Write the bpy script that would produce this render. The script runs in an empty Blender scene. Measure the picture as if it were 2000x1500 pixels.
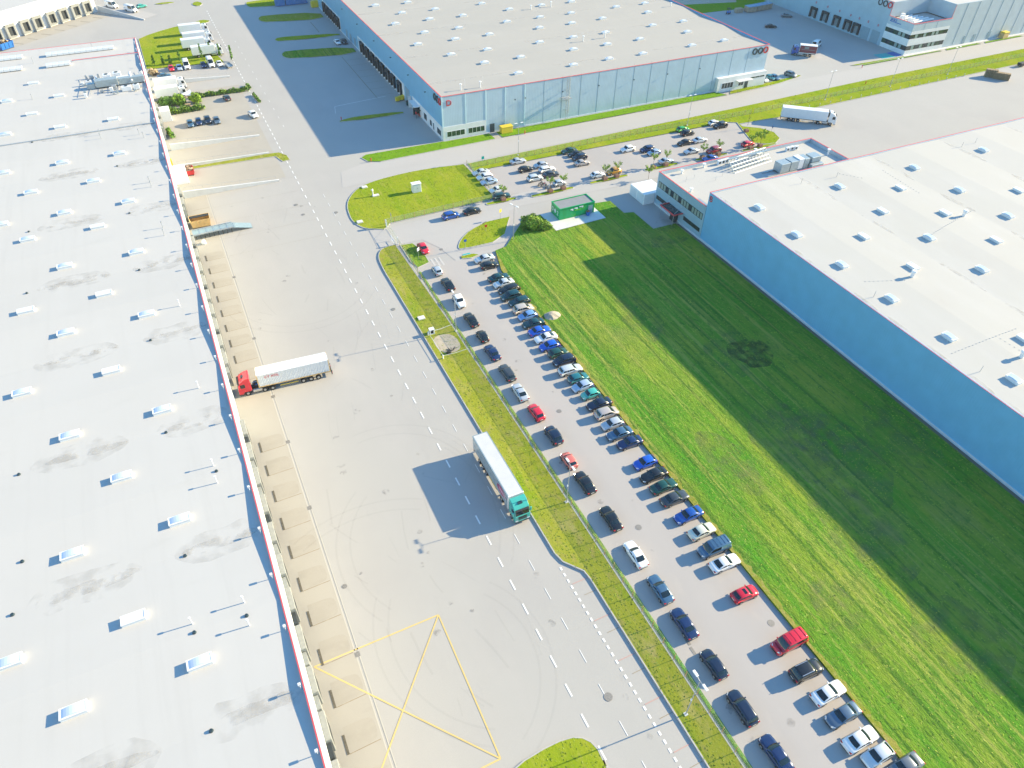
import bpy, bmesh, math, random
from mathutils import Vector, Matrix
R_ = math.radians
rnd = random.Random(7)
scene = bpy.context.scene
COL = scene.collection
HAZE = .00009
SUN_E, SUN_C, SKY_S, EXPO = 4.5, (1.0, .83, .52), .12, 1.38

# ------------------------------------------------------------------ camera (solved from the photograph)
FPX = 1383.197
CAM_H = 88.0
CAM = [[0.9034472553116251, -0.428445870938939, 0.014737453825723425],
       [-0.28128261480543354, -0.6183714520650879, -0.7338234378098948],
       [0.3235168426498215, 0.6588253812250167, -0.679180366011564]]   # right, down, forward

def G(px, py, z=0.0):
    """world x, y of a spot seen at photo pixel (px, py) lying at height z"""
    a, b, c = (px - 1000) / FPX, (py - 750) / FPX, 1.0
    d = [CAM[0][i] * a + CAM[1][i] * b + CAM[2][i] * c for i in range(3)]
    t = (z - CAM_H) / d[2]
    return d[0] * t, d[1] * t

# ------------------------------------------------------------------ helpers
class MB:
    """collects faces and links them as ONE mesh object"""
    def __init__(self):
        self.v, self.f, self.m = [], [], []
    def add(self, verts, faces, mi=0):
        o = len(self.v)
        self.v += [tuple(p) for p in verts]
        for f in faces:
            self.f.append([o + i for i in f]); self.m.append(mi)
        return self
    def box(self, x0, x1, y0, y1, z0, z1, mi=0, top=None):
        a = [(x0, y0, z0), (x1, y0, z0), (x1, y1, z0), (x0, y1, z0), (x0, y0, z1), (x1, y0, z1), (x1, y1, z1), (x0, y1, z1)]
        self.add(a, [(3, 2, 1, 0), (0, 1, 5, 4), (1, 2, 6, 5), (2, 3, 7, 6), (3, 0, 4, 7)], mi)
        self.add(a[4:], [(0, 1, 2, 3)], mi if top is None else top)
        return self
    def rbox(self, cx, cy, ang, hx, hy, z0, z1, mi=0):
        c, s = math.cos(ang), math.sin(ang)
        p = [(cx + x * c - y * s, cy + x * s + y * c) for x, y in ((-hx, -hy), (hx, -hy), (hx, hy), (-hx, hy))]
        return self.prism(p, z0, z1, mi)
    def prism(self, poly, z0, z1, mi=0, top=None, side=True):
        poly = ccw(poly); n = len(poly)
        a = [(x, y, z0) for x, y in poly] + [(x, y, z1) for x, y in poly]
        if side: self.add(a, [(i, (i + 1) % n, n + (i + 1) % n, n + i) for i in range(n)], mi)
        self.add(a, [list(range(n, 2 * n))], mi if top is None else top)
        return self
    def tube(self, p0, p1, r0, r1=None, n=8, mi=0, cap=True):
        r1 = r0 if r1 is None else r1
        p0, p1 = Vector(p0), Vector(p1); d = (p1 - p0).normalized()
        u = d.orthogonal().normalized(); w = d.cross(u)
        vs = []
        for p, r in ((p0, r0), (p1, r1)):
            for i in range(n):
                a = 2 * math.pi * i / n
                vs.append(p + u * (r * math.cos(a)) + w * (r * math.sin(a)))
        fs = [(i, (i + 1) % n, n + (i + 1) % n, n + i) for i in range(n)]
        if cap: fs += [list(range(n))[::-1], list(range(n, 2 * n))]
        return self.add(vs, fs, mi)
    def extrude_xz(self, prof, y0, y1, mi=0):
        n = len(prof)
        a = [(x, y0, z) for x, z in prof] + [(x, y1, z) for x, z in prof]
        self.add(a, [(i, (i + 1) % n, n + (i + 1) % n, n + i) for i in range(n)] + [list(range(n))[::-1], list(range(n, 2 * n))], mi)
        return self
    def build(self, name, mats, parent=None, smooth=False, world=False, bevel=0, bseg=2, fix=True):
        me = bpy.data.meshes.new(name)
        vs = self.v
        if world and parent is not None:
            l = parent.matrix_world.translation if parent.parent is None else parent.matrix_world.translation
            l = origin_of(parent)
            vs = [(x - l[0], y - l[1], z - l[2]) for x, y, z in vs]
        me.from_pydata(vs, [], self.f)
        if not isinstance(mats, (list, tuple)): mats = [mats]
        for m in mats: me.materials.append(m)
        me.polygons.foreach_set('material_index', self.m)
        if fix or bevel:
            bm = bmesh.new(); bm.from_mesh(me)
            if bevel:
                bmesh.ops.remove_doubles(bm, verts=bm.verts, dist=1e-4)
                bmesh.ops.recalc_face_normals(bm, faces=bm.faces)
                es = [e for e in bm.edges if len(e.link_faces) == 2 and e.calc_face_angle(0) > 0.4]
                bmesh.ops.bevel(bm, geom=es, offset=bevel, segments=bseg, affect='EDGES', profile=0.5, clamp_overlap=True)
            else:
                bmesh.ops.recalc_face_normals(bm, faces=bm.faces)
            bm.to_mesh(me); bm.free()
        if smooth: me.polygons.foreach_set('use_smooth', [True] * len(me.polygons))
        me.update()
        o = bpy.data.objects.new(name, me); COL.objects.link(o)
        if parent is not None: o.parent = parent
        return o

def origin_of(o):
    l = Vector(o.location)
    while o.parent is not None:
        o = o.parent; l = l + Vector(o.location)
    return l

def ccw(p):
    p = [(a[0], a[1]) for a in p]
    s = sum(p[i][0] * p[(i + 1) % len(p)][1] - p[(i + 1) % len(p)][0] * p[i][1] for i in range(len(p)))
    return p if s > 0 else p[::-1]

def tag(o, label=None, cat=None, group=None, kind=None):
    if label: o['label'] = label
    if cat: o['category'] = cat
    if group: o['group'] = group
    if kind: o['kind'] = kind
    return o

def thing(name, label, cat, loc=(0, 0, 0), rz=0.0, group=None):
    o = bpy.data.objects.new(name, None); COL.objects.link(o)
    o.empty_display_size = 0.3
    o.location = loc; o.rotation_euler = (0, 0, rz)
    return tag(o, label, cat, group)

KIDS = {}
def kids(o): return [c for c in bpy.data.objects if c.parent is o]

class Proto:
    """a thing with its parts, ready to be copied"""
    def __init__(self, root):
        self.root = root; self.used = False
        ch = {}
        for c in bpy.data.objects:
            if c.parent is not None: ch.setdefault(c.parent.name, []).append(c)
        self.tree = [(c, ch.get(c.name, [])) for c in ch.get(root.name, [])]
    def place(self, loc, rz=0.0, label=None, cat=None, group=None, paint=None, scale=None):
        if not self.used:
            self.used = True; r = self.root; pieces = [c for c, _ in self.tree] + [g for _, gs in self.tree for g in gs]
        else:
            r = self.root.copy(); COL.objects.link(r); pieces = []
            for c, gs in self.tree:
                d = c.copy(); COL.objects.link(d); d.parent = r; pieces.append(d)
                for g in gs:
                    e = g.copy(); COL.objects.link(e); e.parent = d; pieces.append(e)
        r.location = loc; r.rotation_euler = (0, 0, rz)
        if scale: r.scale = (scale, scale, scale)
        for k in ('group',):
            if k in r and group is None: del r[k]
        tag(r, label, cat, group)
        if paint is not None:
            for o in pieces:
                if o.name.split('.')[0] in PAINTED:
                    o.material_slots[0].link = 'OBJECT'; o.material_slots[0].material = paint
        return r
PAINTED = ('body', 'mirror', 'cab', 'door_mirror')

# ------------------------------------------------------------------ materials
def new_mat(name):
    m = bpy.data.materials.new(name); m.use_nodes = True
    nt = m.node_tree; b = nt.nodes['Principled BSDF']
    return m, nt, b
def plain(name, c, rough=0.5, metal=0.0, var=0.06, scale=3.0, coat=0.0, spec=0.5, bump=0.0):
    """a surface colour broken up by faint procedural mottling"""
    m, nt, b = new_mat(name)
    N, Lk = nt.nodes, nt.links
    tc = N.new('ShaderNodeTexCoord'); no = N.new('ShaderNodeTexNoise'); no.inputs['Scale'].default_value = scale; no.inputs['Detail'].default_value = 4
    Lk.new(tc.outputs['Object'], no.inputs['Vector'])
    rp = N.new('ShaderNodeValToRGB')
    rp.color_ramp.elements[0].position = 0.3; rp.color_ramp.elements[1].position = 0.7
    rp.color_ramp.elements[0].color = [max(0, x * (1 - var)) for x in c] + [1]; rp.color_ramp.elements[1].color = [min(1, x * (1 + var)) for x in c] + [1]
    Lk.new(no.outputs['Fac'], rp.inputs['Fac']); Lk.new(rp.outputs['Color'], b.inputs['Base Color'])
    b.inputs['Roughness'].default_value = rough; b.inputs['Metallic'].default_value = metal
    b.inputs['Coat Weight'].default_value = coat; b.inputs['Specular IOR Level'].default_value = spec
    if bump:
        bp = N.new('ShaderNodeBump'); bp.inputs['Strength'].default_value = bump; bp.inputs['Distance'].default_value = 0.02
        Lk.new(no.outputs['Fac'], bp.inputs['Height']); Lk.new(bp.outputs['Normal'], b.inputs['Normal'])
    return m

def layered(name, base, layers, rough=0.9, bump=None, spec=0.3):
    """base colour with (colour, noise scale, stretch, lo, hi, amount) layers; world coordinates"""
    m, nt, b = new_mat(name); N, Lk = nt.nodes, nt.links
    geo = N.new('ShaderNodeNewGeometry'); last = None
    rgb = N.new('ShaderNodeRGB'); rgb.outputs[0].default_value = list(base) + [1]; last = rgb.outputs[0]
    for i, (c, sc, st, lo, hi, amt) in enumerate(layers):
        mp = N.new('ShaderNodeMapping'); mp.inputs['Scale'].default_value = st; mp.inputs['Location'].default_value = (i * 13.7, i * 7.1, 0)
        Lk.new(geo.outputs['Position'], mp.inputs['Vector'])
        no = N.new('ShaderNodeTexNoise'); no.inputs['Scale'].default_value = sc; no.inputs['Detail'].default_value = 6; no.inputs['Roughness'].default_value = 0.62
        Lk.new(mp.outputs['Vector'], no.inputs['Vector'])
        mr = N.new('ShaderNodeMapRange'); mr.inputs['From Min'].default_value = lo; mr.inputs['From Max'].default_value = hi; mr.inputs['To Max'].default_value = amt
        Lk.new(no.outputs['Fac'], mr.inputs['Value'])
        mx = N.new('ShaderNodeMixRGB'); mx.inputs['Color2'].default_value = list(c) + [1]
        Lk.new(mr.outputs['Result'], mx.inputs['Fac']); Lk.new(last, mx.inputs['Color1']); last = mx.outputs['Color']
    Lk.new(last, b.inputs['Base Color'])
    b.inputs['Roughness'].default_value = rough; b.inputs['Specular IOR Level'].default_value = spec
    if bump:
        sc, st, strength, dist = bump
        mp = N.new('ShaderNodeMapping'); mp.inputs['Scale'].default_value = st
        Lk.new(geo.outputs['Position'], mp.inputs['Vector'])
        no = N.new('ShaderNodeTexNoise'); no.inputs['Scale'].default_value = sc; no.inputs['Detail'].default_value = 5; no.inputs['Roughness'].default_value = 0.7
        Lk.new(mp.outputs['Vector'], no.inputs['Vector'])
        bp = N.new('ShaderNodeBump'); bp.inputs['Strength'].default_value = strength; bp.inputs['Distance'].default_value = dist
        Lk.new(no.outputs['Fac'], bp.inputs['Height']); Lk.new(bp.outputs['Normal'], b.inputs['Normal'])
    return m

def cladding(name, c, axis='X', pitch=0.5, rough=0.4, depth=0.02, metal=0.0, var=0.05):
    """profiled metal sheet: standing ribs along one axis"""
    m = plain(name, c, rough, metal, var, 0.35)
    nt = m.node_tree; N, Lk = nt.nodes, nt.links; b = N['Principled BSDF']
    tc = N.new('ShaderNodeTexCoord'); wv = N.new('ShaderNodeTexWave'); wv.wave_type = 'BANDS'; wv.bands_direction = axis; wv.wave_profile = 'SIN'
    wv.inputs['Scale'].default_value = 2 * math.pi / (20 * pitch) ; Lk.new(tc.outputs['Object'], wv.inputs['Vector'])
    bp = N.new('ShaderNodeBump'); bp.inputs['Strength'].default_value = 0.6; bp.inputs['Distance'].default_value = depth
    Lk.new(wv.outputs['Fac'], bp.inputs['Height']); Lk.new(bp.outputs['Normal'], b.inputs['Normal'])
    return m

def mesh_mat(name, c, alpha):
    m, nt, b = new_mat(name); N, Lk = nt.nodes, nt.links
    b.inputs['Base Color'].default_value = list(c) + [1]; b.inputs['Roughness'].default_value = 0.6
    tr = N.new('ShaderNodeBsdfTransparent'); mx = N.new('ShaderNodeMixShader'); mx.inputs[0].default_value = alpha
    out = [n for n in N if n.type == 'OUTPUT_MATERIAL'][0]
    Lk.new(tr.outputs[0], mx.inputs[1]); Lk.new(b.outputs[0], mx.inputs[2]); Lk.new(mx.outputs[0], out.inputs['Surface'])
    return m

M = {}
W1 = (1, 1, 1)
M['yard'] = layered('concrete_yard', (0.43, 0.415, 0.39), [((0.395, 0.375, 0.36), 0.05, W1, .45, .7, .7), ((0.47, 0.445, 0.42), 0.11, (1, .35, 1), .5, .75, .6), ((0.36, 0.345, 0.335), 0.5, (1, .3, 1), .62, .8, .35), ((0.33, 0.32, 0.31), 9.0, W1, .4, .7, .25)], 0.85, (14, W1, .25, .01))
M['apron'] = layered('dock_apron', (0.415, 0.385, 0.335), [((0.385, 0.355, 0.31), 0.16, (1, .6, 1), .45, .7, .7), ((0.35, 0.325, 0.28), 0.8, (.35, 1, 1), .58, .8, .5), ((0.44, 0.41, 0.355), 4, W1, .5, .8, .3)], 0.9, (10, W1, .2, .01))
M['road'] = layered('road_concrete', (0.455, 0.435, 0.415), [((0.41, 0.395, 0.38), 0.09, (.25, 1, 1), .45, .7, .6), ((0.48, 0.455, 0.42), 0.5, (.2, 1, 1), .55, .75, .4), ((0.33, 0.32, 0.31), 8, W1, .4, .7, .2)], 0.85, (14, W1, .2, .01))
M['lot'] = layered('parking_pavers', (0.44, 0.41, 0.39), [((0.39, 0.365, 0.35), 0.08, (1, .25, 1), .45, .7, .7), ((0.50, 0.455, 0.41), 0.3, (1, .5, 1), .55, .75, .5), ((0.34, 0.32, 0.30), 1.1, W1, .68, .8, .35), ((0.34, 0.32, 0.3), 9, W1, .4, .7, .3)], 0.85, (16, W1, .3, .01))
M['kerb'] = layered('kerb_stone', (0.46, 0.45, 0.43), [((0.36, 0.35, 0.34), 0.8, W1, .45, .7, .6)], 0.85)
M['paint_white'] = layered('road_paint_white', (0.80, 0.79, 0.76), [((0.60, 0.58, 0.55), 2.2, W1, .5, .75, .6), ((.45, .43, .41), 11, W1, .62, .8, .6)], 0.6)
M['paint_yellow'] = layered('road_paint_yellow', (0.66, 0.50, 0.19), [((0.50, 0.44, 0.30), 2.5, W1, .5, .75, .6)], 0.6)
M['paint_red'] = layered('road_paint_red', (0.52, 0.30, 0.27), [((0.45, 0.36, 0.33), 2.5, W1, .45, .75, .7)], 0.7)
M['joint'] = layered('slab_joint', (0.28, 0.23, 0.16), [((0.40, 0.35, 0.27), 0.9, W1, .5, .7, .8)], 0.9)
M['channel'] = layered('drain_channel', (0.50, 0.475, 0.42), [((0.50, 0.46, 0.38), 1.2, W1, .5, .7, .7)], 0.8)
M['iron'] = plain('cast_iron', (0.27, 0.255, 0.235), 0.6, 0.3, .2, 6)
M['grate'] = plain('dock_grate', (0.13, 0.115, 0.085), 0.8, 0, .2, 5)
M['tyre_mark'] = mesh_mat('tyre_mark', (0.2, 0.195, 0.19), 0.04)
GR = [((0.34, 0.35, 0.035), 0.10, (1, .5, 1), .42, .66, .8), ((0.17, 0.29, 0.012), 0.25, (1, .3, 1), .52, .70, .7), ((0.36, 0.34, 0.08), 0.7, (1.6, .25, 1), .54, .72, .65), ((0.14, 0.20, 0.014), 1.8, (1.5, .4, 1), .56, .72, .55), ((0.42, 0.40, 0.10), 3.2, W1, .58, .75, .6)]
M['field'] = layered('field_grass', (0.120, 0.270, 0.030), [((0.29, 0.33, 0.045), 0.045, (1, .6, 1), .42, .60, .85), ((0.070, 0.265, 0.022), 0.14, (1.5, .14, 1), .48, .64, .85), ((0.24, 0.22, 0.09), 0.06, (1, .8, 1), .56, .68, .4), ((0.06, 0.15, 0.025), 0.40, (1.9, .03, 1), .53, .62, .75), ((0.33, 0.36, 0.08), 0.60, (1.9, .05, 1), .53, .65, .8), ((0.06, 0.15, 0.025), 1.1, (1.5, .5, 1), .53, .68, .75), ((0.36, 0.39, 0.10), 2.2, W1, .57, .70, .65)], 0.95, (1.6, (1.4, .6, 1), 0.7, .35), 0)
M['lawn'] = layered('lawn_grass', (0.235, 0.315, 0.018), GR, 0.95, (3.2, W1, .4, .15), 0)
M['verge'] = layered('verge_grass', (0.27, 0.295, 0.04), GR + [((0.34, 0.27, 0.11), 0.9, (1, .5, 1), .52, .66, .5), ((0.46, 0.37, 0.16), 0.35, (1, .4, 1), .55, .7, .55)], 0.95, (3.5, W1, .4, .15), 0)
M['dry'] = layered('dry_grass_edge', (0.32, 0.30, 0.07), [((0.22, 0.27, 0.03), 0.9, (1.6, .4, 1), .46, .6, .8), ((0.44, 0.38, 0.16), 1.8, W1, .52, .7, .7), ((0.18, 0.18, 0.05), 3.0, W1, .55, .72, .6)], .95, (4, W1, .5, .2), 0)
M['bright'] = layered('watered_grass', (0.15, 0.30, 0.010), [((0.10, 0.22, 0.008), 0.6, W1, .45, .7, .6), ((0.22, 0.34, 0.02), 2.5, W1, .5, .75, .6)], 0.95, (4, W1, .6, .12), .1)
M['sand'] = layered('sand', (0.50, 0.43, 0.33), [((0.38, 0.33, 0.26), 0.9, W1, .45, .7, .6), ((0.28, 0.26, 0.22), 3.5, W1, .58, .75, .5)], 0.95, (5, W1, .6, .1))
M['gravel'] = layered('dark_gravel', (0.17, 0.155, 0.13), [((0.28, 0.25, 0.2), 6, W1, .45, .7, .6)], 0.95, (20, W1, .6, .05))
ROOFL = [((0.51, 0.495, 0.475), 0.05, (.4, 1, 1), .42, .68, .6), ((0.565, 0.55, 0.53), 0.12, (1, .3, 1), .52, .72, .5), ((0.495, 0.48, 0.46), 0.9, (1, .02, 1), .52, .7, .45), ((0.46, 0.45, 0.425), 0.25, (.3, 1.4, 1), .60, .8, .4), ((0.51, 0.495, 0.465), 3.5, W1, .45, .75, .25)]
M['roof_white'] = layered('roof_membrane_white', (0.54, 0.525, 0.505), ROOFL, 0.85, (3, W1, .10, .02))
M['roof_grey'] = layered('roof_membrane_grey', (0.43, 0.41, 0.375), [((0.395, 0.38, 0.35), 0.05, (.4, 1, 1), .42, .68, .6), ((0.455, 0.435, 0.40), 0.2, (.3, 1, 1), .52, .72, .5), ((0.35, 0.335, 0.31), 0.5, (.4, 1, 1), .64, .8, .35), ((0.40, 0.385, 0.355), 0.9, (1, .02, 1), .52, .7, .4)], 0.85, (3, W1, .10, .02))
M['roof_warm'] = layered('roof_membrane_warm', (0.515, 0.50, 0.465), ROOFL + [((0.46, 0.43, 0.39), 0.07, (1, .5, 1), .56, .72, .4)], 0.85, (3, W1, .10, .02))
def stain_mat(name, c1, c2, alpha, lo=.46, hi=.6, sc=.45):
    m, nt, b = new_mat(name); N, Lk = nt.nodes, nt.links
    geo = N.new('ShaderNodeNewGeometry'); no = N.new('ShaderNodeTexNoise'); no.inputs['Scale'].default_value = 0.9; no.inputs['Detail'].default_value = 7; no.inputs['Roughness'].default_value = .7
    Lk.new(geo.outputs['Position'], no.inputs['Vector'])
    rp = N.new('ShaderNodeValToRGB'); rp.color_ramp.elements[0].position = .45; rp.color_ramp.elements[1].position = .6
    rp.color_ramp.elements[0].color = list(c1) + [1]; rp.color_ramp.elements[1].color = list(c2) + [1]
    Lk.new(no.outputs['Fac'], rp.inputs['Fac']); Lk.new(rp.outputs['Color'], b.inputs['Base Color']); b.inputs['Roughness'].default_value = .85
    n2 = N.new('ShaderNodeTexNoise'); n2.inputs['Scale'].default_value = sc; n2.inputs['Detail'].default_value = 5
    mp = N.new('ShaderNodeMapping'); mp.inputs['Location'].default_value = (31, 17, 0); Lk.new(geo.outputs['Position'], mp.inputs['Vector']); Lk.new(mp.outputs['Vector'], n2.inputs['Vector'])
    mr = N.new('ShaderNodeMapRange'); mr.inputs['From Min'].default_value = lo; mr.inputs['From Max'].default_value = hi; mr.inputs['To Max'].default_value = alpha
    Lk.new(n2.outputs['Fac'], mr.inputs['Value'])
    tr = N.new('ShaderNodeBsdfTransparent'); mx = N.new('ShaderNodeMixShader')
    out = [n for n in N if n.type == 'OUTPUT_MATERIAL'][0]
    Lk.new(mr.outputs['Result'], mx.inputs[0]); Lk.new(tr.outputs[0], mx.inputs[1]); Lk.new(b.outputs[0], mx.inputs[2]); Lk.new(mx.outputs[0], out.inputs['Surface'])
    return m
M['stain'] = stain_mat('puddle_silt', (0.56, 0.535, 0.50), (0.68, 0.65, 0.61), 0.5, .42, .64)
M['grime'] = stain_mat('roof_grime', (0.47, 0.455, 0.43), (0.50, 0.485, 0.455), 0.3, .42, .75)
M['wall_blue'] = cladding('wall_sheet_blue_shaded', (0.165, 0.46, 0.72), 'Y', 0.5, .38, .03)  # grey-blue sheet made bluer and darker, the shade tint put into its colour
M['wall_blue_lit_x'] = cladding('wall_sheet_blue_lit', (0.45, 0.58, 0.68), 'X', 0.5, .38, .012)  # paler copy of the same sheet, sunlit tone put into the colour
M['wall_silver'] = cladding('wall_sheet_silver', (0.30, 0.47, 0.58), 'Y', 0.4, .35, .02)
M['wall_grey_x'] = cladding('wall_sheet_grey', (0.47, 0.55, 0.60), 'X', 0.5, .38, .02)
M['wall_white'] = plain('wall_white', (0.74, 0.75, 0.75), .55, 0, .05, .6)
M['plinth'] = plain('plinth_white', (0.62, 0.68, 0.72), .6, 0, .06, .6)
M['lorry_roof'] = plain('lorry_roof_sheet', (0.60, 0.60, 0.60), .5, 0, .04, .8)
M['wall_far'] = cladding('wall_sheet_far', (0.34, 0.46, 0.54), 'Y', 0.5, .4, .03)
M['wall_shade'] = cladding('wall_sheet_dock_shaded', (0.20, 0.44, 0.62), 'Y', 0.5, .38, .03)  # another shaded copy of the sheet, blue shade tint in its colour
M['red_trim'] = plain('red_coping', (0.72, 0.09, 0.10), .45, 0, .05, 1)
M['pilaster'] = plain('pilaster_pale', (0.56, 0.74, 0.80), .45, 0, .05, 1)
M['seam'] = plain('panel_seam', (0.24, 0.34, 0.40), .6)
M['glass'] = plain('window_glass', (0.025, 0.045, 0.05), .06, 0, .3, 1.2, spec=.7)
M['glass_green'] = plain('window_glass_greenish', (0.03, 0.07, 0.045), .06, 0, .5, 1.2, spec=.6)
M['blind'] = plain('window_blind', (0.24, 0.33, 0.30), .6)
M['black'] = plain('black_rubber', (0.018, 0.019, 0.02), .7, 0, .2, 4)
M['dock'] = plain('dock_curtain', (0.028, 0.036, 0.042), .75, 0, .2, 2)
M['dock_grey'] = plain('dock_shelter_grey', (0.26, 0.27, 0.26), .7, 0, .1, 2)
M['dock_in'] = plain('dock_door', (0.20, 0.23, 0.25), .5, 0, .1, 2)
M['dome'] = plain('skylight_dome', (0.80, 0.82, 0.84), .12, 0, .03, 1, coat=.6)
M['dome_blue'] = plain('skylight_glazing', (0.60, 0.69, 0.82), .08, 0, .06, .6, coat=.8)
M['white'] = plain('white_enamel', (0.80, 0.81, 0.82), .35, 0, .03, 1)
M['steel'] = plain('galvanised_steel', (0.45, 0.48, 0.50), .4, .5, .12, 3)
M['duct'] = plain('duct_sheet', (0.40, 0.47, 0.50), .35, .35, .1, 2)
M['alu'] = plain('aluminium', (0.6, 0.62, 0.64), .3, .8, .06, 3)
M['rust'] = plain('rusty_post', (0.55, 0.30, 0.16), .7, 0, .2, 3)
M['fence'] = mesh_mat('fence_mesh', (0.42, 0.52, 0.33), 0.15)
M['fence_pale'] = mesh_mat('fence_mesh_pale', (0.42, 0.50, 0.36), 0.30)
M['rail'] = plain('rail_grey', (0.42, 0.44, 0.45), .5, .3)
M['yellow'] = plain('yellow_enamel', (0.75, 0.55, 0.04), .45, 0, .06, 2)
M['orange'] = plain('orange_skip', (0.72, 0.48, 0.20), .55, 0, .12, 2)
M['red'] = plain('red_enamel', (0.60, 0.035, 0.04), .4, 0, .06, 2)
M['green_k'] = layered('green_panel', (0.0, 0.33, 0.09), [((0.0, 0.40, 0.16), 0.5, (1, 1, .4), .45, .65, .8), ((0.08, 0.46, 0.04), 0.6, (1, 1, .7), .55, .7, .7)], .4, None, .5)
M['kroof'] = layered('kiosk_roof_felt', (0.25, 0.265, 0.28), [((.30, .315, .33), .7, W1, .45, .7, .6)], .85)
M['lime'] = plain('lime_paint', (0.12, 0.55, 0.02), .45)
M['blue'] = plain('blue_enamel', (0.02, 0.16, 0.50), .4, 0, .06, 2)
M['navy_sign'] = plain('sign_blue', (0.0, 0.11, 0.45), .4)
M['sign_dark'] = plain('sign_dark', (0.03, 0.055, 0.07), .4)
M['sign_teal'] = plain('sign_teal', (0.0, 0.42, 0.42), .4)
M['brick'] = plain('planter_brick', (0.33, 0.16, 0.12), .8, 0, .25, 8)
M['bark'] = plain('bark', (0.16, 0.11, 0.07), .9, 0, .2, 6)
M['leaf'] = plain('leaf_green', (0.11, 0.24, 0.02), .7, 0, .5, 1.5)
M['leaf_dark'] = plain('leaf_dark', (0.075, 0.165, 0.02), .7, 0, .5, 1.2)
M['leaf_lime'] = plain('leaf_lime', (0.20, 0.33, 0.015), .7, 0, .45, 1.5)
M['blade'] = plain('grass_blade', (0.30, 0.38, 0.04), .85, 0, .55, .35)
M['wood'] = plain('stacked_wood', (0.46, 0.34, 0.20), .85, 0, .35, 3)
M['box_card'] = plain('cardboard', (0.42, 0.30, 0.22), .8, 0, .2, 1.5)
M['film'] = plain('blue_film', (0.22, 0.38, 0.55), .35, 0, .15, 1.5)
M['concrete'] = layered('precast_concrete', (0.66, 0.66, 0.65), [((0.55, .55, .54), .6, W1, .45, .7, .6)], .8)
M['rubber'] = plain('tyre_rubber', (0.02, 0.02, 0.021), .8, 0, .1, 5)
M['rim'] = plain('alloy_rim', (0.42, 0.43, 0.44), .35, .6, .1, 5)
M['cglass'] = plain('car_glass', (0.010, 0.020, 0.024), .04, 0, .2, 1, spec=.8)
M['lamp_clear'] = plain('headlamp', (0.62, 0.66, 0.70), .12, .2, .06, 5)
M['lamp_red'] = plain('tail_lamp', (0.45, 0.012, 0.015), .2, 0, .1, 5)
M['trim'] = plain('black_trim', (0.025, 0.027, 0.03), .55, 0, .1, 4)
M['plate'] = plain('number_plate', (0.75, 0.75, 0.72), .5)
def carpaint(n, c, metal=0.0):
    return plain('paint_' + n, c, .28, metal, .03, .8, coat=.7, spec=.5)
P = {n: carpaint(n.replace(' ', '_'), c, m) for n, c, m in [
    ('white', (.80, .81, .82), 0), ('silver', (.52, .56, .60), .25), ('pale silver', (.62, .66, .68), .2), ('light blue silver', (.42, .53, .68), .2), ('silver blue', (.18, .36, .66), .15),
    ('grey', (.16, .18, .20), .2), ('dark grey', (.055, .065, .075), .2), ('black', (.010, .012, .014), 0), ('navy', (.010, .03, .11), .1), ('dark navy', (.010, .022, .055), .1),
    ('blue', (.01, .08, .36), .1), ('bright blue', (.01, .10, .55), 0), ('steel blue', (.06, .14, .24), .2), ('dark green', (.010, .07, .055), .1), ('dark teal', (.008, .055, .065), .1), ('teal', (.02, .17, .20), .15),
    ('turquoise', (.06, .42, .36), 0), ('red', (.62, .012, .035), 0), ('dark red', (.35, .02, .03), 0), ('salmon', (.62, .16, .13), 0), ('orange', (.60, .30, .03), .1), ('green', (.02, .36, .05), 0),
    ('beige', (.66, .66, .55), .1), ('champagne', (.52, .46, .42), .25), ('gold', (.56, .50, .44), .2), ('blue grey', (.11, .17, .24), .3)]}

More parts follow.
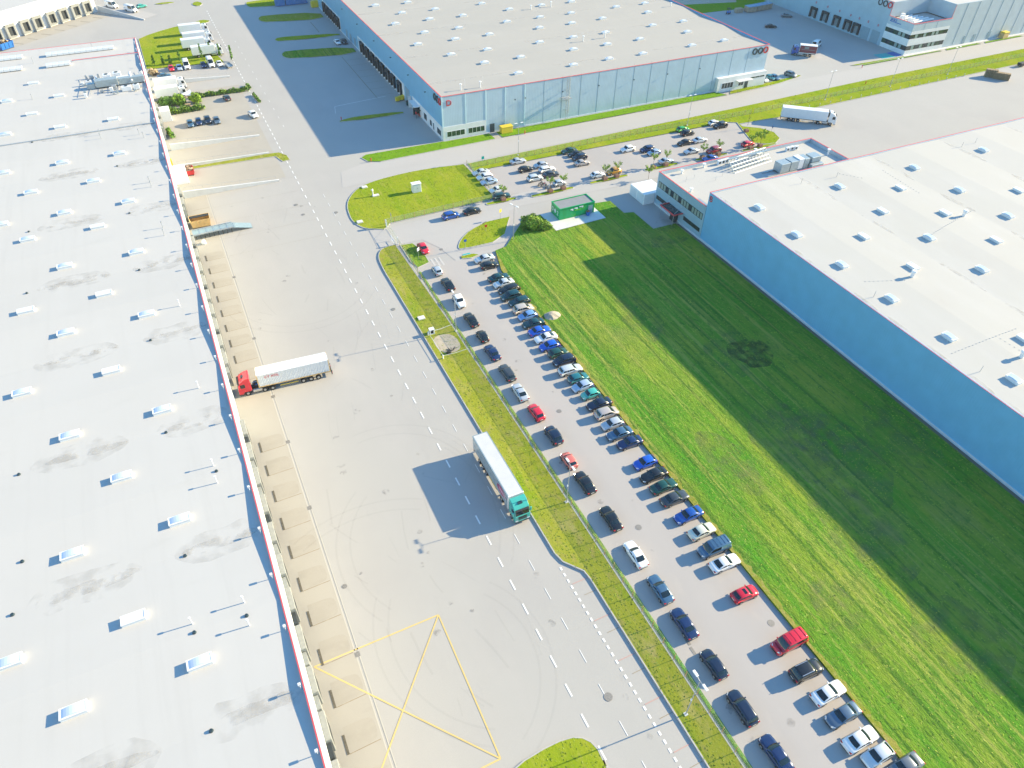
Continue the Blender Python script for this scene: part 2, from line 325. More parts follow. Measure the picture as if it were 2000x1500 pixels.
# ------------------------------------------------------------------ vehicles
def car_proto(kind, L, W, H, xw0, xw1, xr1, xr0, cowl, deck, nose=.62, wr=.30, rails=False, sunroof=False, windows=2, roofribs=0, panel_sides=False):
    root = thing('parked_car', None, None)
    hw = W / 2
    # lower body: rings of half-width, top height along the length
    st = [(-L / 2, .84, .70 if deck < 1.1 else .9, .42), (-L / 2 + .05, .90, deck - .16, .30), (-L / 2 + .22, .96, deck - .03, .22), (xr0, 1.0, deck, .20), ((xr0 * .6 + xw0 * .4), 1.0, (deck + cowl) / 2, .19),
          (xw0, 1.0, cowl, .19), ((xw0 + L / 2) * .5, .985, cowl - .06, .20), (L / 2 - .42, .96, cowl - .14, .21), (L / 2 - .16, .90, nose + .10, .22), (L / 2 - .04, .80, nose - .02, .28), (L / 2, .66, nose - .16, .36)]
    st = sorted(st, key=lambda s: s[0])
    b = MB(); ring = []
    for x, f, zt, zb in st:
        w = hw * f
        half = [(0, zb), (w * .88, zb), (w * .985, zb + .12), (w, zb + (zt - zb) * .55), (w * .985, zt - .13), (w * .90, zt - .02), (w * .55, zt + .012), (0, zt + .02)]
        ring.append([(x, y, z) for y, z in half] + [(x, -y, z) for y, z in half[-2:0:-1]])
    n = len(ring[0]); vs = [p for r in ring for p in r]
    fs = [(i * n + j, i * n + (j + 1) % n, (i + 1) * n + (j + 1) % n, (i + 1) * n + j) for i in range(len(ring) - 1) for j in range(n)]
    fs += [list(range(n)), [(len(ring) - 1) * n + j for j in range(n)][::-1]]
    b.add(vs, fs)
    # cabin hull
    zb0 = min(cowl, deck) - .04; wb = hw * .93; wt = hw * (.80 if H < 1.6 else .86)
    def half(z): return wb + (wt - wb) * max(0, min(1, (z - zb0) / (H - .06 - zb0)))
    prof = [(xw0, cowl - .02), ((xw0 * .55 + xw1 * .45), cowl + (H - cowl) * .50), (xw1, H - .07), (xw1 - .28, H - .015), ((xw1 + xr1) / 2, H), (xr1 + .25, H - .02), (xr1, H - .09), ((xr1 * .5 + xr0 * .5), deck + (H - deck) * .50), (xr0, deck - .02)]
    lat = [-1, -.62, 0, .62, 1]
    def surf(k, s):
        x, z = prof[k]
        bow = .12 if k <= 2 else (-.10 if k >= 6 else 0)
        return (x - bow * s * s * (1 if k != 2 and k != 6 else .5), s * half(z), z - .035 * s * s * (1 if 2 <= k <= 6 else 0))
    vs = [surf(k, s) for k in range(9) for s in lat]
    fs = [(k * 5 + j, k * 5 + j + 1, (k + 1) * 5 + j + 1, (k + 1) * 5 + j) for k in range(8) for j in range(4)]
    fs += [[k * 5 for k in range(9)], [k * 5 + 4 for k in range(9)][::-1]]
    b.add(vs, fs)
    if roofribs:
        for i in range(roofribs):
            x = xr1 + .3 + (xw1 - xr1 - .8) * i / (roofribs - 1)
            b.box(x, x + .10, -wt * .82, wt * .82, H - .03, H + .022)
    body = b.build('body', P['white'], root, smooth=True)
    # glass panels standing slightly proud of the hull
    def glass(name, ks, smax):
        g = MB(); ss = [-smax, -smax * .5, 0, smax * .5, smax]
        pts = []
        for i, k in enumerate(ks):
            for s in ss:
                k0 = int(k); t = k - k0
                a = surf(k0, s); c = surf(min(k0 + 1, 8), s)
                pts.append(Vector([a[q] * (1 - t) + c[q] * t for q in range(3)]) + Vector((.012 if k < 4 else -.012, 0, .012)))
        g.add(pts, [(i * 5 + j, i * 5 + j + 1, (i + 1) * 5 + j + 1, (i + 1) * 5 + j) for i in range(len(ks) - 1) for j in range(4)])
        return g.build(name, M['cglass'], root, smooth=True)
    glass('windscreen', [.12, 1, 1.95], .90)
    glass('rear_window', [6.08, 7, 7.75 if deck < 1.15 else 7.4], .84)
    if rails:
        for s in (-1, 1):
            r_ = MB(); r_.box(xr1 + .1, xw1 - .15, s * wt * .86 - .03, s * wt * .86 + .03, H - .06, H + .035); r_.build('roof_rail', M['alu'], root)
    if sunroof:
        r_ = MB(); r_.box(xw1 - .75, xw1 - .30, -.42, .42, H - .03, H + .012); r_.build('sunroof', M['cglass'], root)
    zl, zh = max(cowl, deck) + .02, H - .17
    f = lambda t0, z: t0
    xf0, xf1 = xw0 - .30, xw1 - .10; xb0, xb1 = xr0 + .28, xr1 + .16
    mid = (xw1 + xr1) * .5 + .05
    spans = [((xf0, xf1), (mid + .05, mid + .05))]
    if windows >= 2 and not panel_sides: spans.append(((mid - .05, mid - .05), (xb0, xb1)))
    if windows == 3:
        m2 = (mid + xb1) / 2
        spans = [spans[0], ((mid - .05, mid - .05), (m2 + .05, m2 + .05)), ((m2 - .05, m2 - .05), (xb0, xb1))]
    for s in (-1, 1):
        for (a0, a1), (c0, c1) in spans:
            g = MB(); o_ = .014
            q = [(a0, s * (half(zl) + o_), zl), (a1, s * (half(zh) + o_), zh), (c1, s * (half(zh) + o_), zh), (c0, s * (half(zl) + o_), zl)]
            q2 = [(x, y - s * .03, z) for x, y, z in q]
            g.add(q + q2, [(0, 1, 2, 3), (0, 4, 5, 1), (1, 5, 6, 2), (2, 6, 7, 3), (3, 7, 4, 0)])
            g.build('side_window', M['cglass'], root)
    # wheels
    xa, xc = L / 2 - .80, -L / 2 + .80 if L < 5.5 else -L / 2 + 1.2
    if L > 4.5 and L < 5.5: xa, xc = L / 2 - .88, -L / 2 + .98
    tyre = MB(); tyre.tube((0, -.1, 0), (0, .1, 0), wr, n=16)
    for x in (xa, xc):
        for s in (-1, 1):
            a = MB(); a.tube((x, s * (hw - .30), wr + .02), (x, s * (hw + .004), wr + .02), wr + .075, n=18); a.build('wheel_arch', M['trim'], root)
            w = MB(); w.tube((0, s * -.10, 0), (0, s * .10, 0), wr, n=16); wo = w.build('wheel', M['rubber'], root); wo.location = (x, s * (hw - .075), wr)
            r_ = MB(); r_.tube((0, s * .05, 0), (0, s * .112, 0), wr * .66, n=12); r_.build('rim', M['rim'], wo)
    for s in (-1, 1):
        h = MB(); x1 = L / 2 - .07
        h.add([(x1 - .10, s * hw * .84, nose + .02), (x1 + .045, s * hw * .50, nose - .03), (x1 - .05, s * hw * .50, nose + .115), (x1 - .30, s * hw * .90, nose + .15)], [(0, 1, 2, 3)])
        h.v = [(x + .02, y * 1.02, z + .012) for x, y, z in h.v]; h.add([(x - .06, y * .96, z - .05) for x, y, z in h.v], [(0, 1, 2, 3)]); h.f += [(0, 1, 5, 4), (1, 2, 6, 5), (2, 3, 7, 6), (3, 0, 4, 7)]; h.m += [0] * 4
        h.build('headlight', M['lamp_clear'], root)
        t = MB(); zt = deck - .14; t.box(-L / 2 - .012, -L / 2 + .16, min(s * hw * .60, s * hw * .935), max(s * hw * .60, s * hw * .935), zt - .17, zt)
        t.build('tail_light', M['lamp_red'], root, bevel=.02, bseg=1)
        m_ = MB(); m_.box(xw0 - .42, xw0 - .26, s * (hw + .02) - .10, s * (hw + .02) + .12, cowl + .0, cowl + .15)
        m_.build('mirror', P['white'], root, bevel=.03, bseg=1)
    g = MB(); g.box(L / 2 - .06, L / 2 + .014, -hw * .45, hw * .45, .30, nose - .20); g.build('grille', M['trim'], root)
    g = MB(); g.box(-L / 2 - .014, -L / 2 + .05, -hw * .7, hw * .7, .30, .42); g.build('bumper', M['trim'], root)
    g = MB(); g.box(-L / 2 - .018, -L / 2 + .03, -.26, .26, .56, .68); g.build('number_plate', M['plate'], root)
    return Proto(root)

CAR = {
    'hatchback': car_proto('hatchback', 4.10, 1.74, 1.46, .98, .30, -1.30, -1.86, .96, 1.00),
    'saloon': car_proto('saloon', 4.65, 1.80, 1.44, 1.02, .36, -.92, -1.58, .94, .98),
    'coupe': car_proto('coupe', 4.70, 1.82, 1.40, .92, .22, -.85, -1.72, .92, .98),
    'estate': car_proto('estate', 4.72, 1.80, 1.47, 1.08, .44, -1.78, -2.18, .95, .98, windows=3),
    'suv': car_proto('suv', 4.50, 1.86, 1.68, 1.08, .52, -1.62, -2.06, 1.08, 1.10, nose=.74, wr=.35, rails=True),
    'minivan': car_proto('minivan', 4.45, 1.80, 1.64, 1.32, .50, -1.60, -2.02, 1.02, 1.04, nose=.68, windows=3),
    'small_car': car_proto('small_car', 3.62, 1.64, 1.48, .95, .38, -1.18, -1.64, .98, 1.0, wr=.28),
    'sunroof_hatchback': car_proto('sunroof_hatchback', 4.10, 1.74, 1.46, .98, .30, -1.30, -1.86, .96, 1.00, sunroof=True),
    'van': car_proto('van', 4.95, 1.92, 1.95, 1.62, .98, -2.28, -2.42, 1.14, 1.14, nose=.80, wr=.34, windows=1, roofribs=5, panel_sides=True),
    'minibus': car_proto('minibus', 4.85, 1.90, 1.93, 1.60, .96, -2.22, -2.36, 1.12, 1.12, nose=.80, wr=.34, windows=3, roofribs=4),
    'tall_van': car_proto('tall_van', 5.90, 2.02, 2.55, 2.10, 1.40, -2.75, -2.90, 1.28, 1.28, nose=.92, wr=.36, windows=1, panel_sides=True),
    'crossover': car_proto('crossover', 4.35, 1.80, 1.60, 1.02, .42, -1.35, -1.95, 1.05, 1.10, nose=.72, wr=.34),
}
TYPE_WORD = {'hatchback': 'hatchback', 'saloon': 'saloon', 'coupe': 'coupe', 'estate': 'estate car', 'suv': 'SUV with roof rails', 'minivan': 'people carrier', 'small_car': 'small hatchback', 'sunroof_hatchback': 'hatchback with dark sunroof',
             'van': 'panel van', 'minibus': 'minibus', 'tall_van': 'tall panel van', 'crossover': 'crossover'}
def car(kind, colour, x, y, heading, label, group):
    cat = {'van': 'van', 'minibus': 'van', 'tall_van': 'van'}.get(kind, 'car')
    p = CAR[kind]
    r = p.place((x, y, 0.02), R_(heading + rnd.gauss(0, 1.1)), label, cat, group, P[colour])
    r.scale = (rnd.uniform(.97, 1.03), rnd.uniform(.98, 1.02), rnd.uniform(.98, 1.02))
    if cat == 'van': r.name = 'parked_van'
    return r
ORD = ['first', 'second', 'third', 'fourth', 'fifth', 'sixth', 'seventh', 'eighth', 'ninth', 'tenth', 'eleventh', 'twelfth', 'thirteenth', 'fourteenth', 'fifteenth', 'sixteenth', 'seventeenth', 'eighteenth', 'nineteenth', 'twentieth'] + \
      ['twenty-' + s for s in ('first', 'second', 'third', 'fourth', 'fifth', 'sixth', 'seventh', 'eighth', 'ninth')] + ['thirtieth'] + ['thirty-' + s for s in ('first', 'second', 'third', 'fourth', 'fifth', 'sixth', 'seventh', 'eighth', 'ninth')] + ['fortieth', 'forty-first']
# ------------------------------------------------------------------ ground, roads, lawns
def struct(name, mb, m, smooth=False):
    return tag(mb.build(name, m, smooth=smooth), kind='structure')
def sheet(name, poly, z, m):
    b = MB(); b.prism(poly, z, z, side=False); return struct(name, b, m)
def strip_poly(pts, w):
    """closed outline of a line of width w"""
    L_, R2 = [], []
    n = len(pts)
    for i in range(n):
        a = Vector(pts[max(0, i - 1)]); c = Vector(pts[min(n - 1, i + 1)]); d = (c - a).normalized(); nn = Vector((-d.y, d.x))
        p = Vector(pts[i]); L_.append(tuple(p + nn * w / 2)); R2.append(tuple(p - nn * w / 2))
    return L_, R2
def ribbon(mb, pts, w, z, mi=0):
    l, r = strip_poly(pts, w); n = len(pts)
    mb.add([(x, y, z) for x, y in l] + [(x, y, z) for x, y in r], [(n + i, n + i + 1, i + 1, i) for i in range(n - 1)], mi)
def bar(mb, pts, w, z0, z1, mi=0):
    """ribbon with height (kerbs, low walls)"""
    l, r = strip_poly(pts, w); n = len(pts)
    v = [(x, y, z1) for x, y in l] + [(x, y, z1) for x, y in r] + [(x, y, z0) for x, y in l] + [(x, y, z0) for x, y in r]
    f = [(n + i, n + i + 1, i + 1, i) for i in range(n - 1)] + [(i, i + 1, 2 * n + i + 1, 2 * n + i) for i in range(n - 1)] + [(n + i + 1, n + i, 3 * n + i, 3 * n + i + 1) for i in range(n - 1)]
    f += [(0, 2 * n, 3 * n, n), (n - 1, 2 * n - 1, 4 * n - 1, 3 * n - 1)]
    mb.add(v, f, mi)
def arc(cx, cy, r, a0, a1, n=8):
    return [(cx + r * math.cos(R_(a0 + (a1 - a0) * i / n)), cy + r * math.sin(R_(a0 + (a1 - a0) * i / n))) for i in range(n + 1)]
def smooth_poly(p, it=2):
    for _ in range(it):
        q = []
        for i in range(len(p)):
            a, b = p[i], p[(i + 1) % len(p)]
            q += [(a[0] * .75 + b[0] * .25, a[1] * .75 + b[1] * .25), (a[0] * .25 + b[0] * .75, a[1] * .25 + b[1] * .75)]
        p = q
    return p
def smooth_line(p, it=2):
    for _ in range(it):
        q = [p[0]]
        for i in range(len(p) - 1):
            a, b = p[i], p[i + 1]
            q += [(a[0] * .75 + b[0] * .25, a[1] * .75 + b[1] * .25), (a[0] * .25 + b[0] * .75, a[1] * .25 + b[1] * .75)]
        p = q + [p[-1]]
    return p

sheet('ground', [(-1500, -600), (2500, -600), (2500, 2500), (-1500, 2500)], -0.02, M['yard'])
sheet('dock_apron', [(-4.5, -10), (1.6, -10), (1.6, 182.5), (-4.5, 182.5)], 0.004, M['apron'])
sheet('dock_apron', [(-4.5, 183), (22, 183), (22, 255), (-4.5, 255)], 0.004, M['apron'])
tlx = lambda u, v: (-50.8 + u * .765 + v * .643, 331.2 + u * .643 - v * .765)
sheet('dock_apron', [tlx(-30, 0), tlx(44, 0), tlx(44, 9), tlx(-30, 9)], 0.004, M['apron'])
sheet('access_road', [(34, 171.3), (420, 176.8), (420, 188.2), (196, 184.3), (170, 182.2), (43, 182.6), (36, 180)], 0.004, M['road'])
sheet('parking_lot', [(39, -5), (55.3, -5), (55.3, 120), (58, 127.5), (49.6, 127), (38.6, 131)], 0.006, M['lot'])
sheet('gate_road', smooth_line([(33.5, 139.5), (38.5, 139), (44, 139), (46.5, 134), (48, 127), (57, 127.5), (60, 128), (68.5, 137.5), (71, 144), (100, 143), (118, 143), (118, 151), (68, 150), (60, 148), (38, 147), (34, 148)], 0), 0.010, M['road'])
sheet('staff_parking', [(69, 150.4), (152.6, 147), (152.6, 164.9), (69, 165.4)], 0.014, M['lot'])

def lawn(name, poly, m, h=.13, kerb=True, kw=.16, tuft=True):
    b = MB(); b.prism(poly, -0.01, h); o = struct(name, b, m)
    if kerb:
        k = MB(); p = ccw(poly); bar(k, p + [p[0], p[1]], kw, -0.01, h + .012); struct('kerb', k, M['kerb'])
    LAWNS.append((ccw(poly), h, m))
    return o
LAWNS = []
# long planted strip between the lorry yard and the car park
strip = [(37.6, 138.8)] + smooth_line([(37.6, 139.2), (34.2, 139.0), (32.4, 136.0), (32.0, 131), (32.0, 125)], 2) + [(32.0, 104.4), (32.0, 50), (32.4, 48.2), (34.4, 45.6), (34.6, 44), (34.6, -8), (38.3, -8), (38.3, 105)]
lawn('verge', strip, M['verge'], .20)
lawn('verge', [(38.75, -8), (39.2, -8), (39.2, 126.5), (38.75, 126.5)], M['field'], .10, kerb=False)
lawn('verge', smooth_line([(38.6, 138.6), (41.5, 138.2), (42.5, 134), (42.2, 129.2), (39.2, 128.2), (38.6, 131)], 0), M['field'], .12)
# the big mown field
fpoly = [(55.5, -8), (102.6, -8), (102.6, 120.5), (96.2, 120.6), (96.2, 129.3), (93.8, 130), (93.8, 136.6), (88.5, 137.3), (88.5, 129.6), (74.3, 129.2), (74.3, 137.6), (70.0, 137.0), (68.6, 136.2), (60.6, 127.9), (57.6, 127.3), (55.5, 119.5)]
lawn('field', fpoly, M['field'], .34, kerb=False)
sheet('dry_grass_edge', [(55.5, -8), (56.5, -8)] + [(56.2 + rnd.uniform(-.35, .35), -4 + k * .8) for k in range(154)] + [(57.6, 127.2), (55.5, 119.5)], .346, M['dry'])
# gate corner with the cabinet
lawn('verge', smooth_line([(67.9, 170.9), (57.2, 172.6), (47, 172.2), (39.5, 170.6), (35.6, 167.4), (32.6, 162.5), (31.6, 156), (31.8, 152.2), (33.4, 148.8), (37.4, 146.9)], 2) + [(38.4, 147.6), (39.5, 148.9), (67.9, 150.1)], M['lawn'], .14)
# curb island inside the gate
lawn('verge', smooth_line([(67.3, 140.2), (61.3, 131.0), (50.6, 131.2), (50.4, 132.4), (52.4, 135.4), (56.0, 138.3), (61, 140.2)], 1), M['lawn'], .13)
lawn('verge', [(49.6, 128.6), (49.4, 127.6), (51.5, 127.0), (53.6, 127.5), (52.6, 128.5)], M['lawn'], .12)
sheet('footpath', [(49.7, 130.9), (50.4, 129.2), (53.4, 128.9), (60.0, 128.1), (68.6, 137.0), (70.4, 143.6), (68.4, 142.8), (61.6, 130.7)], 0.016, M['lot'])
# strips by the access road
lawn('verge', [(44.4, 183.0), (47.6, 181.6), (82.6, 182.4), (82.4, 186.6), (68.4, 186.6), (68.0, 186.9), (45, 187.4), (43.4, 186)], M['bright'], .12)
lawn('verge', [(85.0, 182.5), (167, 183.0), (165.0, 186.8), (84.7, 186.7)], M['bright'], .12)
sheet('footpath', [(82.7, 182.6), (84.9, 182.6), (84.6, 186.7), (82.5, 186.7)], 0.012, M['apron'])
lawn('verge', smooth_line([(68.9, 165.9), (152.6, 165.2), (155.6, 163.6), (152.9, 156.5), (150.6, 150), (155.6, 146.5), (160.1, 149.3), (161.4, 153.5), (159.5, 157.5), (155.4, 160.6), (155.6, 162.5), (170, 161.6), (188, 163.0), (320, 165.3), (320, 175.9), (224.8, 175.0), (160, 172.9), (68.9, 170.9)], 0), M['lawn'], .13)
lawn('verge', smooth_line([(168.4, 183.2), (187.5, 184.0), (197.6, 186.0), (203.4, 187.3), (201.0, 188.3), (195, 187.2), (170, 185.4)], 1), M['lawn'], .12)
lawn('verge', smooth_line([(226.6, 188.1), (229.5, 187.0), (249.8, 187.4)], 1) + [(252.8, 187.4), (252.8, 187.9), (229.5, 188.4)], M['lawn'], .12)
for a, c in ((231, 271.5), (274.0, 293.2), (295.6, 318), (320, 345)):
    lawn('verge', [(a, 186.3), (c, 186.5), (c - .6, 187.3), (a + .4, 187.2)] if a < 240 else [(a, 186.3), (c, 186.5), (c - 1, 187.7), (a + 1, 187.6)], M['bright'], .10)
lawn('far_meadow', [(214, 262.5), (252, 260.6), (310, 330), (230, 420), (195, 420), (195, 300)], M['bright'], .1, kerb=False)
sheet('bare_ground', [(214, 276), (240, 270), (262, 300), (240, 330), (212, 318)], .106, M['sand'])
# shaded islands on the dock side of the middle warehouse
for pts, m in (([(43.5, 272.9), (66.9, 268.9), (66.9, 277.6), (43.5, 282.3), (41.2, 279.5), (41.2, 275.5)], 'field'), ([(43.5, 293.2), (66.6, 291.6), (66.6, 294.6), (52, 297.5), (44, 298.6), (42.0, 296)], 'lawn'),
               ([(44, 319), (66.6, 314.5), (66.6, 325.0), (44, 329), (41.6, 326), (41.6, 321.5)], 'verge'), ([(42, 341), (64, 341), (64, 350), (42, 352), (40.4, 347)], 'lawn'), ([(44.4, 211.6), (64, 210.2), (64.8, 212.4), (50, 214.2), (44.6, 213.2)], 'verge')):
    lawn('planted_island', smooth_poly(pts, 1), M[m], .12)
lawn('verge', [(-4.3, 282), (-4.3, 316.5), (-1, 320), (4, 323.6), (9, 326.4), (12.4, 327.4), (12.3, 295), (20, 287), (21, 278.6), (-3, 281.2)], M['lawn'], .1)
lawn('verge', smooth_poly([(-1.2, 209.9), (-1.2, 207.6), (24.5, 195.4 + 8), (26.2, 201.6), (26.4, 197.4), (24.6, 197.4), (24.0, 200.6), (20, 203.4)], 1)[2:] , M['verge'], .1) if False else None
lawn('verge', [(-1.0, 199.0), (-.6, 197.4), (22.0, 196.3), (23.2, 192.4), (25.2, 192.6), (25.0, 195.8), (23.4, 198.4), (20.0, 198.8)], M['verge'], .12)
bi = [(23.9, 22), (24.0, 24.6), (22.6, 26.3), (19.6, 26.8), (14.2, 26.4), (9, 24.2), (9, -6), (23.9, -6)]
lawn('verge', smooth_line(bi[:6], 1) + bi[6:], M['lawn'], .14)
for cx, cy, w, d in ((20.6, 329.5, 7, 6), (9.6, 362, 10, 3.5), (22, 356, 5, 9)):
    lawn('planted_island', smooth_poly([(cx - w / 2, cy), (cx, cy - d / 2), (cx + w / 2, cy), (cx, cy + d / 2)], 1), M['lawn'], .12)
# pads and paths
sheet('kiosk_pad', [(74.4, 129.3), (88.4, 129.7), (88.4, 137.6), (74.4, 137.7)], .35, M['concrete'])
sheet('forecourt', [(93.9, 130.1), (103.6, 130.1), (103.6, 138), (93.9, 138)], .022, M['lot'])
sheet('forecourt', [(96.3, 120.7), (103.6, 120.7), (103.6, 130.1), (96.3, 130.1)], .018, M['lot'])
sheet('gravel_margin', [(102.7, -8), (103.7, -8), (103.7, 120.5), (102.7, 120.5)], .02, M['gravel'])
sheet('footpath', [(165.4, 183.2), (168.2, 183.2), (170.0, 185.6), (186, 187.1), (186, 188.0), (166, 187.2)], .012, M['lot'])
sheet('footpath', [(253.4, 187.7), (350, 189.0), (350, 190), (253.4, 189.2)], .020, M['concrete'])
# dug-up patch in the strip
sheet('excavation', smooth_poly([(32.9, 104.0), (37.6, 103.6), (37.6, 97.8), (33.2, 98.0)], 2), .215, M['sand'])
# kerb return with red brick edge along the car park lawn
def worn(name, px, py, rx, ry, m, z):
    cx, cy = G(px, py, z); pts = [(cx + rx * rnd.uniform(.75, 1.2) * math.cos(a), cy + ry * rnd.uniform(.75, 1.2) * math.sin(a)) for a in [6.283 * i / 14 for i in range(14)]]
    return sheet(name, smooth_poly(pts, 2), z, m)
M['worn'] = stain_mat('worn_earth', (0.17, 0.18, 0.07), (0.25, 0.24, 0.12), .45, .40, .80, .35); M['rank'] = stain_mat('rank_grass', (0.04, 0.09, 0.012), (0.07, 0.14, 0.02), .7, .36, .62, .6)
for px, py, rx, ry, m in ((1440, 690, 6, 7, 'worn'), (1465, 688, 4, 4.5, 'rank'), (1640, 880, 7, 12, 'worn'), (1760, 850, 6, 8, 'worn'), (1560, 860, 7, 10, 'worn'), (1690, 1040, 6, 10, 'worn'), (1880, 1250, 6, 8, 'worn'), (1300, 470, 6, 3, 'worn'), (1250, 620, 4, 9, 'worn'), (1420, 900, 4, 8, 'worn'), (1650, 1200, 3, 7, 'worn')):
    worn('worn_patch', px, py, rx, ry, M[m], .350 + .002 * rnd.random() + (.004 if m == 'rank' else 0))
for px, py, rx, ry in ((1300, 440, 3, 3), (1335, 437, 2.5, 2.0)):
    worn('worn_patch', px, py, rx, ry, M['worn'], .356)
M['pad'] = layered('dock_pad', (0.395, 0.362, 0.31), [((0.36, 0.33, 0.28), 0.5, (.4, 1, 1), .45, .7, .8), ((0.42, 0.385, 0.325), 1.3, W1, .52, .72, .6)], .9)
DOCKS = [152.2, 146.6, 140.8, 135.3, 129.9, 124.6, 119.4, 114.2, 108.6, 89.8, 84.3, 78.6, 72.9, 67.4, 61.6, 55.9, 50.0, 44.1, 38.2, 32.4, 26.6]
pad = MB()
for yy in DOCKS: pad.prism(smooth_line([(-2.5, yy - 2.3), (.6, yy - 2.2), (1.2, yy - 1.6), (1.2, yy + .3), (.5, yy + .9), (-2.5, yy + .9)], 1), .0075, .0075, side=False)
struct('dock_pad', pad, M['pad'])
oil = MB(); M['oil'] = stain_mat('oil_stain', (0.24, 0.23, 0.22), (0.32, 0.31, 0.30), .4, .44, .72, 1.2)
for k in range(70):
    x, y = (rnd.uniform(3, 31), rnd.uniform(22, 175)) if k < 42 else (rnd.choice((42, 46, 52, 53)) + rnd.uniform(-2, 2), rnd.uniform(5, 120))
    a = rnd.uniform(.15, .7); oil.prism(smooth_poly([(x + a * rnd.uniform(.5, 1.3) * math.cos(t), y + a * rnd.uniform(.5, 1.3) * math.sin(t)) for t in [6.283 * i / 9 for i in range(9)]], 1), .0605 + k * .0002, .0605 + k * .0002, side=False)
oil.v = [(x, y, z - .0395) for x, y, z in oil.v]
struct('oil_stains', oil, M['oil'])
# --- painted lines
mk = MB()
y = -6.0
while y < 345:
    ribbon(mk, [(24.25, y), (24.25, y + 1.75)], .24, .010); y += 4.08 if y < 175 else 3.3
y = -6.0
while y < 172:
    ribbon(mk, [(28.0 + (y - 20) * .004, y), (28.0 + (y + 1.9 - 20) * .004, y + 1.9)], .11, .010); y += 4.97
y = 215
while y < 300:
    ribbon(mk, [(28.4, y), (28.4, y + 1.8)], .12, .010); y += 7
y = -6.0
while y < 48:
    ribbon(mk, [(31.65, y), (31.65, y + .55)], .30, .010); y += 1.083

ribbon(mk, [(46.2, 224.4), (63.5, 226.4)], .18, .010); ribbon(mk, [(46.2, 224.4), (45.0, 219)], .10, .010)
struct('road_markings', mk, M['paint_white'])
zb = MB()
for i in range(3): ribbon(zb, [(43.0 + i * .95, 126.9), (43.0 + i * .95, 130.4)], .42, .018)
struct('crossing_stripes', zb, layered('faded_paint', (.55, .53, .50), [((.46, .43, .41), 3, W1, .42, .66, .8)], .8))
yl = MB(); c0, c1, c2, c3 = (-3.7, 47.9), (13.2, 48.0), (13.2, 27.9), (-3.7, 27.9)
for a, b_ in ((c0, c1), (c1, c2), (c2, c3), (c0, c2), (c1, c3)): 
    yl_z = .010 + .004 * ((a, b_) in ((c0, c2), (c1, c3))) + (.004 if (a, b_) == (c1, c3) else 0)
    ribbon(yl, [a, b_], .19, yl_z)
struct('yellow_box_marking', yl, M['paint_yellow'])
rl = MB()
for i in range(9):
    yy = 44.5 - 6.15 * i
    ribbon(rl, [(31.9, yy), (34.4, yy)], .10, .010)
struct('bay_lines', rl, M['paint_red'])
jl = MB()
for i in range(9):
    yy = 42.3 - 6.15 * i
    ribbon(jl, [(32.6, yy), (34.4, yy)], .07, .010)
DOCKS = [152.2, 146.6, 140.8, 135.3, 129.9, 124.6, 119.4, 114.2, 108.6, 89.8, 84.3, 78.6, 72.9, 67.4, 61.6, 55.9, 50.0, 44.1, 38.2, 32.4, 26.6]
for yy in DOCKS + [176.8, 171.6]:
    ribbon(jl, [(-2.5, yy - 2.4), (1.3, yy - 2.3)], .10, .010)
for i in range(14):
    yy = 150 + 8 * i
    ribbon(jl, [(4.6 if yy > 182 else 2, yy), (24, yy + .3)], .03, .007)
for i in range(10):
    ribbon(jl, [(60.5, 228 + i * 6.0), (66.8, 228 + i * 6.0)], .12, .010)
ribbon(jl, [(60.5, 226), (60.5, 268)], .22, .014); ribbon(jl, [(60.0, 299), (60.0, 313)], .3, .010)
for yy in (100.0, 94.4):
    pass
struct('slab_joints', jl, M['joint'])
ch = MB()
ribbon(ch, [(1.95, -8), (1.95, 183)], .16, .010); ribbon(ch, [(1.55, -8), (1.55, 183)], .16, .010)
struct('drain_channel', ch, M['channel'])
tm = MB()
def tyre(cx, cy, r, a0, a1, gauge=2.0, w=.28):
    for k in (0, 1): ribbon(tm, arc(cx, cy, r + gauge * k, a0, a1, 26), w, .014 + TM[0] * .0006); TM[0] += 1
TM = [0]
tyre(14.5, 70, 13.0, 10, 100); tyre(6.0, 65.0, 22, -35, 30); tyre(20, 60, 15, 130, 215); tyre(22, 45, 16, 150, 240); tyre(14, 132, 14, 195, 330); tyre(10, 40, 13, -60, 40); tyre(8, 50, 18, 60, 120)
struct('tyre_marks', tm, M['tyre_mark'])
sk = MB()
for i in range(60):
    x = rnd.uniform(3, 30); y = rnd.uniform(25, 165); a = rnd.gauss(1.57, .35); l = rnd.uniform(1.5, 8)
    ribbon(sk, [(x, y), (x + l * .5 * math.cos(a) + rnd.uniform(-.2, .2), y + l * .5 * math.sin(a)), (x + l * math.cos(a), y + l * math.sin(a))], rnd.uniform(.1, .35), .030 + i * .0004)
struct('skid_marks', sk, mesh_mat('skid_mark', (.25, .24, .23), .05))

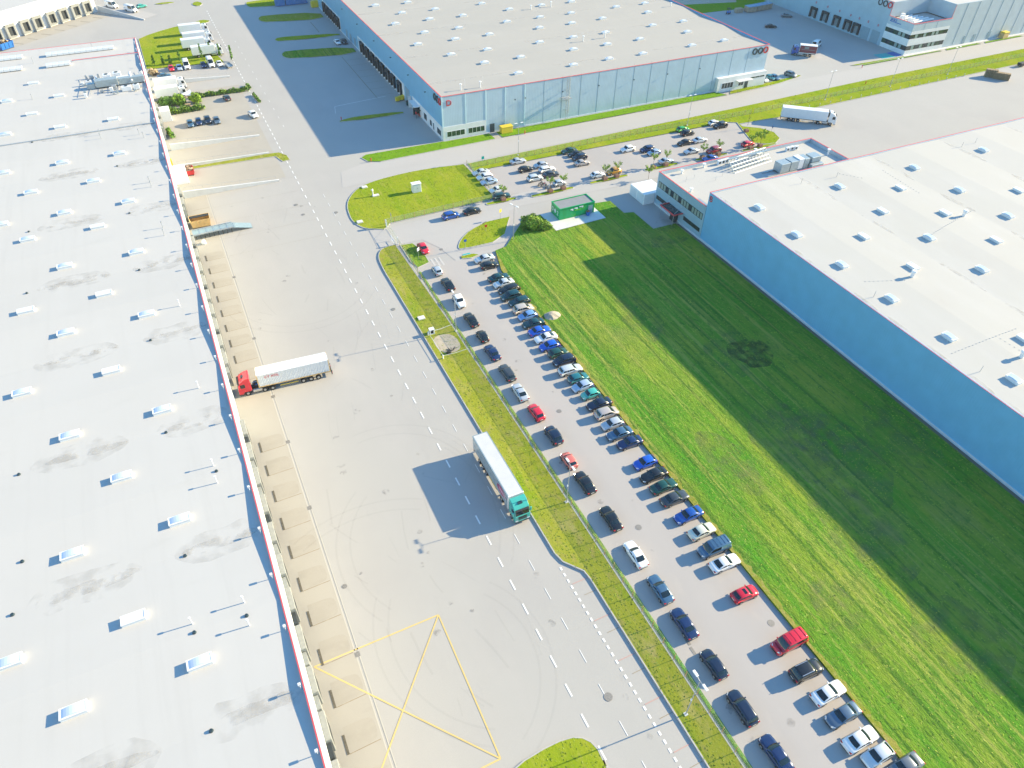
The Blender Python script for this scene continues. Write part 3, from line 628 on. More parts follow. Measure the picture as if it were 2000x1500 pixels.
# --- grass blades standing up from the lawns (uncountable)
def inside(p, poly):
    x, y = p; c = False; n = len(poly); j = n - 1
    for i in range(n):
        xi, yi = poly[i]; xj, yj = poly[j]
        if (yi > y) != (yj > y) and x < (xj - xi) * (y - yi) / (yj - yi) + xi: c = not c
        j = i
    return c
def blades(poly, h, count, hmax, box=None):
    xs = [p[0] for p in poly]; ys = [p[1] for p in poly]
    x0, x1, y0, y1 = box or (min(xs), max(xs), min(ys), max(ys))
    b = MB(); k = 0; tries = 0
    while k < count and tries < count * 6:
        tries += 1
        x, y = rnd.uniform(x0, x1), rnd.uniform(y0, y1)
        if not inside((x, y), poly): continue
        k += 1
        s = hmax * rnd.uniform(.4, 1) ; a = rnd.uniform(0, 6.28)
        for q in range(2):
            a2 = a + q * 2.1; dx, dy = math.cos(a2) * .13, math.sin(a2) * .13; lx, ly = rnd.uniform(-.1, .1), rnd.uniform(-.1, .1)
            o = len(b.v); b.v += [(x - dx, y - dy, h), (x + dx, y + dy, h), (x + dx * .3 + lx, y + dy * .3 + ly, h + s), (x - dx * .4 + lx, y - dy * .4 + ly, h + s * .85)]
            b.f.append((o, o + 1, o + 2, o + 3)); b.m.append(0)
    return b
gb = MB()
for poly, h, m in LAWNS:
    xs = [p[0] for p in poly]; ys = [p[1] for p in poly]
    if m is M['field'] and len(poly) > 12:
        t = blades(poly, h, 12000, .055)
    elif min(ys) < 160 and max(xs) < 100:
        area = (max(xs) - min(xs)) * (max(ys) - min(ys)); t = blades(poly, h, int(min(9000, area * 3)), .065)
    else:
        area = (max(xs) - min(xs)) * (max(ys) - min(ys)); t = blades(poly, h, int(min(1800, area * 1.2)), .10)
    gb.add(t.v, t.f)
tag(gb.build('grass', M['blade'], fix=False), 'rough grass blades standing in the mown field and verges', 'grass', kind='stuff')

# ------------------------------------------------------------------ buildings
def rings(mb, c, u, v, n, rx, rz, t, depth, mi):
    """an O-shaped letter ring standing off a wall; u along the wall, v up, n outwards"""
    c, u, v, n = Vector(c), Vector(u), Vector(v), Vector(n); N = 20; vs = []
    for k in range(N):
        a = 2 * math.pi * k / N; e = u * math.cos(a); g = v * math.sin(a)
        vs += [c + e * rx + g * rz, c + e * (rx - t) + g * (rz - t), c + e * rx + g * rz + n * depth, c + e * (rx - t) + g * (rz - t) + n * depth]
    fs = []
    for k in range(N):
        i, j = 4 * k, 4 * ((k + 1) % N)
        fs += [(i, j, j + 2, i + 2), (i + 1, i + 3, j + 3, j + 1), (i + 2, j + 2, j + 3, i + 3)]
    mb.add(vs, fs, mi)
def text_mb(s, size, origin, u, v, depth=.05, n=None):
    cu = bpy.data.curves.new('lettering', 'FONT'); cu.body = s; cu.size = size; cu.extrude = depth; cu.resolution_u = 3
    o = bpy.data.objects.new('lettering', cu); COL.objects.link(o)
    dg = bpy.context.evaluated_depsgraph_get(); dg.update(); me = bpy.data.meshes.new_from_object(o.evaluated_get(dg))
    u, v, og = Vector(u).normalized(), Vector(v).normalized(), Vector(origin); w = u.cross(v)
    b = MB(); b.add([og + u * p.co.x + v * p.co.y + w * p.co.z for p in me.vertices], [list(p.vertices) for p in me.polygons])
    bpy.data.objects.remove(o); bpy.data.curves.remove(cu); bpy.data.meshes.remove(me)
    return b

def skylight(parent, x, y, z, along='x', kind='dome', L=2.6, W=1.25):
    """curb (part) with its dome (sub-part)"""
    def pt(a, b_, c): return (x + a, y + b_, z + c) if along == 'x' else (x + b_, y + a, z + c)
    o = origin_of(parent)
    hl, hw = L / 2, W / 2
    cb = MB()
    p = [pt(-hl, -hw, -.25), pt(hl, -hw, -.25), pt(hl, hw, -.25), pt(-hl, hw, -.25), pt(-hl, -hw, .42), pt(hl, -hw, .42), pt(hl, hw, .42), pt(-hl, hw, .42)]
    cb.add(p, [(3, 2, 1, 0), (0, 1, 5, 4), (1, 2, 6, 5), (2, 3, 7, 6), (3, 0, 4, 7), (4, 5, 6, 7)])
    c = cb.build('skylight', M['white'], parent, world=True)
    fr = MB(); e = .11
    for a0, a1, b0, b1 in ((-hl - .04, hl + .04, -hw - .04, -hw + e), (-hl - .04, hl + .04, hw - e, hw + .04), (-hl - .04, -hl + e, -hw + e, hw - e), (hl - e, hl + .04, -hw + e, hw - e)):
        k0, k1 = pt(a0, b0, .422), pt(a1, b1, .54); fr.box(min(k0[0], k1[0]), max(k0[0], k1[0]), min(k0[1], k1[1]), max(k0[1], k1[1]), k0[2], k1[2])
    fr.build('frame', M['white'], c, world=True)
    d = MB(); n = 8; hgt = {'dome': .20, 'dome2': .22}.get(kind, .04); vs = []
    gl, gw = hl - e - .004, hw - e - .004
    for i in range(n + 1):
        a = -gl + 2 * gl * i / n; t = 1 - (2 * i / n - 1) ** 2
        for s in (-1, 1): vs += [pt(a, s * gw, .425), pt(a, s * gw, .50 + hgt * t)]
    fs = []
    for i in range(n):
        k = 4 * i; fs += [(k + 1, k + 3, k + 7, k + 5), (k, k + 1, k + 5, k + 4), (k + 2, k + 6, k + 7, k + 3)]
    fs += [(0, 2, 3, 1), (4 * n, 4 * n + 1, 4 * n + 3, 4 * n + 2)]
    d.add(vs, fs)
    d.build('dome', M['dome_blue'] if kind == 'dome' else M['dome'], c, world=True)
    return c
def vent(parent, x, y, z, h=1.0, r=.10, cap=True, mat_='steel'):
    b = MB(); b.tube((x, y, z - .2), (x, y, z + h), r, n=8)
    if cap: b.tube((x, y, z + h), (x, y, z + h + .18), r * 2.3, r * 2.3, 10)
    return b.build('roof_vent', M[mat_], parent, world=True)

# ---- left warehouse (only its roof and its thin sunlit east wall show)
LH = thing('warehouse', 'long warehouse with white flat roof filling the left side, red edged parapet', 'warehouse', (-4.5, 100, 0))
YV = [16, 39.6, 63.0, 86.3, 109.7, 133, 156.4, 180, 203, 227, 250]
def lroof(y):
    d = min(abs(y - v) for v in YV)
    return 11.86 - .42 * max(0, 1 - d / 11.7)
rb = MB(); ys = sorted(set([-20] + YV + [(YV[i] + YV[i + 1]) / 2 for i in range(len(YV) - 1)] + [4.2])); ys = [y for y in ys if y < 274.8] + [274.9]
xs_ = [-140, -90, -50, -25, -4.8]
rb.add([(x, y, lroof(y)) for y in ys for x in xs_], [(i * 5 + j, i * 5 + j + 1, (i + 1) * 5 + j + 1, (i + 1) * 5 + j) for i in range(len(ys) - 1) for j in range(4)])
lr = rb.build('roof', M['roof_white'], LH, world=True)
w = MB(); w.box(-4.8, -4.5, -20, 275.3, 4.7, 12.0); w.box(-140, -4.8, 274.9, 275.3, 4.7, 12.0); w.build('upper_wall', M['wall_white'], LH, world=True)
w = MB(); w.box(-5.0, -4.55, -20, 275.2, 0, 4.7); w.box(-140, -5.0, 274.8, 275.2, 0, 4.7); w.build('lower_wall', M['wall_grey_x'], LH, world=True)
w = MB(); w.box(-4.82, -4.68, -20, 275.0, 12.0, 12.05); w.box(-140, -4.46, 275.1, 275.33, 12.002, 12.064); w.build('coping', M['red_trim'], LH, world=True)
w = MB(); w.box(-23.6, -4.8, 259.8, 260.1, 11, 12.0); w.build('fire_parapet', M['wall_white'], LH, world=True)
w = MB(); w.box(-23.6, -4.9, 259.76, 260.14, 12.0, 12.07); w.build('coping', M['red_trim'], LH, world=True)
w = MB(); w.box(-140, -4.8, 202.8, 203.2, 11, 11.62); w.build('roof_divider', M['steel'], LH, world=True)
def stain(parent, zf, pts, w_, dz=.02, m='stain', name='puddle_stain'):
    b = MB(); ribbon(b, smooth_line(pts, 2), w_, 0); n = len(b.v) // 2
    for i in range(n):          # taper both ends
        t = min(1, 3.2 * min(i, n - 1 - i) / n + .12); a, c = Vector(b.v[i]), Vector(b.v[n + i]); mid = (a + c) / 2; b.v[i] = tuple(mid + (a - mid) * t * rnd.uniform(.8, 1.1)); b.v[n + i] = tuple(mid + (c - mid) * t * rnd.uniform(.8, 1.1))
    if len(b.v) and dz: b.v = [(x, y, zf(x, y) + dz) for x, y, z in b.v]
    return b.build(name, M[m], parent, world=True)
lz = lambda x, y: lroof(y)
for yv in YV[1:9]:
    for xa, xb in ((-31, -19.5), (-14.5, -5.2), (-60, -48)):
        o_ = rnd.uniform(-1, 1); stain(lr, lz, [(xa + o_, yv + .05), (xa * .7 + xb * .3, yv + rnd.uniform(-.3, .3)), (xa * .3 + xb * .7, yv + rnd.uniform(-.3, .3)), (xb, yv - .05)], rnd.uniform(1.0, 1.9), .022)
        stain(lr, lz, [(xa - 1, yv), (xb + .2, yv)], 5.0, .012, 'grime', 'roof_grime')
flat = {(189, 439), (202, 571), (49, 604), (216, 721), (259, 1205), (64, 160), (114, 184), (61, 220), (220, 230), (116, 245)}
for px, py in [(64, 160), (114, 184), (12, 195), (61, 220), (220, 230), (116, 245), (9, 260), (232, 297), (120, 315), (5, 335), (181, 351), (59, 373), (52, 464), (124, 412), (249, 390), (189, 439), (265, 489), (125, 517), (202, 571),
               (49, 604), (285, 611), (127, 647), (216, 721), (0, 435), (41, 764), (315, 797), (134, 847), (236, 929), (349, 1012), (139, 1079), (259, 1205), (389, 1291), (15, 1291), (142, 1386)]:
    x, y = G(px, py, 12.25); skylight(LH, x, y, lroof(y), 'x', 'flat' if (px, py) in flat else 'dome')
for a, b_ in (((89, 107), (222, 92)), ((89, 128), (137, 121)), ((-30, 118), (44, 111)), ((-30, 139), (43, 133))):
    x0, y0 = G(*a, 12.2); x1, y1 = G(*b_, 12.2); yc = (y0 + y1) / 2
    b = MB(); n = max(3, int((x1 - x0) / 1.5))
    for i in range(n):
        u0, u1 = x0 + (x1 - x0) * i / n + .02, x0 + (x1 - x0) * (i + 1) / n - .02
        b.extrude_xz([(0, 0)] * 0 or [(u0, lroof(yc)), (u1, lroof(yc)), (u1, lroof(yc) + .7), (u0, lroof(yc) + .7)], yc - 1.0, yc + 1.0)
    b.build('rooflight_strip', M['dome'], LH, world=True, bevel=.07, bseg=1)
# roof plant near the far end
def boxes(parent, name, m, items, z):
    for cx, cy, lx, ly, h in items:
        b = MB(); b.box(cx - lx / 2, cx + lx / 2, cy - ly / 2, cy + ly / 2, z - .1, z + h)
        o = b.build(name, M[m], parent, world=True, bevel=.06, bseg=1)
        f = MB(); r = min(lx, ly) * .3; f.tube((cx, cy, z + h), (cx, cy, z + h + .12), r, n=12); o2 = f.build('fan', M['sign_dark'], o, world=True)
x, y = G(222, 162, 12.5); zz = lroof(y)
b = MB(); b.box(x - 4.6, x + 1.2, y - 1.0, y + 1.2, zz + .4, zz + 2.2); b.box(x + 1.4, x + 8.2, y - .6, y + 1.0, zz + .3, zz + 1.9); b.box(x - 7.0, x - 4.8, y - .4, y + 1.0, zz, zz + 1.4); b.build('ventilation_duct', M['duct'], LH, world=True, bevel=.06, bseg=1)
b = MB(); b.tube((x - 3, y + 3.4, zz + .9), (x + 4, y + 3.4, zz + .9), .45, n=10); b.tube((x + 4.8, y - .9, zz + 1.0), (x + 4.8, y + 2.2, zz + 2.4), .30, n=10); b.tube((x - 4.6, y + 8, zz + .5), (x - 3.2, y + 2.6, zz + .5), .25, n=8); b.build('duct_pipe', M['white'], LH, world=True)
boxes(LH, 'cooling_unit', 'white', [(x - 1.5, y + 6.0, 2.2, 1.6, 1.5), (x + 1.2, y + 6.4, 2.2, 1.6, 1.6), (x - 4.2, y + 4.6, 1.6, 1.2, 1.0), (x - 6.4, y + 4.4, 1.4, 1.0, .9), (x + 3.0, y - 4.6, 2.6, 1.4, 1.1), (x + 5.6, y - 4.4, 1.6, 1.2, 1.2), (x + 7.5, y + 5.6, 1.0, 1.0, 1.3)], zz)
for k in range(22):
    bx_, by_ = x + rnd.uniform(-8, 8), y + rnd.choice((-6.5, -3.5, 3.2, 5.0, 8.0)) + rnd.uniform(-.8, .8); b = MB(); s_ = rnd.uniform(.25, .6)
    b.box(bx_ - s_, bx_ + s_, by_ - s_ * .7, by_ + s_ * .7, zz, zz + rnd.uniform(.4, 1.3)); b.build('vent_box', M[rnd.choice(('duct', 'white', 'steel'))], LH, world=True, bevel=.04, bseg=1)
b = MB()
for k in range(7): bx_ = x - 9 + k * 2.6; b.tube((bx_, y + 3.0, zz + .2), (bx_ + 2.2, y + 3.0 + rnd.uniform(-.6, .6), zz + .2), .07, n=5); b.tube((bx_, y - 5.2, zz + .15), (bx_ + rnd.uniform(-1, 1), y + 9, zz + .15), .05, n=5)
b.build('pipe_run', M['steel'], LH, world=True)
for px, py in [(65, 118), (63, 188), (181, 90), (195, 257), (197, 265), (272, 257), (281, 264), (293, 352), (296, 360), (318, 440), (321, 455), (351, 592), (388, 752), (417, 905), (424, 938), (477, 1172), (376, 1214), (487, 1217)]:
    x, y = G(px, py + 4, 11.9); vent(LH, x, y, lroof(y), 1.25, .06, mat_='white' if py > 500 else 'steel')
for px, py in [(35, 924), (323, 842), (22, 1198), (411, 1425), (43, 1096), (360, 1083), (293, 662), (51, 570), (271, 525), (252, 414), (55, 450), (423, 921), (380, 1236), (482, 1203), (62, 276), (228, 322)]:
    x, y = G(px, py, 11.8); b = MB(); b.tube((x, y, lroof(y) - .05), (x, y, lroof(y) + .22), .26, .18, 10); b.build('roof_drain', M['sign_dark'], LH, world=True)
y = -12
while y < 270:      # floodlights on short brackets along the parapet, their posts on the roof side
    b = MB(); b.tube((-5.1, y, 11.3), (-5.1, y, 12.55), .05, n=6); b.box(-5.25, -4.95, y - .15, y + .15, 12.5, 12.75); b.build('parapet_light', M['white'], LH, world=True); y += 7.4
for i, yy in enumerate(DOCKS + [177, 171.5, 222, 228, 234]):
    b = MB(); b.box(-4.55, -3.75, yy - 1.75, yy + 1.75, .9, 4.55); s = b.build('dock_shelter', M['dock_grey'], LH, world=True, bevel=.08, bseg=1)
    b = MB(); b.box(-3.76, -3.74, yy - 1.2, yy + 1.2, 1.0, 4.0); b.build('dock_door', M['dock'], s, world=True)
    b = MB(); b.box(-4.55, -4.0, yy - 3.6, yy - 1.85, .6, 3.9); b.build('door_canopy', M['dock_grey'] if i % 3 else M['dock'], LH, world=True)
for yy in (47.0, 41.2, 107.0, 200):
    b = MB(); b.box(-4.5, -4.1, yy - .5, yy + .5, .5, 2.6); b.build('dock_guard', M['yellow'], LH, world=True)
b = MB(); b.box(-4.5, -1.4, 189.6, 194.2, 0, 3.3); b.build('lean_to', M['white'], LH, world=True, bevel=.05, bseg=1)
b = MB(); b.box(-4.5, -1.0, 232.6, 236.6, 0, 3.2); b.build('lean_to', M['white'], LH, world=True, bevel=.05, bseg=1)
b = MB(); b.box(-4.5, -1.8, 279.0, 284.5, 0, 3.0); b.build('lean_to', M['dock_grey'], LH, world=True, bevel=.05, bseg=1) if False else None
# dock grates let into the apron
for yy in DOCKS:
    b = MB(); b.box(-2.78, -2.5, yy - 2.4, yy, .003, .05)
    tag(b.build('drain_grate', M['grate']), 'dark drain grate at a loading bay along the left warehouse', 'drain', 'dock drain grates along the left warehouse')

# ---- middle warehouse
CX0, CX1, CY0, CY1, CZ = 68.2, 184.4, 187.2, 345.0, 12.6
MW = thing('warehouse', 'blue grey warehouse with broad grey roof at top centre, red letter on its front', 'warehouse', (CX0, CY0, 0))
CV = [199, 222.8, 246.9, 272, 296, 320]
def croof(y):
    d = min(abs(y - v) for v in CV); return 12.45 - .4 * max(0, 1 - d / 12)
ys = sorted([CY0 + .3] + CV + [(CV[i] + CV[i + 1]) / 2 for i in range(5)] + [CY1]); xs_ = [CX0 + .3, 95, 125, 155, CX1 - .3]
rb = MB(); rb.add([(x, y, croof(y)) for y in ys for x in xs_], [(i * 5 + j, i * 5 + j + 1, (i + 1) * 5 + j + 1, (i + 1) * 5 + j) for i in range(len(ys) - 1) for j in range(4)])
cr = rb.build('roof', M['roof_grey'], MW, world=True)
w = MB(); w.box(CX0, CX0 + .3, CY0, CY1, 0, CZ); w.build('dock_wall', M['wall_shade'], MW, world=True)
w = MB(); w.box(CX0 + .3, CX1, CY0, CY0 + .3, 0, CZ - .002); w.build('front_wall', M['wall_blue_lit_x'], MW, world=True)
w = MB(); w.box(CX1 - .3, CX1, CY0 + .3, CY1, 0, CZ - .004); w.build('end_wall', M['wall_blue'], MW, world=True)
w = MB(); t = .08; w.box(CX0 - t, CX0 + .2, CY0 - t, CY1, CZ, CZ + .10); w.box(CX0 + .2, CX1 + t, CY0 - t, CY0 + .2, CZ, CZ + .095); w.box(CX1 - .2, CX1 + t, CY0 + .2, CY1, CZ, CZ + .11); w.build('coping', M['red_trim'], MW, world=True)
w = MB(); w.box(CX0 - .12, CX0, CY0 - .1, CY1, 0, .35); w.box(CX0, CX1 + .1, CY0 - .12, CY0, 0, .36); w.build('plinth', M['plinth'], MW, world=True)
w = MB(); w.box(CX0 - .06, CX0 + .32, CY0 - .08, CY0 - .003, .36, CZ - .01); w.build('corner_post', M['pilaster'], MW, world=True)
px_list = [75.4, 81.7, 87.9, 94.2, 100.5, 106.7, 113.0, 119.2, 125.5, 131.8, 138.0, 144.3, 150.5, 156.8, 163.1, 169.5, 176.0]
for i, x in enumerate(px_list):
    w = MB(); z0 = 4.05 if (x < 82 or x > 164) else .36
    w.box(x - (.16 if i < 4 else .07), x + (.16 if i < 4 else .07), CY0 - (.07 if i < 4 else .025), CY0, z0, CZ - .02)
    w.build('pilaster', M['pilaster'] if i < 4 else M['seam'], MW, world=True)
    vent(MW, x, CY0 + .25, CZ, .7, .035, cap=False)
for x in (87.9 + 3, 94.2, 106.7, 119.2, 131.8, 144.3, 156.8):
    w = MB(); w.box(x - .10, x + .10, CY0 - .42, CY0 - .14, 8.6, 8.72); w.box(x - .16, x + .16, CY0 - .46, CY0 - .36, 8.5, 8.8); w.build('wall_lamp', M['sign_dark'], MW, world=True)
# white office corner
w = MB(); w.box(CX0 + .05, 81.7, CY0 - .10, CY0, .4, 4.0); w.box(CX0 - .10, CX0, CY0 + .0, 213.0, .4, 4.0); w.build('office_band', M['wall_white'], MW, world=True)
def window(parent, x0, x1, y0, y1, z0, z1, m='glass', frame=True, mull=0, axis='x', ff='white'):
    f = MB(); t = .09; D = .17
    if axis == 'x':
        f.box(x0 - t, x1 + t, y0, y0 + D, z0 - t, z0); f.box(x0 - t, x1 + t, y0, y0 + D, z1, z1 + t); f.box(x0 - t, x0, y0, y0 + D, z0, z1); f.box(x1, x1 + t, y0, y0 + D, z0, z1)
        for i in range(mull):
            xm = x0 + (x1 - x0) * (i + 1) / (mull + 1); f.box(xm - .04, xm + .04, y0, y0 + D, z0, z1)
        o = f.build('window', M[ff], parent, world=True)
        g = MB(); g.box(x0, x1, y0 + .03, y0 + D - .01, z0, z1); g.build('pane', M[m], o, world=True)
    else:
        f.box(x0, x0 + D, y0 - t, y1 + t, z0 - t, z0); f.box(x0, x0 + D, y0 - t, y1 + t, z1, z1 + t); f.box(x0, x0 + D, y0 - t, y0, z0, z1); f.box(x0, x0 + D, y1, y1 + t, z0, z1)
        for i in range(mull):
            ym = y0 + (y1 - y0) * (i + 1) / (mull + 1); f.box(x0, x0 + D, ym - .04, ym + .04, z0, z1)
        o = f.build('window', M[ff], parent, world=True)
        g = MB(); g.box(x0 + .03, x0 + D - .01, y0, y1, z0, z1); g.build('pane', M[m], o, world=True)
    return o
window(MW, 69.5, 74.9, CY0 - .14, 0, 1.0, 2.5, 'glass_green', mull=3); window(MW, 76.1, 81.2, CY0 - .14, 0, 1.0, 2.5, 'glass_green', mull=3)
for a, c, z0, z1 in ((188.4, 191.6, .9, 2.6), (194.1, 194.9, .5, 2.6), (196.0, 197.6, .9, 2.6), (200.2, 202.8, .9, 2.8)):
    window(MW, CX0 - .15, 0, a, c, z0, z1, axis='y')
w = MB(); w.box(CX0 - 1.8, CX0 - .1, 206.0, 211.6, 3.1, 3.35); w.build('entrance_canopy', M['white'], MW, world=True)
w = MB(); w.box(CX0 - .14, CX0 - .101, 206.4, 208.6, .4, 2.9); w.build('entrance_door', M['glass'], MW, world=True)
w = MB(); w.box(83.0, 84.4, CY0 - .16, CY0, .1, 2.6); w.build('side_door', M['sign_dark'], MW, world=True)
# dock doors in their pale frame
w = MB(); w.box(CX0 - .14, CX0, 220.6, 272.0, .36, .8); w.box(CX0 - .14, CX0, 220.6, 272.0, 4.75, 5.2); w.box(CX0 - .14, CX0, 220.6, 222.6, .8, 4.75); w.box(CX0 - .14, CX0, 271.4, 272.0, .8, 4.75); 
w.box(CX0 - .14, CX0, 297.0, 326.0, 4.75, 5.1); w.box(CX0 - .14, CX0, 296.4, 297.0, .36, 5.1); w.build('dock_surround', M['wall_white'], MW, world=True)
for yy in [224.6, 231.2, 236.8, 242.6, 248.2, 254.0, 260.0, 266.3] + [298.6 + 5.4 * i for i in range(5)]:
    b = MB(); h = .75
    b.box(CX0 - h, CX0 - .02, yy - 1.85, yy - 1.15, .8, 4.6); b.box(CX0 - h, CX0 - .02, yy + 1.15, yy + 1.85, .8, 4.6); b.box(CX0 - h - .003, CX0 - .02, yy - 1.85, yy + 1.85, 3.7, 4.602)
    s = b.build('dock_shelter', M['dock'], MW, world=True, bevel=.05, bseg=1)
    b = MB(); b.box(CX0 - .2, CX0 - .03, yy - 1.15, yy + 1.15, .9, 3.7); b.build('dock_door', M['dock_in'], s, world=True)
    b = MB(); b.box(CX0 - .5, CX0 - .13, yy - 1.6, yy - 1.2, .25, .75); b.box(CX0 - .5, CX0 - .13, yy + 1.2, yy + 1.6, .25, .75); b.build('dock_bumper', M['white'], s, world=True)
b = MB(); b.box(CX0 - .08, CX0, 215.6, 219.6, .3, 4.8); b.build('roller_door', M['seam'], MW, world=True)
b = MB(); b.box(CX0 - 1.0, CX0, 214.2, 214.5, 0, 3.6); b.build('dock_fin', M['wall_white'], MW, world=True)
for a in (276.0, 281.5, 287.0):
    b = MB(); b.box(CX0 - .08, CX0, a, a + 2.2, .2, 3.0); b.build('side_door', M['seam'], MW, world=True)
for yy in (200, 215, 232, 250, 270, 290, 310):
    b = MB(); b.box(CX0 - .5, CX0, yy - .15, yy + .15, 9.6, 9.8); b.build('wall_lamp', M['sign_dark'], MW, world=True)
# round letters and the D
b = MB(); rings(b, (CX0 - .02, 192.2, 11.0), (0, -1, 0), (0, 0, 1), (-1, 0, 0), .95, 1.0, .36, .25, 0); rings(b, (CX0 - .02, 190.2, 11.0), (0, -1, 0), (0, 0, 1), (-1, 0, 0), .95, 1.0, .36, .25, 0); b.build('sign_ring', M['sign_dark'], MW, world=True)
b = MB(); rings(b, (CX0 - .02, 188.3, 11.0), (0, -1, 0), (0, 0, 1), (-1, 0, 0), .95, 1.0, .36, .25, 0); b.build('sign_ring', M['red'], MW, world=True)
b = MB()
for x in (178.6, 180.9): rings(b, (x, CY0 - .02, 11.1), (1, 0, 0), (0, 0, 1), (0, -1, 0), 1.0, 1.05, .36, .25, 0)
b.build('sign_ring', M['sign_dark'], MW, world=True)
b = MB(); rings(b, (183.1, CY0 - .02, 11.1), (1, 0, 0), (0, 0, 1), (0, -1, 0), 1.0, 1.05, .36, .25, 0); b.build('sign_ring', M['red'], MW, world=True)
text_mb('D', 2.3, (69.5, CY0 - .10, 9.9), (1, 0, 0), (0, 0, 1), .08).build('sign_letter', M['red'], MW, world=True)
# entrance block at the far end
w = MB(); w.box(164.6, 184.7, CY0 - 1.4, CY0 + .0, .0, 4.6); w.build('entrance_block', M['wall_white'], MW, world=True)
window(MW, 166.4, 171.0, CY0 - 1.45, 0, 1.2, 2.9, 'glass', mull=3); window(MW, 173.4, 175.4, CY0 - 1.45, 0, 1.2, 2.7, 'glass', mull=1); window(MW, 178.0, 184.0, CY0 - 1.45, 0, 2.9, 3.4, 'glass_green', mull=2)
w = MB(); w.box(176.0, 177.4, CY0 - 1.45, CY0 - 1.40, .1, 2.8); w.build('entrance_door', M['sign_dark'], MW, world=True)
w = MB(); w.box(172.0, 178.2, CY0 - 3.0, CY0 - 1.4, 3.0, 3.2); w.build('entrance_canopy', M['concrete'], MW, world=True)
# caged ladder
lad = MB()
for sx in (-.3, .3): lad.tube((106.7 + sx + 1.2, CY0 - 1.35, .3), (106.7 + sx + 1.2, CY0 - 1.35, 13.6), .05, n=6)
for i in range(38): lad.tube((107.6, CY0 - 1.35, .5 + i * .34), (108.2, CY0 - 1.35, .5 + i * .34), .03, n=5)
for z in [2.5 + i * .95 for i in range(12)]:
    pts = [(107.9 + .55 * math.cos(a), CY0 - 1.35 - .75 * math.sin(a), z) for a in [math.pi * q / 6 for q in range(7)]]
    for i in range(6): lad.tube(pts[i], pts[i + 1], .035, n=5)
for x, yy in ((107.35, 1.35), (108.45, 1.35), (107.9, 2.08), (107.5, 1.85), (108.3, 1.85)): lad.tube((x, CY0 - yy, 2.5), (x, CY0 - yy, 13.4), .03, n=5)
for z in (3, 6, 9, 12): lad.tube((107.6, CY0 - 1.35, z), (107.6, CY0, z), .05, n=5); lad.tube((108.2, CY0 - 1.35, z), (108.2, CY0, z), .05, n=5)
lad.box(106.2, 109.0, CY0 - 2.2, CY0 - .2, 6.9, 7.0)
lad.build('ladder', M['steel'], MW, world=True)
for px, py in [(733, 9), (796, 3), (785, 23), (772, 45), (816, 85), (829, 61), (839, 36), (850, 16), (904, 29), (941, 5), (896, 52), (889, 75), (881, 104), (946, 121), (952, 94), (956, 66), (990, 40), (995, 17), (1012, 140), (1017, 110), (1054, 80), (1054, 53), (1055, 31), (1058, 9), (1116, 2), (1116, 23), (1117, 44), (1120, 70), (1120, 95), (1120, 124), (1190, 112), (1186, 85), (1183, 61), (1177, 35), (1204, 11), (1260, 4), (1266, 23), (1275, 47), (1250, 75), (1256, 102), (1343, 61), (1352, 86), (1335, 39), (1415, 76)]:
    x, y = G(px, py, 12.8); skylight(MW, x, y, croof(y), 'x', 'dome2')
for px, py, h in [(1037, 17, 1.2), (1076, 12, 1.6), (1139, 80, 1.6), (1181, 73, 1.6), (900, 175, 1.6), (938, 170, 1.6), (1310, 12, 1.2), (908, 168, 2.2), (943, 163, 2.2)]:
    x, y = G(px, py, 12.5); vent(MW, x, y, croof(y), h, .16 if h < 2 else .04, cap=h < 2, mat_='white')
cz = lambda x, y: croof(y)
for yv in CV[:5]:
    stain(cr, cz, [(CX0 + .5, yv), (CX0 + 5, yv + .2), (CX0 + 11, yv)], 1.6)
    for q in range(4):
        xa = 84 + q * 25 + rnd.uniform(-6, 6); stain(cr, cz, [(xa, yv), (xa + 9, yv + rnd.uniform(-.3, .3)), (xa + 18, yv)], rnd.uniform(.5, 1.0))
    stain(cr, cz, [(CX1 - 12, yv), (CX1 - 5, yv), (CX1 - .6, yv)], 1.5)

# ---- right warehouse with the long shaded wall
RW = thing('warehouse', 'warehouse with long blue grey wall in shade at right, red letter B at its corner', 'warehouse', (103.8, 112.4, 0))
RX, RY, RZ = 103.8, 112.4, 12.2
RVX = [104 + 24 * i for i in range(8)]
def rroof(x):
    d = min(abs(x - v) for v in RVX); return 12.1 - .16 * max(0, 1 - d / 12)
xs_ = sorted([RX + .3] + [v for v in RVX[1:]] + [v + 12 for v in RVX[:-1]]); yl_ = [-40, 0, 40, 80, RY - .3]
rb = MB(); rb.add([(x, y, rroof(x)) for y in yl_ for x in xs_], [(i * len(xs_) + j, i * len(xs_) + j + 1, (i + 1) * len(xs_) + j + 1, (i + 1) * len(xs_) + j) for i in range(4) for j in range(len(xs_) - 1)])
rr = rb.build('roof', M['roof_warm'], RW, world=True)
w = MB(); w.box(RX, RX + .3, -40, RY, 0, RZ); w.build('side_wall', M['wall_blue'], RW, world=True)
w = MB(); w.box(RX + .3, 272, RY - .3, RY, 0, RZ - .002); w.build('front_wall', M['wall_blue_lit_x'], RW, world=True)
w = MB(); w.box(RX - .04, RX + .08, -40, RY + .05, RZ, RZ + .05); w.box(RX + .08, 272, RY - .12, RY + .05, RZ, RZ + .066); w.build('coping', M['red_trim'], RW, world=True)
w = MB(); w.box(RX - .14, RX, -40, RY, 0, .55); w.build('plinth', M['plinth'], RW, world=True)
text_mb('B', 1.9, (RX - .06, 112.05, 10.3), (0, -1, 0), (0, 0, 1), .06).build('sign_letter', M['red'], RW, world=True)
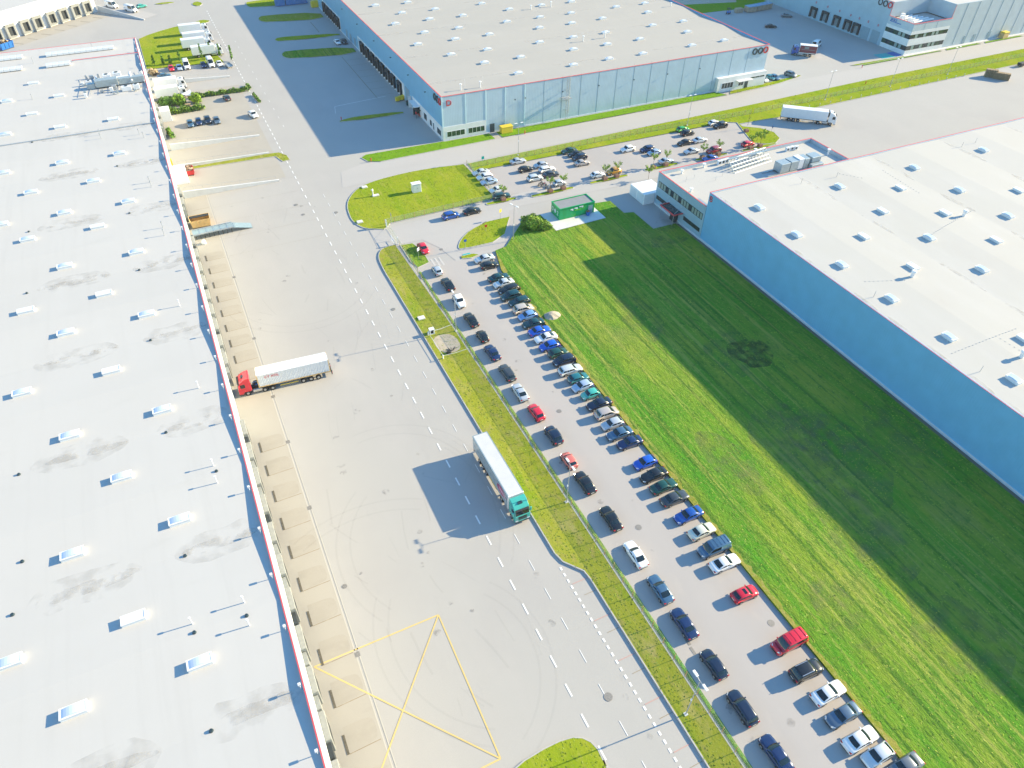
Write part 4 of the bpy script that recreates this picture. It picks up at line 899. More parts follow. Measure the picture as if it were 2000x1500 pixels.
for px, py, k in [(1725, 410, 'flat'), (1847, 414, 'flat'), (1970, 419, 'dome'), (1557, 456, 'dome'), (1688, 460, 'flat'), (1816, 462, 'dome'), (1947, 467, 'flat'), (1645, 515, 'dome'), (1784, 519, 'flat'), (1919, 524, 'dome'), (1742, 581, 'dome'), (1855, 656, 'dome'), (1982, 739, 'dome'), (2002, 660, 'flat'),
                  (1922, 291, 'dome'), (1787, 325, 'dome'), (1641, 362, 'dome'), (1760, 365, 'flat'), (1875, 369, 'dome'), (1991, 370, 'flat'), (1484, 403, 'dome')]:
    x, y = G(px, py, 12.5); skylight(RW, x, y, rroof(x), 'y', k, 2.3, 1.25)
for px, py in [(1884, 417), (1783, 536), (1997, 693)]:
    x, y = G(px, py, 12.6); b = MB(); b.tube((x, y, rroof(x) - .1), (x, y, rroof(x) + 1.1), .34, n=12); b.tube((x, y, rroof(x) + 1.1), (x, y, rroof(x) + 1.45), .52, .40, 12); b.build('roof_vent', M['white'], RW, world=True)
for px, py in [(1634, 345), (1565, 357), (1879, 285), (1905, 278), (1707, 578), (1915, 724)]:
    x, y = G(px, py, 12.2); vent(RW, x, y, rroof(x), 1.3, .045, cap=False)
b = MB()
for a, c in (((1690, 550), (1775, 548)), ((1800, 470), (1900, 410)), ((1860, 690), (1990, 640)), ((1640, 340), (1690, 350)), ((1945, 657), (2000, 690)), ((1725, 333), (1800, 380))):
    p, q = Vector(G(*a, 12)), Vector(G(*c, 12)); n = int((q - p).length / .8)
    for i in range(n):
        s = p.lerp(q, i / n); b.box(s.x - .07, s.x + .07, s.y - .07, s.y + .07, rroof(s.x) - .02, rroof(s.x) + .07)
b.build('cable_blocks', M['rail'], RW, world=True)
rz_ = lambda x, y: rroof(x)
for xv in RVX[1:5]:
    for ya, yb in ((98, 110.5), (82, 91), (60, 73), (45, 56), (20, 33), (0, 12)):
        stain(rr, rz_, [(xv + rnd.uniform(-.5, .5), ya), (xv + rnd.uniform(-.5, .5), (ya + yb) / 2), (xv, yb)], rnd.uniform(.7, 1.4))
for ya in range(0, 110, 8):
    stain(rr, rz_, [(RX + .8, ya), (RX + 1.0, ya + 3), (RX + 1.1, ya + 6)], rnd.uniform(.5, 1.0))

# ---- office wing in front of it
OX0, OX1, OY0, OY1, OZ = 103.7, 152.4, 112.46, 131.5, 8.6
OW = thing('office_building', 'two storey grey office wing with ribbon windows and red entrance canopy', 'office', (OX0, OY1, 0))
w = MB(); w.box(OX0, OX0 + .3, OY0, OY1, 0, OZ)
for k in range(24):
    yy = OY0 + .5 + k * .78
    for z0, z1 in ((.55, 1.6), (2.8, 4.8), (6.6, OZ - .05)): w.box(OX0 - .045, OX0 - .002, yy, yy + .16, z0, z1)
w.build('facade', M['wall_silver'], OW, world=True)
w = MB(); w.box(OX0 + .3, OX1, OY1 - .3, OY1, 0, OZ - .002); w.box(OX1 - .3, OX1, OY0, OY1 - .3, 0, OZ - .004); w.build('rear_wall', M['wall_grey_x'], OW, world=True)
w = MB(); w.box(OX0 + .3, OX1 - .3, OY0, OY1 - .3, 7.6, 7.75); oroof = w.build('roof', M['roof_warm'], OW, world=True)
w = MB(); w.box(OX0 - .05, OX0 + .2, OY0, OY1 + .05, OZ, OZ + .07); w.box(OX0 + .2, OX1 + .05, OY1 - .2, OY1 + .05, OZ, OZ + .066); w.box(OX1 - .2, OX1 + .05, OY0, OY1 - .2, OZ, OZ + .062); w.build('coping', M['red_trim'], OW, world=True)
w = MB(); w.box(OX0 - .12, OX0, OY0, OY1, 0, .5); w.build('plinth', M['plinth'], OW, world=True)
def ribbon_window(parent, y0, y1, z0, z1, n, x, lit):
    f = MB(); f.box(x - .05, x, y0, y1, z0, z1)
    o = f.build('window', M['glass'], parent, world=True)
    d = (y1 - y0) / n
    for i in range(n):
        if i in lit:
            g = MB(); g.box(x - .07, x - .051, y0 + d * i + .12, y0 + d * (i + 1) - .18, z0 + .12, z1 - .1); g.build('blind', M['blind'], o, world=True)
    return o
ribbon_window(OW, 113.0, 130.9, 4.9, 6.5, 17, OX0, {0, 1, 2, 3, 5, 6, 7, 9, 10, 12, 14, 15, 16})
ribbon_window(OW, 113.0, 119.4, 1.7, 2.7, 6, OX0, set()); ribbon_window(OW, 125.0, 130.9, 1.7, 2.7, 5, OX0, set())
w = MB(); w.box(OX0 - 2.6, OX0, 119.9, 125.4, 3.05, 3.12); cn = w.build('entrance_canopy', M['glass'], OW, world=True)
w = MB(); w.box(OX0 - 2.75, OX0 - 2.6, 119.75, 125.55, 2.98, 3.30); w.box(OX0 - 2.6, OX0, 119.75, 119.9, 2.98, 3.30); w.box(OX0 - 2.6, OX0, 125.4, 125.55, 2.98, 3.30); w.build('canopy_edge', M['red_trim'], cn, world=True)
w = MB()
for yy in (120.1, 125.2): w.tube((OX0 - 2.5, yy, 3.3), (OX0, yy, 5.0), .04, n=5); w.tube((OX0 - 2.5, yy, 0), (OX0 - 2.5, yy, 3.0), .07, n=6)
w.build('canopy_struts', M['rail'], cn, world=True)
w = MB(); w.box(OX0 - .9, OX0, 121.4, 123.4, .02, 2.7); w.build('entrance_lobby', M['glass'], OW, world=True)
# plant on its roof
zr = 7.75
x0, y0 = G(1345, 365 - 12, 8.5)
fr = MB(); ax, ay = G(1428, 327, 8.6); bx, by = G(1500, 303, 8.6)
for k in range(13):
    u = k / 12; x = ax + (bx - ax) * u; y = ay + (by - ay) * u
    fr.tube((x, y - 1.6, zr), (x, y + 1.6, zr + 2.2), .07, n=5); fr.tube((x, y + 1.6, zr), (x, y + 1.6, zr + 2.2), .07, n=5)
for v in (-1.6, -.8, 0, .8, 1.6):
    fr.tube((ax, ay + v, zr + 1.1 + v * .68), (bx, by + v, zr + 1.1 + v * .68), .16, n=6)
fr.box(ax, bx, ay + 1.45, ay + 1.9, zr + 2.2, zr + 2.36)
fr.build('louvre_screen', M['duct'], OW, world=True)
cx, cy = G(1555, 318, 9.2)
for i, (dx, l, h) in enumerate(((-6.0, 3.0, 2.6), (-2.9, 2.6, 2.7), (-.4, 1.7, 2.9), (1.4, 1.7, 2.7), (3.9, 3.0, 2.6))):
    b = MB(); b.box(cx + dx, cx + dx + l - .08, cy - 1.3, cy + 1.3, zr + .35, zr + h); b.build('air_handling_unit', M['duct'] if i != 2 else M['white'], OW, world=True, bevel=.05, bseg=1)
b = MB(); b.box(cx - 9.5, cx + 6, cy - 1.2, cy - .9, zr, zr + .3); b.box(cx - 9.5, cx + 6, cy + .9, cy + 1.2, zr, zr + .3); b.build('plant_rails', M['steel'], OW, world=True)
b = MB(); b.box(cx + 3.0, cx + 6.8, cy - 2.6, cy - 1.5, zr + .2, zr + 1.3); b.build('air_duct', M['duct'], OW, world=True, bevel=.05, bseg=1)
for px, py in ((1405, 318), (1412, 316), (1419, 314), (1538, 292), (1546, 290), (1554, 289)):
    x, y = G(px, py, 8.2); b = MB(); b.box(x - .6, x + .6, y - .35, y + .35, zr, zr + 1.1); o = b.build('cooling_unit', M['white'], OW, world=True, bevel=.05, bseg=1)
    f = MB(); f.tube((x - .1, y - .36, zr + .6), (x - .1, y - .42, zr + .6), .32, n=10); f.build('fan', M['sign_dark'], o, world=True)
for px, py, h in ((1332, 336, .9), (1375, 324, .9), (1350, 371, .8), (1617, 300, 1.5), (1438, 315, .9), (1475, 295, .9)):
    x, y = G(px, py, 8.2); vent(OW, x, y, zr, h, .2, mat_='white')
b = MB()
for px, py in ((1340, 352), (1356, 346), (1398, 350), (1411, 342)):
    x, y = G(px, py, 8.1); b.tube((x, y, zr), (x, y, zr + 1.2), .035, n=5)
b.build('antenna_rods', M['steel'], OW, world=True)
b = MB(); x, y = G(1388, 385, 9)
b.box(104.2, 112, 112.6, 113.6, zr + .1, zr + .4); b.box(104.4, 105.0, 113.0, 116.8, zr + .3, zr + .6); b.build('cable_tray', M['steel'], OW, world=True)

# ---- white warehouse in the top left corner
TL = thing('warehouse', 'white warehouse with row of dock doors at top left corner', 'warehouse', (-50.8, 331.2, 0), math.atan2(26.9, 32.0))
w = MB(); w.box(-80, 44.5, 0, .3, 0, 9.4); w.box(44.2, 44.5, .3, 60, 0, 9.398); w.build('wall', M['wall_white'], TL)
w = MB(); w.box(-80, 44.2, .3, 60, 9.0, 9.2); w.build('roof', M['roof_white'], TL)
for u in (-11, -5.4, 0.2, 5.9, 12.1, 17.4, 23.6, 29.2, 35.0, 40.4):
    b = MB(); b.box(u - 1.9, u - 1.2, -.7, -.02, .9, 4.9); b.box(u + 1.2, u + 1.9, -.7, -.02, .9, 4.9); b.box(u - 1.9, u + 1.9, -.72, -.02, 4.1, 4.904); b.box(u - 1.6, u + 1.6, -.5, -.02, .4, .95); s = b.build('dock_shelter', M['dock_grey'], TL)
    b = MB(); b.box(u - 1.2, u + 1.2, -.06, -.015, 1.0, 4.1); b.build('dock_door', M['dock'], s)  # door nearly black, the dark of the recess put into its colour
    b = MB(); b.box(u - 2.5, u - 2.35, -1.3, 0, .0, 4.6); b.build('dock_fin', M['steel'], TL)
for u in range(-12, 40, 6):
    b = MB(); p0, p1 = tlx(u + 2, 4.5), tlx(u + 3.0, 8.6)
    ribbon(b, [p0, p1], .3, .012); tag(b.build('drain_grate', M['grate']), 'dark drain grate before the white warehouse docks at top left', 'drain', 'drain grates at the top left docks')
rp = MB(); p = [(0, 0), (24.5, 0)]
TLr = thing('loading_ramp', 'sloping grey loading ramp with solid side wall at the white warehouse', 'ramp', (*tlx(44.6, .5), 0), math.atan2(-.765, .643))
rp.add([(0, 0, 0), (25, 0, 0), (25, 0, .35), (0, 0, 2.4), (0, .3, 0), (25, .3, 0), (25, .3, .35), (0, .3, 2.4)], [(0, 1, 2, 3), (4, 5, 6, 7), (3, 2, 6, 7), (0, 4, 7, 3), (1, 5, 6, 2), (0, 1, 5, 4)]); rp.build('side_wall', M['concrete'], TLr)
rp = MB(); rp.add([(0, .3, 1.3), (24, .3, .02), (24, 8, .02), (0, 8, 1.3), (0, .3, 0), (0, 8, 0)], [(0, 1, 2, 3), (0, 3, 5, 4), (3, 2, 5), (0, 4, 1)]); rp.build('ramp_deck', M['road'], TLr)

# ---- far warehouse with office tower in the top right corner
TR = thing('warehouse', 'grey warehouse with white banded office tower at top right corner', 'warehouse', (254, 189, 0))
w = MB(); w.box(254, 254.3, 200.7, 330, 0, 15.3); w.build('dock_wall', M['wall_far'], TR, world=True)
w = MB(); w.box(274, 420, 189.5, 189.8, 0, 15.3); w.build('front_wall', M['wall_grey_x'], TR, world=True)
w = MB(); w.box(254.3, 274, 200.7, 201, 10, 15.298); w.box(274, 274.3, 189.8, 200.7, 10, 15.296); w.build('inner_wall', M['wall_grey_x'], TR, world=True)
w = MB(); w.prism([(274.3, 189.8), (420, 189.8), (420, 330), (254.3, 330), (254.3, 201), (274.3, 201)], 15.0, 15.1); w.build('roof', M['roof_white'], TR, world=True)
w = MB(); w.box(253.9, 254.0, 200.6, 200.7, 10.7, 15.3); w.box(253.92, 254.1, 200.62, 330, 15.3, 15.38); w.box(273.9, 274.0, 189.4, 189.5, 10.7, 15.3); w.box(253.9, 254.25, 188.9, 200.7, 10.7, 10.8); w.box(254.25, 274, 188.9, 189.25, 10.7, 10.796); w.build('coping', M['red_trim'], TR, world=True)
tw = MB(); tw.box(254, 254.3, 189, 200.7, 8.1, 10.7); tw.box(254.3, 274, 189, 189.3, 8.1, 10.698); o = tw.build('tower_cladding', M['wall_grey_x'], TR, world=True)
tw = MB()
for z0, z1 in ((0, 1.5), (3.1, 5.5), (7.0, 8.1)):
    tw.box(253.96, 254.3, 188.96, 200.7, z0, z1); tw.box(254.3, 274, 188.96, 189.3, z0, z1)
tw.build('tower_bands', M['wall_white'], TR, world=True)
tw = MB(); tw.box(254.3, 274, 189.3, 200.7, 9.6, 9.75); tw.build('tower_roof', M['roof_warm'], TR, world=True)
for z0, z1 in ((1.5, 3.1), (5.5, 7.0)):
    for i in range(9):
        a = 254.3 + i * 2.19; g = MB(); g.box(a, a + 2.1, 189.04, 189.2, z0, z1); o = g.build('window', M['glass_green'] if i % 2 else M['glass'], TR, world=True)
        if i in (1, 3, 5, 6): g = MB(); g.box(a + .2, a + 1.5, 189.0, 189.035, z0 + .1, z1 - .1); g.build('blind', M['blind'], o, world=True)
    for i in range(6):
        a = 189.3 + i * 1.9; g = MB(); g.box(254.04, 254.2, a, a + 1.82, z0, z1); o = g.build('window', M['glass_green'] if i % 2 else M['glass'], TR, world=True)
        if i in (1, 2): g = MB(); g.box(254.0, 254.035, a + .2, a + 1.4, z0 + .1, z1 - .1); g.build('blind', M['blind'], o, world=True)
for x in (260, 266.5): 
    g = MB(); g.box(x - .04, x + .04, 188.97, 189, 8.1, 10.7); g.build('panel_seam', M['seam'], TR, world=True)
for i in range(14):
    x = 280.5 + i * 6.6; g = MB(); g.box(x - .08, x + .08, 189.44, 189.5, .4, 15.2); g.build('panel_seam', M['seam'], TR, world=True)
for x in (285.6, 291.0, 299.4):
    g = MB(); g.box(x, x + 1.5, 189.42, 189.5, .1, 3.0); g.build('side_door', M['seam'], TR, world=True)
for i, yy in enumerate((204.2, 209.2, 213.8, 218.4, 224.4, 231.0, 237.6)):
    if i < 2:
        g = MB(); g.box(253.9, 254, yy - 1.9, yy + 1.9, .1, 4.4); g.build('roller_door', M['seam'], TR, world=True)
    else:
        b = MB(); b.box(253.3, 253.98, yy - 1.8, yy - 1.15, .8, 4.6); b.box(253.3, 253.98, yy + 1.15, yy + 1.8, .8, 4.6); b.box(253.28, 253.98, yy - 1.8, yy + 1.8, 3.8, 4.604); s = b.build('dock_shelter', M['dock'], TR, world=True)
        g = MB(); g.box(253.9, 253.97, yy - 1.15, yy + 1.15, .9, 3.8); g.build('dock_door', M['dock_in'], s, world=True)
    g = text_mb(str(i + 1), 1.1, (253.93, yy - 1.6, 5.6), (0, 1, 0), (0, 0, 1), .03) if False else MB()
    rings(g, (253.97, yy, 6.4), (0, -1, 0), (0, 0, 1), (-1, 0, 0), .32, .42, .16, .05, 0); g.build('door_marker', M['red'], TR, world=True)
b = MB()
for yy in (206.6, 204.2): rings(b, (253.98, yy, 14.0), (0, -1, 0), (0, 0, 1), (-1, 0, 0), 1.05, 1.1, .36, .2, 0)
b.build('sign_ring', M['sign_dark'], TR, world=True)
b = MB(); rings(b, (253.98, 201.9, 14.0), (0, -1, 0), (0, 0, 1), (-1, 0, 0), 1.05, 1.1, .36, .2, 0); b.build('sign_ring', M['red'], TR, world=True)
text_mb('JASLS', 1.25, (253.93, 199.6, 9.5), (0, -1, 0), (0, 0, 1), .04).build('sign_lettering', M['navy_sign'], TR, world=True)
b = MB(); b.box(253.9, 253.96, 194.6, 199.8, 9.15, 9.35); b.build('sign_underline', M['navy_sign'], TR, world=True)
for i in range(5):
    b = MB(); b.tube((257 + i * .4, 192 + i * 1.6, 10.2), (268 - i, 192.6 + i * 1.6, 10.2), .38, n=8); b.build('roof_pipe', M['white'], TR, world=True)
for x, y in ((256.5, 197), (257, 193.5), (259, 199)): 
    b = MB(); b.box(x - .7, x + .7, y - .6, y + .6, 9.7, 11.4); b.build('cooling_unit', M['white'], TR, world=True)
bl = MB(); bl.prism([(243.6, 189.3), (249.6, 188.9), (249.6, 193.4), (243.6, 193.8)], .011, .011, side=False); struct('painted_bay', bl, M['sign_teal'])
bl = MB(); bl.prism([(249.9, 188.9), (253.6, 188.8), (253.6, 193.4), (249.9, 193.4)], .011, .011, side=False); struct('painted_bay', bl, M['navy_sign'])
# ------------------------------------------------------------------ low walls between the dock bays (left)
def low_wall(x0, x1, y, h0, h1, label):
    t = thing('retaining_wall', label, 'wall', (x0, y, 0), 0, 'low white walls between the left dock bays')
    b = MB(); L_ = x1 - x0
    b.add([(0, -.25, 0), (L_, -.25, 0), (L_, -.25, h1), (0, -.25, h0), (0, .25, 0), (L_, .25, 0), (L_, .25, h1), (0, .25, h0)], [(0, 1, 2, 3), (4, 5, 6, 7), (3, 2, 6, 7), (0, 4, 7, 3), (1, 5, 6, 2)]); b.build('wall', M['concrete'], t)
    r_ = MB(); n = 10
    for i in range(n + 1):
        x = .4 + (L_ - 1.2) * i / n; z = h0 + (h1 - h0) * x / L_
        r_.tube((x, 0, z), (x, 0, z + 1.0), .03, n=5)
    r_.tube((.4, 0, h0 + 1.0), (L_ - .8, 0, h1 + 1.0), .03, n=5)
    r_.build('handrail', M['rail'], t)
low_wall(-3.4, 20.6, 263.4, 1.9, .4, 'low white wall with railing beside the two white lorries near the building')
low_wall(-3.6, 20.6, 211.6, 1.9, .4, 'low white wall with railing below the four dark parked cars')
low_wall(-3.4, 20.8, 199.3, 1.0, .3, 'thin white wall with railing edging the narrow grass strip')
low_wall(-3.6, 20.0, 181.6, 1.9, .4, 'low white wall with railing above the orange skip')

# ------------------------------------------------------------------ fences
def fence(name, pts, h, label, cat, group=None, step=2.5, m='fence', post='rust'):
    t = thing(name, label, cat, (*pts[0], 0), 0, group)
    l, P0 = [], []
    for i in range(len(pts) - 1):
        a, c = Vector(pts[i]), Vector(pts[i + 1]); n = max(1, round((c - a).length / step))
        P0 += [a.lerp(c, k / n) for k in range(n)]
    P0.append(Vector(pts[-1])); P0 = P0[:98]
    for p in P0:
        b = MB(); b.box(p.x - .035, p.x + .035, p.y - .035, p.y + .035, 0, h + .08); b.build('post', M[post], t, world=True)
    b = MB(); bar(b, [tuple(p) for p in P0], .035, .1, h); b.build('mesh_panel', M[m], t, world=True)
    r_ = MB(); bar(r_, [tuple(p) for p in P0], .06, h - .02, h + .04); bar(r_, [tuple(p) for p in P0], .06, .12, .2); r_.build('rail', M['fence_pale'], t, world=True)
    return t
fence('mesh_fence', [(38.4, 138.6), (38.4, -8)], 1.55, 'long pale green mesh fence along the grass strip beside the car park', 'fence')
fence('mesh_fence', [(38.2, 148.9), (69.0, 149.9)], 1.5, 'green mesh fence with rusty posts behind the blue people carrier at the gate', 'fence')
fence('mesh_fence', [(68.6, 150.2), (68.4, 170.2)], 1.4, 'short mesh fence at the end of the staff parking beside the cabinet lawn', 'fence', step=3)
fence('mesh_fence', [(68.7, 167.9), (120, 168.6), (164, 167.2)], 1.5, 'mesh fence with rusty posts between access road and staff parking', 'fence')
fence('mesh_fence', [(165, 167.2), (320, 170.0)], 1.5, 'mesh fence in tall grass beyond the white articulated lorry', 'fence')
g_ = thing('sliding_gate', 'pale metal sliding gate pushed back at the yard entrance', 'gate', (38.3, 139.4, 0))
b = MB()
for i in range(14): b.tube((0, i * .62, .15), (0, i * .62, 1.7), .025, n=5)
b.tube((0, 0, .2), (0, 8.1, .2), .05, n=6); b.tube((0, 0, 1.7), (0, 8.1, 1.7), .05, n=6); b.tube((0, 0, .2), (0, 4, 1.7), .03, n=5); b.tube((0, 4, 1.7), (0, 8.1, .2), .03, n=5); b.build('gate_leaf', M['fence_pale'], g_)
for i, yy in enumerate((-.2, 8.4)):
    b = MB(); b.box(-.12, .12, yy - .12, yy + .12, 0, 1.95); b.build('gate_post', M['white'], g_)
g2 = thing('barrier_rail', 'white lattice rail leaning over the kerb by the gate', 'barrier', (37.4, 138.9, 0))
b = MB(); b.box(-.06, .06, 0, .1, 0, 1.5); b.box(-.06, .06, 2.4, 2.5, 0, 1.5); b.box(-.04, .04, .1, 2.4, 1.3, 1.4); b.box(-.04, .04, .1, 2.4, .5, .58); b.build('frame', M['white'], g2)

# ------------------------------------------------------------------ street lamps
def lamp(x, y, h, label, double=True, rz=0):
    t = thing('street_lamp', label, 'lamp', (x, y, 0), rz, 'tall street lamps')
    b = MB(); b.box(-.22, .22, -.22, .22, 0, .3); b.build('base', M['concrete'], t)
    b = MB(); b.tube((0, 0, .3), (0, 0, h), .08, .045, 10); b.build('pole', M['rail'], t)
    for s in (-1, 1) if double else (1,):
        b = MB(); b.tube((0, 0, h - .1), (0, s * .9, h + .12), .035, n=6); a = b.build('arm', M['rail'], t)
        b = MB(); b.box(-.17, .17, s * .9 - .42, s * .9 + .42, h + .06, h + .19); b.build('lamp_head', M['white'], a, bevel=.04, bseg=1)
    b = MB(); b.box(-.16, -.05, -.1, .1, h * .45, h * .45 + .35); b.build('junction_box', M['white'], t)
lamp(*G(1338.7, 1396), 9.2, 'grey double headed street lamp nearest the bottom edge, in the long grass strip')
lamp(*G(1106, 982), 9.0, 'grey double headed street lamp by the fence beside the salmon hatchback')
lamp(*G(891, 648), 9.0, 'grey double headed street lamp by the fence beside the white crossover')
lamp(*G(1003, 470), 9.0, 'grey double headed street lamp on the footpath beside the green kiosk', rz=.4)
lamp(*G(1012, 304), 9.2, 'grey double headed street lamp behind the fence near the silver saloon in staff parking', rz=1.57)
lamp(*G(1342, 246), 9.2, 'grey double headed street lamp behind the bright green hatchback', rz=1.57)
lamp(*G(1611, 196), 9.2, 'grey double headed street lamp just above the white articulated lorry', rz=1.57)
lamp(*G(1738, 170), 9.2, 'grey double headed street lamp in tall grass below the office tower', rz=1.57)
lamp(*G(1850, 146), 9.2, 'grey double headed street lamp nearest the pallet stack', rz=1.57)

# ------------------------------------------------------------------ the green kiosk
K = thing('kiosk', 'green container kiosk with grey roof and white lettering on the field', 'kiosk', (77.3, 133.2, .352))
b = MB(); b.box(0, 9.7, 0, 4.3, .05, 2.75); b.build('body_shell', M['green_k'], K)
b = MB(); t = .16
b.box(-.06, 9.76, -.06, t, 2.75, 3.0); b.box(-.06, 9.76, 4.3 - t, 4.36, 2.75, 3.0); b.box(-.06, t, t, 4.3 - t, 2.75, 2.995); b.box(9.7 - t, 9.76, t, 4.3 - t, 2.75, 2.995); b.build('roof_edge', M['green_k'], K)
b = MB(); b.box(t, 9.7 - t, t, 4.3 - t, 2.75, 2.82); b.build('roof', M['kroof'], K)
b = MB(); b.box(8.0, 9.2, -.04, -.003, .1, 2.2); b.build('door', M['seam'], K)
for a, w_, z, c in ((3.0, .75, 2.15, 'white'), (4.05, .9, 2.3, 'white'), (5.4, 1.1, 2.45, 'white'), (4.2, 1.7, 1.9, 'lime')):
    b = MB()
    if c == 'white': b.box(a, a + w_, -.03, -.003, z - .12, z + .2); b.box(a + w_ * .6, a + w_, -.031, -.003, z - .3, z - .12)
    else: b.box(a, a + w_, -.034, -.003, z - .25, z + .05)
    b.build('sign_lettering', M[c], K, bevel=.01, bseg=1)
b = MB()
rings(b, (-.005, 3.5, 1.55), (0, -1, 0), (0, 0, 1), (-1, 0, 0), .42, .55, .16, .03, 0); 
N_ = 18; b.add([(-.03, 2.25 + .40 * math.cos(6.283 * i / N_), 1.5 + .55 * math.sin(6.283 * i / N_)) for i in range(N_)], [list(range(N_))])
b.build('sign_disc', M['white'], K, fix=False)
text_mb('2', 1.5, (-.03, 1.35, .95), (0, -1, 0), (0, 0, 1), .02).build('sign_lettering', M['white'], K)
bn = thing('litter_bin', 'blue grey litter bin beside the kiosk door', 'bin', (84.9, 132.5, .352))
b = MB(); b.box(-.4, .4, -.35, .35, .05, 1.1); b.build('bin_body', M['blue'], bn, bevel=.06); b = MB(); b.box(-.45, .45, -.4, .4, 1.1, 1.2); b.build('lid', M['trim'], bn, bevel=.03)
# white storage box beside the office wing
B_ = thing('storage_container', 'white flat roofed storage container standing against the office wing', 'container', (100.6, 131.7, .02))
b = MB(); b.box(0, 6.4, 0, 6.6, 0, 2.8); b.build('shell', M['white'], B_, bevel=.05, bseg=1)
b = MB(); b.box(-.03, -.003, .4, 3.1, .15, 2.5); b.box(-.03, -.003, 3.5, 6.2, .15, 2.5); b.build('door', M['plinth'], B_)
# cabinet, valve covers
C_ = thing('electrical_cabinet', 'white electrical cabinet standing on the gate lawn', 'cabinet', (49.6, 160.7, .14))
b = MB(); b.box(0, 2.3, 0, 1.3, 0, 2.3); b.build('housing', M['white'], C_, bevel=.05, bseg=1); b = MB(); b.box(-.12, 2.42, -.12, 1.42, 2.3, 2.42); b.build('lid', M['white'], C_, bevel=.03, bseg=1)
b = MB(); b.box(.15, 1.1, -.03, -.003, .15, 2.1); b.build('door', M['plinth'], C_); b = MB(); b.box(1.2, 2.15, -.03, -.003, .15, 2.1); dd = b.build('door', M['plinth'], C_); b = MB(); b.box(1.26, 1.34, -.08, -.03, 1.1, 1.3); b.build('handle', M['trim'], dd)
for (px, py), lb in (((703, 435), 'white concrete valve cover at the lower rim of the gate lawn'), ((712, 367), 'white concrete valve cover at the upper rim of the gate lawn'), ((823, 623), 'white concrete valve cover in the grass strip above the dug-up patch')):
    x, y = G(px, py); b = MB(); b.box(x - .7, x + .7, y - .55, y + .55, .1, .42); tag(b.build('valve_cover', M['concrete'], bevel=.04, bseg=1), lb, 'cover', 'white valve covers in the grass')
x, y = G(729, 384); hy = thing('standpipe', 'white bent ventilation standpipe on the gate lawn', 'pipe', (x, y, .1))
b = MB(); b.tube((0, 0, 0), (0, 0, 1.5), .16); b.tube((0, 0, 1.5), (-.1, .2, 1.9), .25, .3); b.build('pipe', M['white'], hy); b = MB(); b.box(-.2, 1.5, -.5, .4, 0, .3); b.build('base', M['concrete'], hy, bevel=.05, bseg=1)
x, y = G(843.5, 652); ub = thing('lantern_box', 'small white open sided meter box above the dug-up patch', 'meter box', (x, y, .2))
b = MB(); b.box(-.5, .5, -.45, .45, 0, .12); b.box(-.5, .5, -.45, .45, 1.0, 1.1)
for sx in (-.42, .42):
    for sy in (-.38, .38): b.box(sx - .08, sx + .08, sy - .07, sy + .07, .12, 1.0)
b.build('frame', M['white'], ub); b = MB(); b.box(-.3, .3, -.28, .28, .12, .95); b.build('meter', M['trim'], ub)
# barrier tape posts round the dig
t = thing('barrier_tape', 'white barrier tape on short posts around the dug-up patch', 'barrier', (33, 101, .2))
b = MB(); pts = [(32.9, 104.8), (38.2, 105.2), (38.2, 97.0), (33.0, 97.0)]
for i in range(3):
    p, q = pts[i], pts[(i + 1) % 4]
    if i == 1: continue
    b.tube((p[0], p[1], .9), ((p[0] + q[0]) / 2, (p[1] + q[1]) / 2, .74), .035, n=5); b.tube(((p[0] + q[0]) / 2, (p[1] + q[1]) / 2, .74), (q[0], q[1], .9), .035, n=5)
b.tube((32.9, 104.8, .9), (33.0, 97.0, .9), .035, n=5); b.build('tape', M['white'], t, world=True)
for p in (pts[0], pts[3]):
    b = MB(); b.tube((p[0], p[1], .2), (p[0], p[1], 1.0), .14, .11, 8); b.build('post', M['white'], t, world=True)
b = MB()
for i in range(9): a = rnd.uniform(0, 3.1); b.tube((35.2, 98.2, .35), (35.2 + 1.2 * math.cos(a), 98.2 + 1.0 * math.sin(a), rnd.uniform(.3, .8)), .05, n=5)
b.tube((34.6, 98.0, .2), (34.6, 98.0, .75), .5, .35, 9)
tag(b.build('cable_coil', M['trim']), 'black cable coil lying in the dug-up sandy patch', 'cable')
# sand heap by the parked cars
b = MB(); cx, cy = G(1078, 619); N_ = 14; vs = [(cx, cy, 1.15)]
for r_, z in ((.7, .85), (1.3, .45), (1.8, .1)):
    for i in range(N_): a = 6.283 * i / N_; q = r_ * rnd.uniform(.85, 1.1); vs.append((cx + q * 1.15 * math.cos(a), cy + q * .8 * math.sin(a), z + .15))
fs = [(0, 1 + i, 1 + (i + 1) % N_) for i in range(N_)] + [(1 + k * N_ + i, 1 + (k + 1) * N_ + i, 1 + (k + 1) * N_ + (i + 1) % N_, 1 + k * N_ + (i + 1) % N_) for k in range(2) for i in range(N_)]
b.add(vs, fs); tag(b.build('sand_heap', M['sand']), 'small heap of pale sand on the field edge behind the blue hatchback', 'sand heap')
